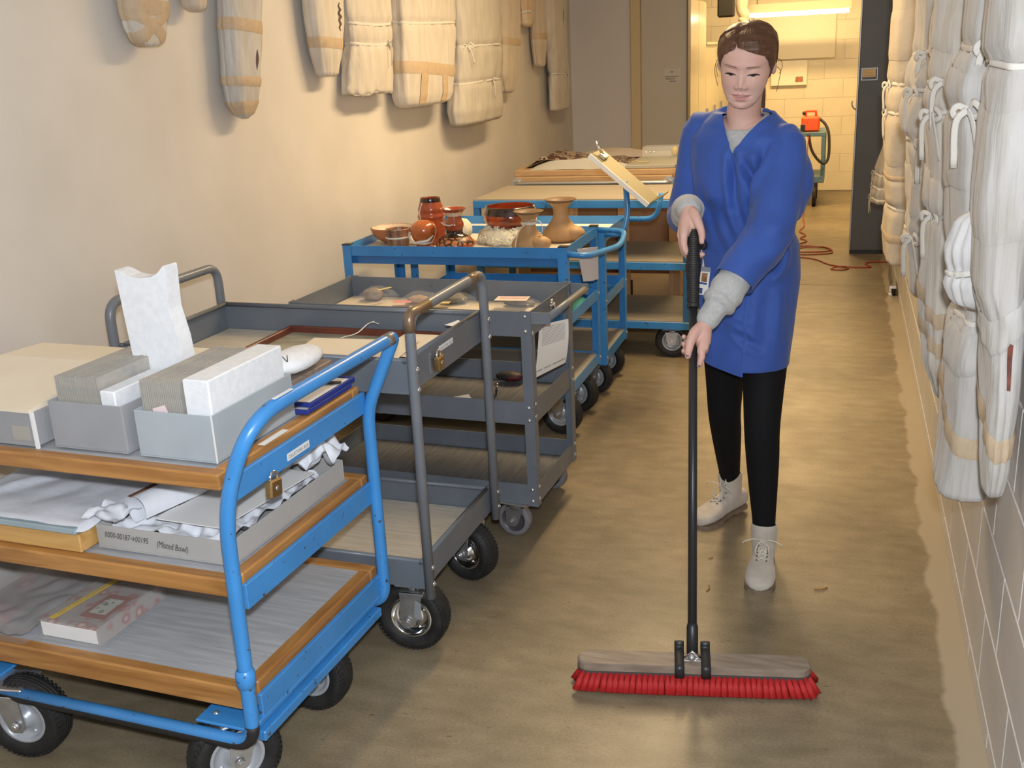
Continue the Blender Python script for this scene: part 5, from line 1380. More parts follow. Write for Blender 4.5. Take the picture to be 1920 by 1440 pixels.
# orange-red extension cord
q = MB(); zc = .006
P_ = [(-.33, 11.0, .70), (-.335, 10.9, .4), (-.33, 10.7, .05), (-.33, 10.3, zc), (-.30, 9.8, zc), (-.33, 9.5, zc), (-.27, 9.3, zc), (-.31, 9.15, zc), (-.25, 9.0, zc), (-.34, 8.80, zc), (-.20, 8.78, zc), (-.05, 8.66, zc), (-.10, 8.55, zc), (-.30, 8.52, zc), (-.38, 8.60, zc), (-.28, 8.70, zc), (-.10, 8.70, zc + .008), (-.04, 8.5, zc),
      (-.18, 8.42, zc), (-.36, 8.40, zc), (-.42, 8.32, zc), (-.30, 8.30, zc), (-.16, 8.22, zc), (-.05, 8.02, zc), (.08, 7.92, zc), (.04, 7.83, zc), (-.04, 7.86, zc), (.03, 7.93, zc + .006), (.15, 7.93, zc), (.24, 7.96, zc), (.20, 8.08, zc), (.26, 8.14, zc), (.37, 8.15, zc)]
q.tube(catmull(P_, 7), .005, 6)
tag(obj('extension_cord', q, mat('red_orange_cord', (0.32, 0.045, 0.016), .5)), 'red-orange extension cord looping over the floor to the vacuum', 'cord')
# rolling rack behind the far bundles
t = thing('rolling_rack', 'chromed rolling rack upright with black casters beside the dark cabinet', 'rack', (.36, 7.2, 0))
for y in (7.05, 7.3):
    q = MB(); q.cyl((.345, y, .06), (.345, y, .85), .011, 10); obj('upright', q, M_CHROME, t)
q = MB(); q.cyl((.345, 7.05, .65), (.345, 7.3, .65), .009, 10); obj('cross_bar', q, M_CHROME, t)
q = MB(); q.box(.335, .375, 7.0, 7.35, .058, .075); obj('foot_bar', q, M_CHROME, t)
for y in (7.06, 7.29):
    q = MB(); q.cyl((.35, y, .03), (.375, y, .03), .03, 16); obj('caster', q, M_BLACK, t)
q = MB(); q.cyl((.345, 7.05, .0), (.345, 7.05, .02), .014, 10); q.cyl((.345, 7.05, .02), (.345, 7.05, .06), .011, 10); obj('white_foot', q, M_PAPER, t)
# crumbs on the floor
for k, (x, y, a, ln, lab) in enumerate(((-.02, 2.98, .2, .022, 'brown straw-like splinter on the floor beside the front shoe'), (-.34, 2.90, 1.2, .02, 'pale curved splinter on the floor left of the front shoe'), (-.36, 3.12, .4, .008, 'tiny brown crumb on the floor between the shoes'))):
    q = MB(); q.tube([(x, y, .003), (x + math.cos(a) * ln, y + math.sin(a) * ln, .004), (x + math.cos(a + .3) * ln * 2, y + math.sin(a + .3) * ln * 2, .003)], .002, 5)
    tag(obj('floor_splinter', q, mat('straw_brown', (0.34, 0.14, 0.04) if k != 1 else (0.5, 0.4, 0.25), .7)), lab, 'debris', 'floor debris')

# ceiling fixtures that house the corridor and far-room tubes
def ceiling_fixture(label, cx, cy, z, hx, hy):
    t = thing('ceiling_fixture', label, 'light', (cx, cy, z))
    q = MB()
    q.box(cx - hx, cx + hx, cy - hy, cy + hy, z + .02, z + .08, .008); obj('housing', q, mat('white_housing', (0.7, 0.68, 0.62), .4), t)
    for (a, b_, c, d) in ((cx - hx, cx - hx + .006, cy - hy, cy + hy), (cx + hx - .006, cx + hx, cy - hy, cy + hy)):
        q = MB(); q.box(a, b_, c, d, z - .01, z + .02); obj('side_flange', q, mat('white_housing', (0.7, 0.68, 0.62)), t)
    for sg in (-1, 1):
        px, py = (cx, cy + sg * hy * .7) if hy > hx else (cx + sg * hx * .7, cy)
        q = MB(); q.cyl((px, py, z + .07), (px, py, 2.85), .008, 8); obj('hanging_rod', q, M_STEEL, t)
ceiling_fixture('long warm fluorescent fixture hung under the corridor ceiling', -.8, 5.05, 2.64, .14, 1.0)
ceiling_fixture('crosswise fluorescent fixture hung under the far room ceiling', -.5, 10.4, 2.72, .64, .14)

# ------------------------------------------------------------------ push broom
HB0, HB1 = V3((-.3164, 2.40, .069)), V3((-.3939, 2.95, 1.120))
HAX = (HB1 - HB0).normalized()
t = thing('push_broom', 'wide push broom with red bristles, wooden block and long black handle', 'broom', (-.31, 2.36, 0))
bx_ = V3((.634, .107, 0)).normalized(); by_ = V3((-bx_.y, bx_.x, 0)); bc = V3((-.314, 2.385, 0))
q = MB()
hl, hw_ = .302, .027
poly = []
for k in range(9):
    a = -PI / 2 + PI * k / 8; poly.append((hl - .03 + .03 * math.cos(a), hw_ * math.sin(a)))
for k in range(9):
    a = PI / 2 + PI * k / 8; poly.append((-hl + .03 + .03 * math.cos(a), hw_ * math.sin(a)))
tl = (by_ * math.cos(R(14)) + V3((0, 0, math.sin(R(14)))))
def bp_(x, y, z):
    return bc + bx_ * x + V3((0, 0, .070)) + by_ * y + V3((0, 0, y * .15)) + V3((0, 0, z))
rings = [[bp_(x * s_, y * s_, z) for x, y in poly] for (s_, z) in ((.985, -.013), (1.0, -.009), (1.0, .010), (.985, .0145))]
q.loft(rings, True, smooth=False)
blk = obj('block', q, mat('grey_worn_wood', (0.20, 0.15, 0.11), .6, col2=(0.29, 0.23, 0.175), nscale=7, stretch=(1, 9, 9)), t)
q = MB(); q.loft([[bp_(x * s_, y * s_, z) for x, y in poly] for (s_, z) in ((.99, -.0175), (1.004, -.016), (1.004, -.0085), (.99, -.007))], True, smooth=False)
obj('rubber_edge', q, mat('dark_grey_edge', (0.06, 0.058, 0.055), .6), t)
tm = MB(); random.seed(5)
rr0 = [V3((math.cos(2 * PI * j / 7) * .0045, math.sin(2 * PI * j / 7) * .0045, 0)) for j in range(7)]
rr1 = [V3((math.cos(2 * PI * j / 7) * .0085, math.sin(2 * PI * j / 7) * .0085, -.036)) for j in range(7)]
rr2 = [V3((math.cos(2 * PI * j / 7) * .0095, math.sin(2 * PI * j / 7) * .0105, -.074 + .005 * (j % 2))) for j in range(7)]
tm.loft([rr0, rr1, rr2], True)
M_BRIS = mat('red_bristle', (0.55, 0.022, 0.022), .5, col2=(0.40, 0.012, 0.014), nscale=90, stretch=(8, 8, .6), bump=.6, bscale=300, bstretch=(3, 3, .2))
me_t = tm.mesh('bristle_tuft', M_BRIS)
t0 = wloc(t)
for row, yy in enumerate((-.021, -.008, .008, .021)):
    for k in range(40):
        x = -.285 + .57 * k / 39 + (.007 if row % 2 else 0)
        o = bpy.data.objects.new('bristle_tuft', me_t); o.parent = t
        p = bp_(x, yy, -.012)
        o.location = p - t0
        fx = (x / .285) ** 3 * .5 + random.uniform(-.05, .05); fy = yy * 24 + random.uniform(-.08, .08) - .12
        dz = V3((0, 0, -1)) + bx_ * fx + by_ * fy
        o.rotation_euler = (-dz).to_track_quat('Z', 'Y').to_euler()
        o.scale = (1, 1, min(1.0, (p.z - .001) / .070) * 1.0)
        COL.objects.link(o)
q = MB(); q.tube([HB0 + HAX * .0, HB0 + HAX * 1.0], .0122, 14); obj('handle', q, M_BLACK, t)
q = MB(); q.tube([HB0 - HAX * .008, HB0 + HAX * .09, HB0 + HAX * .10], [.0155, .0155, .0125], 14); obj('socket', q, M_BLACK, t)
q = MB()
g0, g1 = HB0 + HAX * .962, HB0 + HAX * 1.19
pts, rs = [], []
ng = 136
for k in range(ng + 1):
    u = k / ng; pts.append(g0.lerp(g1, u))
    r_ = .0165 + .0025 * math.sin(u * PI * 1.0) + (.0035 * math.exp(-((u - .52) / .10) ** 2)) - (.006 * max(0, u - .9) / .1)
    rib = (.0018 if (k % 4 in (0, 1)) else 0) if u > .05 else -.001
    rs.append(r_ - rib)
q.tube(pts, rs, 16); obj('ribbed_grip', q, mat('black_grip', (0.018, 0.017, 0.016), .5), t)
q = MB(); c = bp_(0, 0, .015)
q.obox(c + V3((0, 0, .004)) + bx_ * 0, bx_ * .035, tl * .012, V3((0, 0, .002)).normalized() * .002, .0005); q.tube([c + bx_ * -.02 + V3((0, 0, .004)), c + V3((0, 0, .022)), c + bx_ * .02 + V3((0, 0, .004))], .004, 8)
obj('steel_bracket', q, M_CHROME, t)
q = MB(); bolt(q, c + V3((0, -.016, .014)), (0, -1, .3), .008, .006); obj('bolt', q, M_ZINC, t)
for sg in (-1, 1):
    q = MB(); q.tube(fillet([c + bx_ * (sg * .034) - tl * .040 + V3((0, 0, -.022)), c + bx_ * (sg * .034) - tl * .037 + V3((0, 0, .006)), c + bx_ * (sg * .034) + tl * .034 + V3((0, 0, .006)), c + bx_ * (sg * .034) + tl * .036 + V3((0, 0, .024))], .008, 4), .0125, 8, flat=.35, upv=(0, 0, 1))
    obj('brace_clamp', q, M_BLACK, t)

# ------------------------------------------------------------------ the woman
def voxel(mb, size, smooth=2, fac=.5):
    me = mb.mesh('tmp', M_PAPER)
    o = bpy.data.objects.new('tmp', me); COL.objects.link(o)
    r = o.modifiers.new('r', 'REMESH'); r.mode = 'VOXEL'; r.voxel_size = size; r.use_smooth_shade = True
    if smooth:
        s = o.modifiers.new('s', 'SMOOTH'); s.iterations = smooth; s.factor = fac
    dg = bpy.context.evaluated_depsgraph_get(); dg.update()
    out = bpy.data.meshes.new_from_object(o.evaluated_get(dg))
    bpy.data.objects.remove(o); bpy.data.meshes.remove(me)
    return out
def put(name, me, mats, parent, keep=False):
    if not keep:
        me.materials.clear()
        for m in (mats if isinstance(mats, (list, tuple)) else [mats]): me.materials.append(m)
    o = bpy.data.objects.new(name, me); o.parent = parent; COL.objects.link(o)
    if parent is not None:
        off = wloc(parent)
        for v in me.vertices: v.co -= off
    me.polygons.foreach_set('use_smooth', [True] * len(me.polygons))
    me.update()
    return o
def chain(mb, pts, rad, n=16, dense=4):
    """smooth round tube through joints with per-joint radius, round ends"""
    P = catmull([V3(p) for p in pts], dense); Rd = [p.x for p in catmull([V3((r, 0, 0)) for r in rad], dense)]
    d0 = (P[0] - P[1]).normalized(); d1 = (P[-1] - P[-2]).normalized()
    A, B = [], []
    for k in (0.98, .8, .45):
        A.append((P[0] + d0 * Rd[0] * k, Rd[0] * math.sqrt(1 - k * k)))
    for k in (.45, .8, .98):
        B.append((P[-1] + d1 * Rd[-1] * k, Rd[-1] * math.sqrt(1 - k * k)))
    mb.tube([a for a, _ in A] + P + [b_ for b_, _ in B], [r for _, r in A] + Rd + [r for _, r in B], n)
FA = R(25)
FF = V3((-math.sin(FA), -math.cos(FA), 0)); LL = V3((math.cos(FA), -math.sin(FA), 0))
def torso(mb, rows, n=40, expo=2.3):
    """rows: (z, cx, cy, half width, half depth)"""
    rings = []
    zs = [r[0] for r in rows]
    m_ = 60
    for i in range(m_ + 1):
        z = zs[0] + (zs[-1] - zs[0]) * i / m_
        cx, cy, a, b_ = interp(rows, z)
        ring = []
        for j in range(n):
            t_ = 2 * PI * j / n; c_, s_ = math.cos(t_), math.sin(t_)
            k = (abs(c_) ** expo + abs(s_) ** expo) ** (-1 / expo)
            ring.append(V3((cx, cy, z)) + LL * (a * c_ * k) + FF * (b_ * s_ * k))
        rings.append(ring)
    mb.loft(rings, True)
JS = {'Lsh': (-.158, 3.168, 1.335), 'Lel': (-.203, 2.985, 1.090), 'Lwr': (-.343, 2.832, .882),
      'Rsh': (-.418, 3.305, 1.360), 'Rel': (-.462, 3.285, 1.105), 'Rwr': (-.414, 3.0, 1.178),
      'Lhi': (-.205, 3.265, .90), 'Lkn': (-.200, 3.125, .47), 'Lan': (-.184, 3.118, .12),
      'Rhi': (-.335, 3.285, .90), 'Rkn': (-.341, 3.365, .44), 'Ran': (-.330, 3.495, .13)}
JS = {k: V3(v) for k, v in JS.items()}
# hand frame
CAMD = V3((.10, -.95, .27)).normalized()
RR = CAMD.cross(HAX) * -1
if RR.x < 0: RR = -RR
RR.normalize(); CC = RR.cross(HAX)
if CC.y > 0: CC = -CC
CC.normalize()
def HP(tt, r=0, c=0, a=0):
    return HB0.lerp(HB1, tt) + RR * r + CC * c + HAX * a

body = MB()
# trunk, arms, legs (under the clothes)
torso(body, [(.82, -.27, 3.28, .145, .10), (.95, -.265, 3.27, .145, .10), (1.08, -.272, 3.25, .115, .085), (1.22, -.283, 3.235, .13, .095), (1.33, -.286, 3.24, .15, .085), (1.385, -.286, 3.245, .10, .06), (1.41, -.286, 3.245, .06, .05)])
chain(body, [(-.286, 3.24, 1.36), (-.284, 3.225, 1.43), (-.275, 3.20, 1.49), (-.268, 3.19, 1.53)], [.058, .050, .047, .05], 24)
for s_ in 'LR':
    chain(body, [JS[s_ + 'sh'], JS[s_ + 'sh'].lerp(JS[s_ + 'el'], .5), JS[s_ + 'el'], JS[s_ + 'el'].lerp(JS[s_ + 'wr'], .35), JS[s_ + 'wr']], [.046, .040, .036, .037, .0245], 18)
    chain(body, [JS[s_ + 'hi'], JS[s_ + 'hi'].lerp(JS[s_ + 'kn'], .5), JS[s_ + 'kn'], JS[s_ + 'kn'].lerp(JS[s_ + 'an'], .3), JS[s_ + 'an'], JS[s_ + 'an'] - V3((0, 0, .06))], [.075, .062, .047, .046, .03, .028], 18)
# left hand: thumb points down in front of the handle, index along its right side, other fingers wrapped behind
W_ = JS['Lwr']
kn = [HP(.700, .023, .016), HP(.712, .032, .012), HP(.726, .037, .006), HP(.741, .036, .0)]
def mid(*p):
    v = V3((0, 0, 0))
    for x in p: v += x
    return v / len(p)
for i, k_ in enumerate(kn):
    chain(body, [W_ + (k_ - W_) * .05, W_.lerp(k_, .5), k_], [.021, .0165, .0125 if i < 3 else .0115], 14, 3)
chain(body, [W_, mid(W_, HP(.73, .02, .008)), HP(.722, .022, .004)], [.023, .021, .016], 14, 3)
chain(body, [kn[0], HP(.689, .0245, .018), HP(.679, .0205, .015), HP(.669, .0175, .008)], [.0118, .0100, .0088, .0074], 12)
for i, tt in enumerate((.712, .729, .746)):
    chain(body, [kn[i + 1], HP(tt - .004, .030, -.020), HP(tt - .006, .004, -.029), HP(tt - .006, -.022, -.016), HP(tt - .006, -.0255, .000)], [.0112, .0098, .0092, .0086, .0078][:5] if i < 2 else [.0100, .0088, .0082, .0076, .007], 12)
chain(body, [W_.lerp(HP(.745, .006, .02), .4), HP(.744, .004, .020), HP(.722, -.006, .027), HP(.704, -.011, .025), HP(.690, -.0135, .020)], [.017, .0158, .0130, .0112, .0090], 14)
L_THUMB, L_INDEX = HP(.693, -.0138, .0285), HP(.669, .018, .015)
# right hand closed over the top of the grip
W_ = JS['Rwr']
kn = [HP(.986, -.026, .014), HP(.989, -.034, -.003), HP(.990, -.033, -.020), HP(.991, -.028, -.035)]
for i, k_ in enumerate(kn):
    chain(body, [W_ + (k_ - W_) * .05, W_.lerp(k_, .55), k_], [.021, .0175, .0128 if i < 3 else .0115], 14, 3)
chain(body, [W_, W_.lerp(HP(.99, -.012, -.004), .6), HP(.993, -.014, -.008)], [.024, .023, .018], 14, 3)
for i, (r0, c0) in enumerate(((-.023, .010), (-.0265, -.006), (-.024, -.020), (-.018, -.030))):
    chain(body, [kn[i], HP(.962, r0 - .003, c0), HP(.945, r0 + .006, c0 - .010), HP(.943, r0 + .028, -.028 - .003 * i), HP(.945, r0 + .044, -.020)], [.0118, .0104, .0095, .0088, .0078] if i < 3 else [.0105, .009, .0085, .008, .007], 12)
chain(body, [W_.lerp(HP(1.03, .004, .006), .45), HP(1.030, .006, .009), HP(1.006, .018, .012), HP(.987, .0240, .011), HP(.969, .0238, .009)], [.018, .0158, .0120, .0104, .0084], 14)
R_THUMB = HP(.972, .0315, .011)
def gs(x, s_):
    return math.exp(-(x / s_) ** 2)
EYE = V3((-.2805, 3.090, 1.5400))
yaw_, pit_, rol_ = R(-5), R(21), R(-5)
HR = Matrix.Rotation(yaw_, 3, 'Z') @ Matrix.Rotation(pit_, 3, 'X') @ Matrix.Rotation(-rol_, 3, 'Y')
# head-local: x = her left (image right), -y = face, z up, origin at eye level
HC = EYE - HR @ V3((0, -.088, 0))
def hw(p):
    return HC + HR @ V3(p)
for sg in (-1, 1):                                      # ears
    e = MB()
    def fe(d):
        return 1.0 - .45 * gs(d.y, .45) * gs(d.z - .1, .5) * (1 if d.x * sg > .3 else 0)
    e.sphere((0, 0, 0), .0105, .0185, .031, 24, 18, 0, fe)
    e.xf(Matrix.Translation(V3((sg * .0735, .010, -.012))) @ Matrix.Rotation(R(12), 4, 'X') @ Matrix.Rotation(R(sg * 18), 4, 'Z'))
    body.add([hw(p) for p in e.v], e.f, 0, True)
body_me = voxel(body, .0030, 3, .4)

# --- head
HT = [(-.117, .010, -.056, -.030), (-.113, .024, -.074, -.016), (-.104, .035, -.085, -.006), (-.090, .0470, -.0885, .004), (-.070, .0570, -.0875, .018), (-.045, .0650, -.0885, .040), (-.02, .0695, -.0885, .062), (.0, .0708, -.0870, .078), (.025, .0725, -.0905, .090), (.042, .0725, -.0870, .092), (.058, .0685, -.077, .087), (.072, .057, -.060, .075), (.081, .040, -.038, .055), (.0862, .018, -.010, .030), (.0875, .003, .004, .014)]
def face_disp(x, z):
    d = 0.0
    # nose
    if -.062 < z < .03:
        pz = interp([(-.054, 0, .013), (-.048, .004, .0135), (-.043, .0125, .0132), (-.036, .0175, .0122), (-.027, .0145, .0110), (-.015, .0090, .0100), (.0, .0052, .0105), (.012, .0030, .013), (.03, 0, .016)], z)
        d += pz[0] * gs(x, pz[1])
        d += .0065 * (gs(x - .0135, .0055) + gs(x + .0135, .0055)) * gs(z + .0405, .0062)
        d -= .0035 * (gs(x - .0065, .0030) + gs(x + .0065, .0030)) * gs(z + .0470, .0022)
    for sg in (-1, 1):
        ex = x - sg * .0315
        d -= .0085 * gs(ex, .0175) * gs(z + .000, .0125)           # socket
        d += .0088 * gs(ex, .0150) * gs(z + .0015, .0090)          # lid over the eyeball
        d -= .0020 * gs(ex, .0150) * gs(z + .0075 + 12 * ex * ex, .0030)   # eye opening
        d -= .0012 * gs(ex, .0160) * gs(z - .0085, .0018)          # lid crease
        d += .0030 * gs(ex, .018) * gs(z - .0190, .0060)           # brow
        d += .0040 * gs(x - sg * .040, .020) * gs(z + .034, .020)  # cheek
        d -= .0018 * gs(x - sg * .0265, .004) * gs(z + .070, .006) # mouth corner
    d += .0050 * gs(x, .0200) * gs(z + .0645, .0048)
    d += .0058 * gs(x, .0170) * gs(z + .0775, .0052)
    d -= .0062 * gs(x, .0185) * gs(z + .0705 - .9 * x * x, .0020)
    d -= .0028 * gs(x, .016) * gs(z + .0885, .0050)
    d += .0045 * gs(x, .018) * gs(z + .1020, .009)
    d -= .0012 * gs(x, .0035) * gs(z + .0575, .0050)               # philtrum
    return d
def head_pt(j, n, z, grow=0.0):
    w, yf, yb = interp(HT, z)
    t_ = 2 * PI * j / n
    c_, s_ = math.cos(t_), math.sin(t_)
    ex = 2.25
    k = (abs(c_) ** ex + abs(s_) ** ex) ** (-1 / ex)
    ym = (yf + yb) * .5 - .006
    y = ym + (yb - ym if s_ > 0 else ym - yf) * s_ * k
    x = w * c_ * k
    if s_ < 0:
        y -= face_disp(x, z) * min(1, (-s_) * 1.6) ** 1.5
    return V3((x, y, z))
NJ, NZ = 200, 200
hm = MB(); rings = []
for i in range(NZ + 1):
    z = -.117 + .2045 * i / NZ
    rings.append([hw(head_pt(j + .5, NJ, z)) for j in range(NJ)])
hm.loft(rings, True)
hl_ = [HR.transposed() @ (p - HC) for p in hm.v]
for fi, f in enumerate(hm.f):
    p = mid(*[hl_[k] for k in f])
    if p.y < -.06 and abs(p.x) < .0245:
        up_ = -.0612 - .0020 * gs(p.x, .004) + .0018 * (gs(p.x - .006, .004) + gs(p.x + .006, .004)) - 5.0 * p.x * p.x
        lo_ = -.0808 + 15 * p.x * p.x
        if lo_ < p.z < up_: hm.m[fi] = 1
def skin_material(name, base, blush):
    m, nt, b_ = _nt(name); N, L = nt.nodes, nt.links
    tc = N.new('ShaderNodeTexCoord'); n_ = N.new('ShaderNodeTexNoise'); n_.inputs['Scale'].default_value = 18; n_.inputs['Detail'].default_value = 3
    L.new(tc.outputs['Object'], n_.inputs['Vector'])
    r = N.new('ShaderNodeValToRGB'); r.color_ramp.elements[0].position = .35; r.color_ramp.elements[1].position = .7
    r.color_ramp.elements[0].color = c4(base); r.color_ramp.elements[1].color = c4(blush)
    L.new(n_.outputs['Fac'], r.inputs['Fac']); L.new(r.outputs['Color'], b_.inputs['Base Color'])
    b_.inputs['Roughness'].default_value = .58
    b_.inputs['Subsurface Weight'].default_value = .12; b_.inputs['Subsurface Radius'].default_value = (.010, .004, .002); b_.inputs['Subsurface Scale'].default_value = .4
    return m
M_SKIN = skin_material('fair_skin', (0.63, 0.40, 0.325), (0.61, 0.35, 0.285))
M_LIP = mat('lip_skin', (0.49, 0.225, 0.20), .5)
head_me = hm.mesh('head', [M_SKIN, M_LIP])
body_me.materials.clear(); body_me.materials.append(M_SKIN); body_me.materials.append(M_LIP)
bo = bpy.data.objects.new('tmp_body', body_me); COL.objects.link(bo)
ho = bpy.data.objects.new('tmp_head', head_me); COL.objects.link(ho)
md = ho.modifiers.new('u', 'BOOLEAN'); md.operation = 'UNION'; md.object = bo; md.solver = 'MANIFOLD'
dg = bpy.context.evaluated_depsgraph_get(); dg.update()
person_me = bpy.data.meshes.new_from_object(ho.evaluated_get(dg))
bpy.data.objects.remove(ho); bpy.data.objects.remove(bo)
PB = V3((-.27, 3.25, 0))
for v in person_me.vertices: v.co -= PB
person_me.polygons.foreach_set('use_smooth', [True] * len(person_me.polygons))
person = bpy.data.objects.new('person', person_me); person.location = PB; COL.objects.link(person)
tag(person, 'woman in a blue smock, grey sweatshirt and black leggings pushing a broom', 'person')

# face details
M_HAIR = None
def hair_material(name='brown_hair', ca=(0.045, 0.019, 0.010), cb=(0.145, 0.062, 0.028)):
    m, nt, b_ = _nt(name); N, L = nt.nodes, nt.links
    tc = N.new('ShaderNodeTexCoord'); mp = N.new('ShaderNodeMapping'); mp.inputs['Scale'].default_value = (1, 1, 1)
    L.new(tc.outputs['UV'], mp.inputs['Vector'])
    mp.inputs['Scale'].default_value = (90, 2.2, 1)
    n_ = N.new('ShaderNodeTexNoise'); n_.inputs['Scale'].default_value = 1.0; n_.inputs['Detail'].default_value = 4
    L.new(mp.outputs['Vector'], n_.inputs['Vector'])
    r = N.new('ShaderNodeValToRGB'); r.color_ramp.elements[0].position = .3; r.color_ramp.elements[1].position = .75
    r.color_ramp.elements[0].color = c4(ca); r.color_ramp.elements[1].color = c4(cb)
    L.new(n_.outputs['Fac'], r.inputs['Fac']); L.new(r.outputs['Color'], b_.inputs['Base Color'])
    b_.inputs['Roughness'].default_value = .5
    bp = N.new('ShaderNodeBump'); bp.inputs['Strength'].default_value = .3; bp.inputs['Distance'].default_value = .001
    L.new(n_.outputs['Fac'], bp.inputs['Height']); L.new(bp.outputs['Normal'], b_.inputs['Normal'])
    return m
M_HAIR = hair_material()
M_STRAND = mat('hair_strand', (0.09, 0.04, 0.02), .45)
def on_face(x, z, off=.001):
    """point on the face surface at head-local x, z"""
    w, yf, yb = interp(HT, z)
    ex = 2.25; ym = (yf + yb) * .5 - .006
    s_ = -(max(0, 1 - (abs(x) / w) ** ex)) ** (1 / ex)
    y = ym + (ym - yf) * s_ - face_disp(x, z) * min(1, -s_ * 1.6) ** 1.5 - off
    return hw((x, y, z))
for sg in (-1, 1):
    q = MB(); n_ = 12; L_ = []
    for k in range(n_ + 1):
        u = k / n_; x = sg * (.014 + .036 * u); z = .0165 + .0060 * math.sin(u * PI * .62) - (.004 + .004 * (sg > 0)) * u
        wd = .0017 * (1 - .7 * u) * (1 if k else .6)
        L_.append([on_face(x, z - wd, .0012), on_face(x, z, .0022), on_face(x, z + wd, .0012)])
    q.loft(L_, False, close=False); obj('eyebrow', q, mat('brow_hair', (0.17, 0.09, 0.06), .6), person)
    def lidz(ex):
        return -.0042 - 12.0 * ex * ex - .05 * ex
    q = MB(); L_ = []
    for k in range(n_ + 1):
        u = k / n_; ex = -.0145 + .029 * u; x = sg * (.0315 + ex)
        z = lidz(ex); hh = .0072 * math.sin(PI * (.03 + .94 * u)) ** .8
        L_.append([on_face(x, z - hh, .0006), on_face(x, z - hh * .5, .0012), on_face(x, z, .0010)])
    q.loft(L_, False, close=False); eb = obj('eyeball', q, mat('eye_white', (0.34, 0.27, 0.25), .25), person)
    q = MB(); L_ = []
    for k in range(9):
        u = k / 8; ex = -.0066 + .0132 * u; x = sg * (.0315 + ex)
        z = lidz(ex); hh = .0068 * math.sin(PI * (.10 + .80 * u)) ** .5
        L_.append([on_face(x, z - hh, .0013), on_face(x, z - hh * .5, .0020), on_face(x, z, .0016)])
    q.loft(L_, False, close=False); obj('iris', q, mat('dark_iris', (0.035, 0.026, 0.020), .2), eb)
    q = MB(); L_ = []
    for k in range(n_ + 1):
        u = k / n_; ex = -.0155 + .0325 * u; x = sg * (.0315 + ex)
        z = lidz(ex) - (.0012 if u > .9 else 0)
        wd = .0017 * math.sin(PI * (.08 + .84 * u)) + .0005 * u
        L_.append([on_face(x, z - wd * 1.4, .0022), on_face(x, z, .0038), on_face(x, z + wd, .001)])
    q.loft(L_, False, close=False); obj('eyelashes', q, mat('lash_black', (0.012, 0.008, 0.007), .5), person)
q = MB(); L_ = []
for k in range(9):
    x = -.011 + .022 * k / 8
    L_.append([on_face(x, -.0718 + 8 * x * x, .0006), on_face(x, -.0704 + 4 * x * x, .0012), on_face(x, -.0690 + 0 * x, .0006)])
q.loft(L_, False, close=False); obj('teeth', q, mat('teeth', (0.58, 0.48, 0.43), .3), person)
for nm, p, ax, s_ in (('fingernail', L_THUMB, CC, .0058), ('fingernail', L_INDEX, (CC - HAX).normalized(), .0045), ('fingernail', R_THUMB, (RR + CC * .3).normalized(), .005)):
    q = MB(); u_ = HAX; r_ = u_.cross(ax).normalized()
    q.sphere((0, 0, 0), s_ * .8, s_ * 1.25, .0013, 14, 8); M4 = Matrix((r_, u_, ax)).transposed().to_4x4(); M4.translation = p; q.xf(M4)
    obj(nm, q, mat('purple_nail', (0.035, 0.015, 0.10), .2), person)

# --- hair: a shell over the skull with a side parting, swept to her left, tied at the nape
def hairline(j_ang, x):
    """lowest z of the hair for the head angle (0 = her left ear, 90 = back, 270 = face)"""
    a = math.degrees(j_ang) % 360
    if 200 <= a <= 340:
        return interp([(-1.0, .0), (-.9, .020), (-.75, .042), (-.5, .055), (-.28, .064), (0, .0615), (.3, .055), (.6, .048), (.8, .041), (.9, .026), (1.0, .0)], max(-1, min(1, x / .0705)))[0]
    if 160 <= a < 200: return .0 - (200 - a) / 40 * .035
    if 340 < a or a < 20:
        d = (a - 340) if a > 340 else a + 20
        return .0 - d / 40 * .035
    return interp([(20, -.035), (45, -.075), (90, -.092), (135, -.075), (160, -.035)], a)[0]
hb = MB(); NJh, NZh = 180, 110
grid = {}; uvs = {}
for i in range(NZh + 1):
    for j in range(NJh):
        ang = 2 * PI * (j + .5) / NJh
        # base direction sample at crown-to-nape param
        p_eq = head_pt((j + .5) * NJ / NJh, NJ, .04)
        zl = hairline(ang, p_eq.x)
        z = zl + (.0872 - zl) * (i / NZh) ** .85
        p = head_pt((j + .5) * NJ / NJh, NJ, z)
        u = min(1, (z - zl) / .035)
        g = .0012 + .0088 * u ** .6
        side = math.cos(ang)
        if p.y > .0: g += .004 * u
        # parting groove on her right (image left) and volume to her left
        part = gs(p.x + .020, .0045) * (1 if p.y < .03 else 0) * min(1, max(0, (z - .048) / .02))
        g -= .006 * part
        g += .004 * gs(p.x - .02, .03) * min(1, max(0, (z - .045) / .035))
        if p.y < .02 and p.x > -.02: g += .0035 * gs(z - zl - .018, .014)
        g += .0016 * nz((ang * 14, z * 9 + p.x * 20, 2)) + .0010 * nz((ang * 40, z * 20, 5))
        nrm = V3((p.x / .0725 ** 2, (p.y - .002) / .092 ** 2, max(-.02, z - .0) / .088 ** 2)).normalized()
        grid[(i, j)] = hw(p + nrm * g)
        uvs[(i, j)] = ((z * 1.0 + .45 * p.y) * 3.4, p.x * 6) if p.x > -.02 and p.y < .05 else (((p.y * .8 - z * .5) * 3.4 + 2, z * 6) if p.y < .05 else ((p.x * .8 + z * .2) * 3.4 + 5, z * 6))
vs_ = [grid[(i, j)] for i in range(NZh + 1) for j in range(NJh)]
fs_ = [(i * NJh + j, i * NJh + (j + 1) % NJh, (i + 1) * NJh + (j + 1) % NJh, (i + 1) * NJh + j) for i in range(NZh) for j in range(NJh)]
hb.add(vs_, fs_, 0, True)
hb.f.append(tuple((NZh) * NJh + j for j in range(NJh))); hb.m.append(0); hb.s.append(True)
hair = obj('hair', hb, M_HAIR, person)
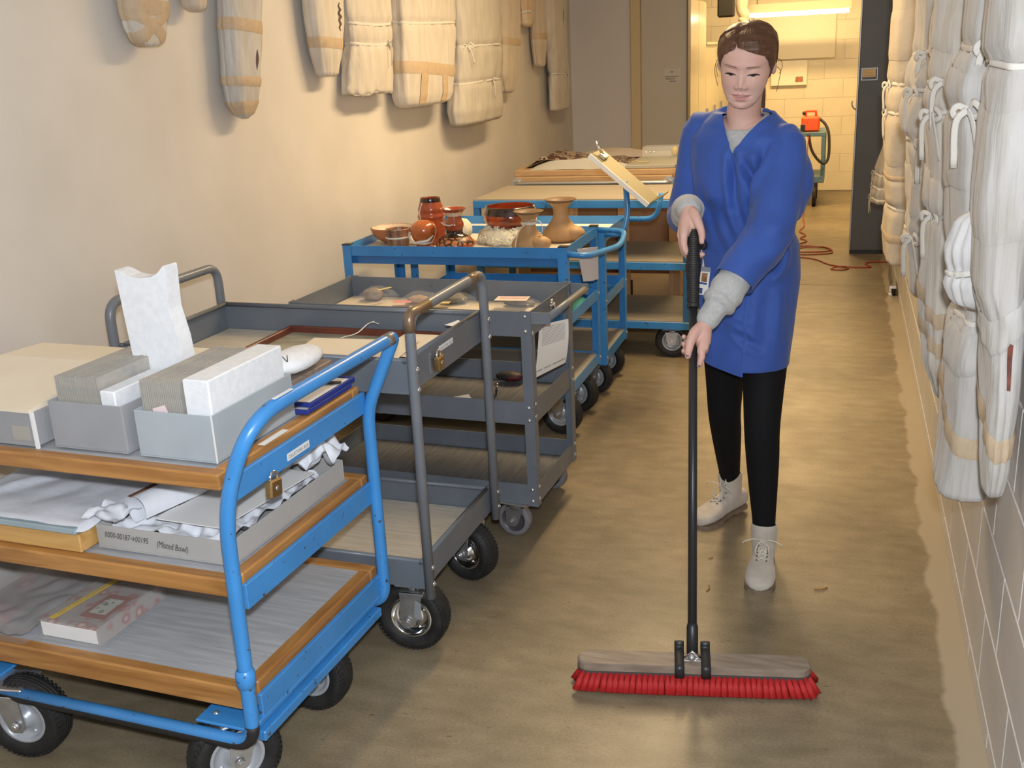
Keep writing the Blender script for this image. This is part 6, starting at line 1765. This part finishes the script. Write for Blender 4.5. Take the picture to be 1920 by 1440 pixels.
ul = hair.data.uv_layers.new(name='UVMap')
uvl = [uvs[(i, j)] for i in range(NZh + 1) for j in range(NJh)]
for lp in hair.data.loops:
    ul.data[lp.index].uv = uvl[lp.vertex_index]
q = MB(); random.seed(11)
tie = hw((.004, .088, -.072))
for k in range(26):
    o_ = V3((random.uniform(-.012, .012), random.uniform(-.008, .008), random.uniform(-.006, .006)))
    q.tube(catmull([tie + o_, tie + o_ * 1.3 + V3((.004, .025, -.01)), tie + o_ * 1.5 + V3((.014, .050, -.06)), tie + o_ * 1.2 + V3((.014, .07, -.15 - random.uniform(0, .03)))], 5), [.0042] * 10 + [.0035] * 4 + [.001] * 2, 6)
obj('ponytail', q, M_STRAND, person)
q = MB()
for k, pts in enumerate(([(-.071, .0, .012), (-.087, .0, -.005), (-.090, -.008, -.035), (-.079, -.016, -.072)], [(-.070, .004, .010), (-.083, .006, -.008), (-.087, .0, -.03), (-.081, -.006, -.05)],
                          [(.075, .03, .0), (.092, .035, -.010), (.096, .03, -.03), (.090, .025, -.045)], [(.072, .05, -.03), (.088, .06, -.05), (.085, .07, -.085), (.08, .07, -.12)])):
    q.tube(catmull([hw(p) for p in pts], 8), [.0009] * 25, 5)
o = obj('loose_strands', q, M_STRAND, person); o['kind'] = 'stuff'

# --- clothing
M_SWEAT = mat('grey_sweatshirt', (0.47, 0.47, 0.46), .9, col2=(0.41, 0.41, 0.40), nscale=120, bump=.4, bscale=220, sheen=.2)
M_SMOCK = mat('royal_blue_cotton', (0.032, 0.088, 0.36), .72, col2=(0.029, 0.078, 0.32), nscale=10, bump=.12, bscale=420, sheen=.12)
M_LEG = mat('black_leggings', (0.005, 0.005, 0.006), .8, spec=.25)
sw = MB()
torso(sw, [(.98, -.267, 3.265, .120, .085), (1.10, -.272, 3.25, .105, .075), (1.22, -.283, 3.235, .120, .086), (1.32, -.287, 3.238, .142, .092), (1.36, -.288, 3.240, .120, .080), (1.378, -.287, 3.240, .085, .072)])
for s_ in 'LR':
    S, E, W2 = JS[s_ + 'sh'], JS[s_ + 'el'], JS[s_ + 'wr']
    up = (E - W2).normalized()
    c0 = W2 + up * .012
    chain(sw, [S, S.lerp(E, .5), E, E.lerp(c0, .45), E.lerp(c0, .78), E.lerp(c0, .865), c0], [.052, .050, .047, .049, .0485, .0345, .0330] if s_ == 'L' else [.052, .050, .046, .047, .046, .040, .037], 24)
sw_me = voxel(sw, .0034, 3, .45)
_nr = [v.normal.copy() for v in sw_me.vertices]
for v in sw_me.vertices:
    p = v.co; d = 0
    for s_ in 'LR':
        E, W2 = JS[s_ + 'el'], JS[s_ + 'wr']; ax = (W2 - E); L2_ = ax.length; ax = ax / L2_
        k = (p - E).dot(ax) / L2_
        if .2 < k < .96 and ((p - E) - ax * (p - E).dot(ax)).length < .08:
            if k < .82: d += .0030 * nz((p.x * 26, p.y * 26, p.z * 26)) + .0022 * math.sin(k * 34 + 3 * nz(p * 18))
            else: d += .0006 * math.sin(math.atan2((p - E).dot(RR), (p - E).dot(CC)) * 40)
    if d: v.co = p + _nr[v.index] * d
put('sweatshirt', sw_me, M_SWEAT, person)
q = MB(); cpts = []
for k in range(40):
    a = 2 * PI * k / 40
    cpts.append(V3((-.286, 3.236, 1.402)) + LL * (.068 * math.cos(a)) + FF * (.070 * math.sin(a)) + V3((0, 0, -.042 * max(0, math.sin(a)) + .024 * max(0, -math.sin(a)))))
q.tube(cpts, .0085, 10, closed=True); obj('sweatshirt_collar', q, M_SWEAT, person)

lg = MB()
torso(lg, [(.80, -.27, 3.275, .150, .108), (.90, -.268, 3.272, .152, .108), (.97, -.268, 3.27, .148, .106)])
for s_ in 'LR':
    h_, k_, a_ = JS[s_ + 'hi'], JS[s_ + 'kn'], JS[s_ + 'an']
    chain(lg, [h_, h_.lerp(k_, .35), h_.lerp(k_, .72), k_, k_.lerp(a_, .28), k_.lerp(a_, .62), k_.lerp(a_, .89), a_ - V3((0, 0, .03))], [.085, .078, .064, .0555, .0520, .0440, .0370, .036], 24)
lg_me = voxel(lg, .005, 3, .5)
put('leggings', lg_me, M_LEG, person)

# smock
SM_L_END, SM_R_END = .51, .40
sm = MB()
torso(sm, [(.60, -.262, 3.205, .136, .125), (.66, -.263, 3.21, .136, .125), (.80, -.263, 3.235, .146, .130), (.93, -.262, 3.262, .157, .134), (1.02, -.264, 3.262, .154, .130), (1.10, -.274, 3.250, .134, .118), (1.20, -.282, 3.236, .146, .122), (1.30, -.285, 3.236, .163, .114), (1.355, -.287, 3.240, .170, .097), (1.392, -.287, 3.245, .128, .082), (1.412, -.286, 3.246, .104, .074), (1.424, -.285, 3.247, .090, .068)])
S, E, W2 = JS['Lsh'], JS['Lel'], JS['Lwr']
chain(sm, [S + V3((-.03, .02, .0)), S, S.lerp(E, .45) + V3((.014, .012, .0)), E + V3((.01, .012, 0)), E.lerp(W2, .25), E.lerp(W2, .66)], [.052, .057, .066, .067, .061, .055], 26)
chain(sm, [S + V3((.0, .03, -.02)), (-.135, 3.15, 1.245), (-.150, 3.09, 1.17)], [.048, .060, .058], 20)
S, E, W2 = JS['Rsh'], JS['Rel'], JS['Rwr']
chain(sm, [S + V3((.03, -.01, 0)), S, S.lerp(E, .5), E + V3((0, .0, .01)), E.lerp(W2, .2), E.lerp(W2, .34)], [.060, .062, .060, .060, .056, .053], 26)
chain(sm, [JS['Rsh'], V3((-.287, 3.25, 1.400)) - LL * .085, V3((-.287, 3.245, 1.425)) - LL * .060], [.045, .034, .018], 16)
chain(sm, [JS['Lsh'] + V3((0, .02, .01)), V3((-.287, 3.255, 1.392)) + LL * .090, V3((-.287, 3.26, 1.415)) + LL * .066], [.042, .032, .020], 16)
sm_me = voxel(sm, .0042, 4, .5)
bmh = bmesh.new(); bmh.from_mesh(sm_me)
def cut(co, no, sel=None):
    """bisect and delete the outer side, limited to faces for which sel(centre) is true"""
    g = bmh.faces[:] if sel is None else [f for f in bmh.faces if sel(f.calc_center_median())]
    geom = set(g)
    for f in g: geom.update(f.edges); geom.update(f.verts)
    bmesh.ops.bisect_plane(bmh, geom=list(geom), plane_co=co, plane_no=no, clear_outer=False)
    no = V3(no)
    dead = [f for f in bmh.faces if (f.calc_center_median() - V3(co)).dot(no) > 1e-6 and (sel is None or sel(f.calc_center_median()))]
    bmesh.ops.delete(bmh, geom=dead, context='FACES')
E, W2 = JS['Lel'], JS['Lwr']; axl = (W2 - E).normalized(); cl = E.lerp(W2, SM_L_END)
axl2 = (axl + V3((0, -.12, -.1))).normalized()
cut(cl, axl2, lambda p: (p - cl).length < .16 and (p - cl).dot(axl) > -.05 and (p - (E.lerp(W2, .5))).length < .14)
E, W2 = JS['Rel'], JS['Rwr']; axr = (W2 - E).normalized(); cr_ = E.lerp(W2, SM_R_END)
C0 = V3((-.287, 3.24, 0))
def sz(p):
    return (p - C0).dot(LL), p.z, (p - C0).dot(FF)
def ws(s_, z, f_=.11):
    return C0 + LL * s_ + FF * f_ + V3((0, 0, z))
# hem: lower on the overlapping panel
FE = .094
cut(ws(FE, .648, 0), (V3((0, 0, -1)) - LL * .17).normalized(), lambda p: p.z < .76 and sz(p)[0] < FE)
cut(ws(FE, .662, 0), V3((0, 0, -1)), lambda p: p.z < .76 and sz(p)[0] >= FE)
# V neck
Va, Vb, Vc = (.030, 1.315), (-.056, 1.452), (.116, 1.452)
def inV(p):
    s_, z, f_ = sz(p)
    if f_ < -.005: return ((s_ / .062) ** 2 + ((f_ - .0) / .062) ** 2) < 1 and z > 1.40
    l = Va[0] + (Vb[0] - Va[0]) * (z - Va[1]) / (Vb[1] - Va[1]); r = Va[0] + (Vc[0] - Va[0]) * (z - Va[1]) / (Vc[1] - Va[1])
    return l < s_ < r and z > Va[1]
front = lambda p: sz(p)[2] > -.02 and p.z > 1.28 and abs(sz(p)[0]) < .16
for (a, b_) in ((Va, Vb), (Va, Vc)):
    d = LL * (b_[0] - a[0]) + V3((0, 0, b_[1] - a[1])); no = d.cross(FF).normalized()
    co = C0 + LL * a[0] + V3((0, 0, a[1]))
    g = [f for f in bmh.faces if front(f.calc_center_median())]; geom = set(g)
    for f in g: geom.update(f.edges); geom.update(f.verts)
    bmesh.ops.bisect_plane(bmh, geom=list(geom), plane_co=co, plane_no=no)
bmesh.ops.delete(bmh, geom=[f for f in bmh.faces if inV(f.calc_center_median())], context='FACES')
bmh.normal_update()
creases = []      # (p0, p1, depth, width) valleys in the cloth
creases += [(ws(.030, 1.31, .115), ws(.05, 1.16, .12), .011, .012), (ws(.05, 1.16, .12), ws(.075, 1.08, .11), .007, .014),
            (ws(-.02, 1.16, .12), ws(.06, 1.02, .13), .006, .016), (ws(-.07, 1.2, .10), ws(.0, 1.03, .13), .005, .018),
            (ws(.11, 1.33, .07), ws(.13, 1.21, .11), .009, .014), (ws(.09, 1.28, .10), ws(.13, 1.15, .12), .010, .014), (ws(.06, 1.3, .11), ws(.11, 1.23, .11), .005, .012),
            (ws(.14, 1.05, .06), ws(.12, .97, .12), .008, .014), (ws(.15, 1.02, .02), ws(.15, .95, .08), .008, .014), (ws(.16, 1.07, .0), ws(.14, 1.03, .08), .010, .012),
            (ws(.02, .86, .15), ws(.11, .83, .12), .006, .010), (ws(.02, .83, .15), ws(.10, .80, .13), .006, .010), (ws(.05, .79, .15), ws(.13, .74, .10), .004, .012),
            (ws(-.10, 1.0, .09), ws(-.06, .72, .13), .004, .02), (ws(.13, .92, .06), ws(.12, .70, .08), .005, .02)]
def seg_d(p, a, b_):
    ab = b_ - a; t_ = max(0, min(1, (p - a).dot(ab) / ab.length_squared))
    return (p - a - ab * t_).length, t_
Elb = JS['Lel']
for v in bmh.verts:
    p = v.co; d = 0
    for (a, b_, dep, w) in creases:
        r_, t_ = seg_d(p, a, b_)
        if r_ < w * 4:
            env = math.sin(PI * (.12 + .76 * t_)); d += env * dep * 2.3 * (-gs(r_, w) + .55 * gs(r_ - w * 1.9, w * .9))
    d += .0045 * nz((p.x * 9, p.y * 9, p.z * 4.5)) + .0026 * nz((p.x * 22, p.y * 22, p.z * 9))
    rl = (p - Elb).length
    if rl < .16: d += .004 * gs(rl, .1) * math.sin((p - Elb).dot(V3((.3, -.5, .8))) * 120 + 2 * nz(p * 10))
    if p.z < .9: d += .0035 * (1 - (p.z - .64) / .26) * math.sin(math.atan2(sz(p)[2], sz(p)[0]) * 7 + 1)
    v.co = p + v.normal * d
bmh.to_mesh(sm_me); bmh.free()
smock = put('smock', sm_me, M_SMOCK, person)
so = smock.modifiers.new('thickness', 'SOLIDIFY'); so.thickness = .002; so.offset = -1
# overlapping front panel edge and pocket seam, following the smock
from mathutils.bvhtree import BVHTree
bvh = BVHTree.FromPolygons([v.co + PB for v in sm_me.vertices], [tuple(p.vertices) for p in sm_me.polygons])
def on_smock(p, off=.002):
    hit = bvh.ray_cast(V3(p) + FF * .3, -FF)
    if hit[0] is None: hit = bvh.find_nearest(V3(p))
    return hit[0] + FF * off
def strip(name, pts, w, off=.002, m=None):
    P = catmull(pts, 8); q = MB(); rows_ = []
    for i, p in enumerate(P):
        t_ = (P[min(i + 1, len(P) - 1)] - P[max(0, i - 1)]).normalized(); s_ = t_.cross(FF).normalized()
        rows_.append([on_smock(p - s_ * w, off * .3), on_smock(p, off), on_smock(p + s_ * w, off * .3)])
    q.loft(rows_, False, close=False); return obj(name, q, m or M_SMOCK, person)
strip('front_edge', [ws(.030, 1.312), ws(.042, 1.2), ws(.062, 1.08), ws(.082, .95), ws(.091, .80), ws(.092, .672)], .006, .0035)
strip('pocket_seam', [ws(-.10, 1.03), ws(-.03, 1.025), ws(.04, 1.025)], .0025, .0025)

# boots
M_BOOT = mat('beige_suede', (0.50, 0.45, 0.385), .85, col2=(0.44, 0.39, 0.33), nscale=22, bump=.3, bscale=160, sheen=.3)
M_SOLE = mat('brown_sole', (0.20, 0.145, 0.10), .6)
M_LACE = mat('cream_lace', (0.62, 0.56, 0.47), .8)
def boot(toe, heel, ank, label, raise_=0.0):
    toe, heel = V3(toe), V3(heel); d = (toe - heel).normalized(); s_ = V3((-d.y, d.x, 0)) * -1; Lf = (toe - heel).length
    up = V3((0, 0, 1))
    rows_ = [(0.0, .020, .05), (.03, .031, .075), (.18, .033, .085), (.34, .032, .085), (.5, .036, .080), (.64, .044, .067), (.78, .047, .056), (.9, .043, .048), (.97, .032, .038), (1.0, .012, .024)]
    q = MB(); rings = []
    for i in range(41):
        u = i / 40; w, h = interp(rows_, u)
        lift = raise_ * max(0, 1 - u / .55)
        ring = []
        for j in range(20):
            a = 2 * PI * j / 20; c_, sn = math.cos(a), math.sin(a)
            k = (abs(c_) ** 2.6 + abs(sn) ** 2.6) ** (-1 / 2.6)
            zz = .0105 + (h - .0105) * (.5 + .5 * sn * k)
            ring.append(heel + d * (u * Lf) + s_ * (w * c_ * k) + up * (zz + lift))
        rings.append(ring)
    q.loft(rings, True)
    a0 = heel + d * (.24 * Lf)
    chain(q, [a0 + up * (.05 + raise_), a0 * .4 + V3(ank) * .6 + up * 0, V3(ank) + up * .01], [.036, .039, .043], 24)
    me = voxel(q, .0032, 3, .5)
    # flat top opening
    b2_ = bmesh.new(); b2_.from_mesh(me)
    bmesh.ops.bisect_plane(b2_, geom=b2_.verts[:] + b2_.edges[:] + b2_.faces[:], plane_co=V3(ank) + up * .022, plane_no=(up - d * .15), clear_outer=True)
    b2_.to_mesh(me); b2_.free()
    bo_ = put('boot', me, M_BOOT, person)
    sd = bo_.modifiers.new('thickness', 'SOLIDIFY'); sd.thickness = .003; sd.offset = -1
    q = MB(); rings = []
    for i in range(25):
        u = i / 24; w, h = interp(rows_, u); lift = raise_ * max(0, 1 - u / .55)
        z0 = lift; z1 = .0125 + lift
        heelb = 0 if u < .32 else (.006 if u < .6 else 0)
        w += .0008
        rings.append([heel + d * (u * Lf) + s_ * (x * w) + up * z for x, z in ((-1, z0 + heelb), (1, z0 + heelb), (1, z1), (-1, z1))])
    q.loft(rings, True, smooth=False); obj('sole', q, M_SOLE, bo_)
    # laces over the tongue
    from mathutils.bvhtree import BVHTree as BT
    bt = BT.FromPolygons([v.co + PB for v in me.vertices], [tuple(p.vertices) for p in me.polygons])
    def surf(u, x):
        o = heel + d * (u * Lf) + s_ * x + up * .3 + d * .0
        tgt = heel + d * (u * Lf) + s_ * x * .7 + up * .05
        if u < .35: 
            base = V3(ank).lerp(a0 + up * .06, u / .35) + up * 0
            o = base + d * .2 + s_ * x + up * .03; tgt = base + s_ * x * .5
        h_ = bt.ray_cast(o, (tgt - o).normalized()); 
        return (h_[0] + h_[1] * .0028) if h_[0] else tgt
    us = [.62, .555, .49, .43, .33, .22, .1]
    q = MB(); hole = MB()
    for k in range(len(us) - 1):
        for sg in (-1, 1):
            a, b_ = surf(us[k], sg * .018), surf(us[k + 1], -sg * .018); m_ = surf((us[k] + us[k + 1]) / 2, 0)
            q.tube(catmull([a, m_, b_], 5), .0021, 6)
    for k in range(len(us)):
        for sg in (-1, 1):
            hole.sphere(surf(us[k], sg * .0195) - up * .001, .0034, .0034, .002, 8, 6)
    top = surf(.1, 0) + d * .004
    for sg in (-1, 1):
        q.tube(catmull([top, top + s_ * sg * .03 + up * .006 + d * .012, top + s_ * sg * .055 + up * -.004 + d * .012, top + s_ * sg * .062 - up * .012 + d * .01], 5), .0023, 6)
        q.tube(catmull([top, top + s_ * sg * .018 - up * .016 + d * .014, top + s_ * sg * .020 - up * .045 + d * .022, top + s_ * sg * .008 - up * .02 + d * .012], 5), .0021, 6)
    l_ = obj('laces', q, M_LACE, bo_); l_['kind'] = 'stuff'
    h_ = obj('eyelets', hole, mat('dark_eyelet', (0.05, 0.04, 0.035), .5), bo_); h_['kind'] = 'stuff'
    return bo_
boot((-.184, 2.918, 0), (-.181, 3.165, 0), (-.184, 3.118, .125), 'front')
boot((-.432, 3.345, 0), (-.288, 3.548, 0), (-.330, 3.492, .142), 'back', .012)

# identity badge clipped at the hip
t = thing('id_badge', 'photo identity badge on a black reel hanging at the front of the blue smock', 'badge', (-.37, 3.08, .88))
def onY(s_, z, off=.012):
    return on_smock(ws(s_, z), off)
pr = onY(-.075, 1.035, .014)
q = MB(); q.lathe([(.001, .008), (.012, .007), (.016, .0), (.016, -.006)], pr, FF, 18); obj('reel', q, M_BLACK, t)
q = MB(); q.sphere(pr + LL * -.012 + FF * .008 + V3((0, 0, .006)), .006); obj('brass_stud', q, M_BRASS, t)
pc = onY(-.068, .925, .012)
q = MB(); q.tube([pr + FF * .004 - V3((0, 0, .01)), pc + V3((0, 0, .06)), pc + V3((0, 0, .045))], [.0018, .0018, .005], 6); obj('strap', q, mat('clear_strap', (0.6, 0.6, 0.62), .3), t)
tl_ = V3((.10, 0, 1)).normalized(); ul_ = LL
q = MB(); q.obox(pc, ul_ * .021, tl_ * .044, FF * .0012, .0008); cd_ = obj('card', q, M_PAPER, t)
def pbox(x0, x1, z0, z1, m, nm):
    q = MB(); q.obox(pc + ul_ * ((x0 + x1) / 2) + tl_ * ((z0 + z1) / 2) + FF * .0016, ul_ * ((x1 - x0) / 2), tl_ * ((z1 - z0) / 2), FF * .0004); obj(nm, q, m, cd_)
pbox(-.021, .021, .030, .044, mat('grey_holder', (0.24, 0.26, 0.30), .4), 'holder_top')
pbox(-.006, .014, -.002, .026, mat('portrait_tan', (0.36, 0.19, 0.09), .5, col2=(0.2, 0.09, 0.04), nscale=60), 'portrait')
pbox(-.016, .015, -.010, -.004, mat('badge_blue', (0.05, 0.08, 0.22), .5), 'blue_band')
pbox(-.017, .002, -.040, -.022, mat('badge_blue', (0.05, 0.08, 0.22), .5), 'blue_square')
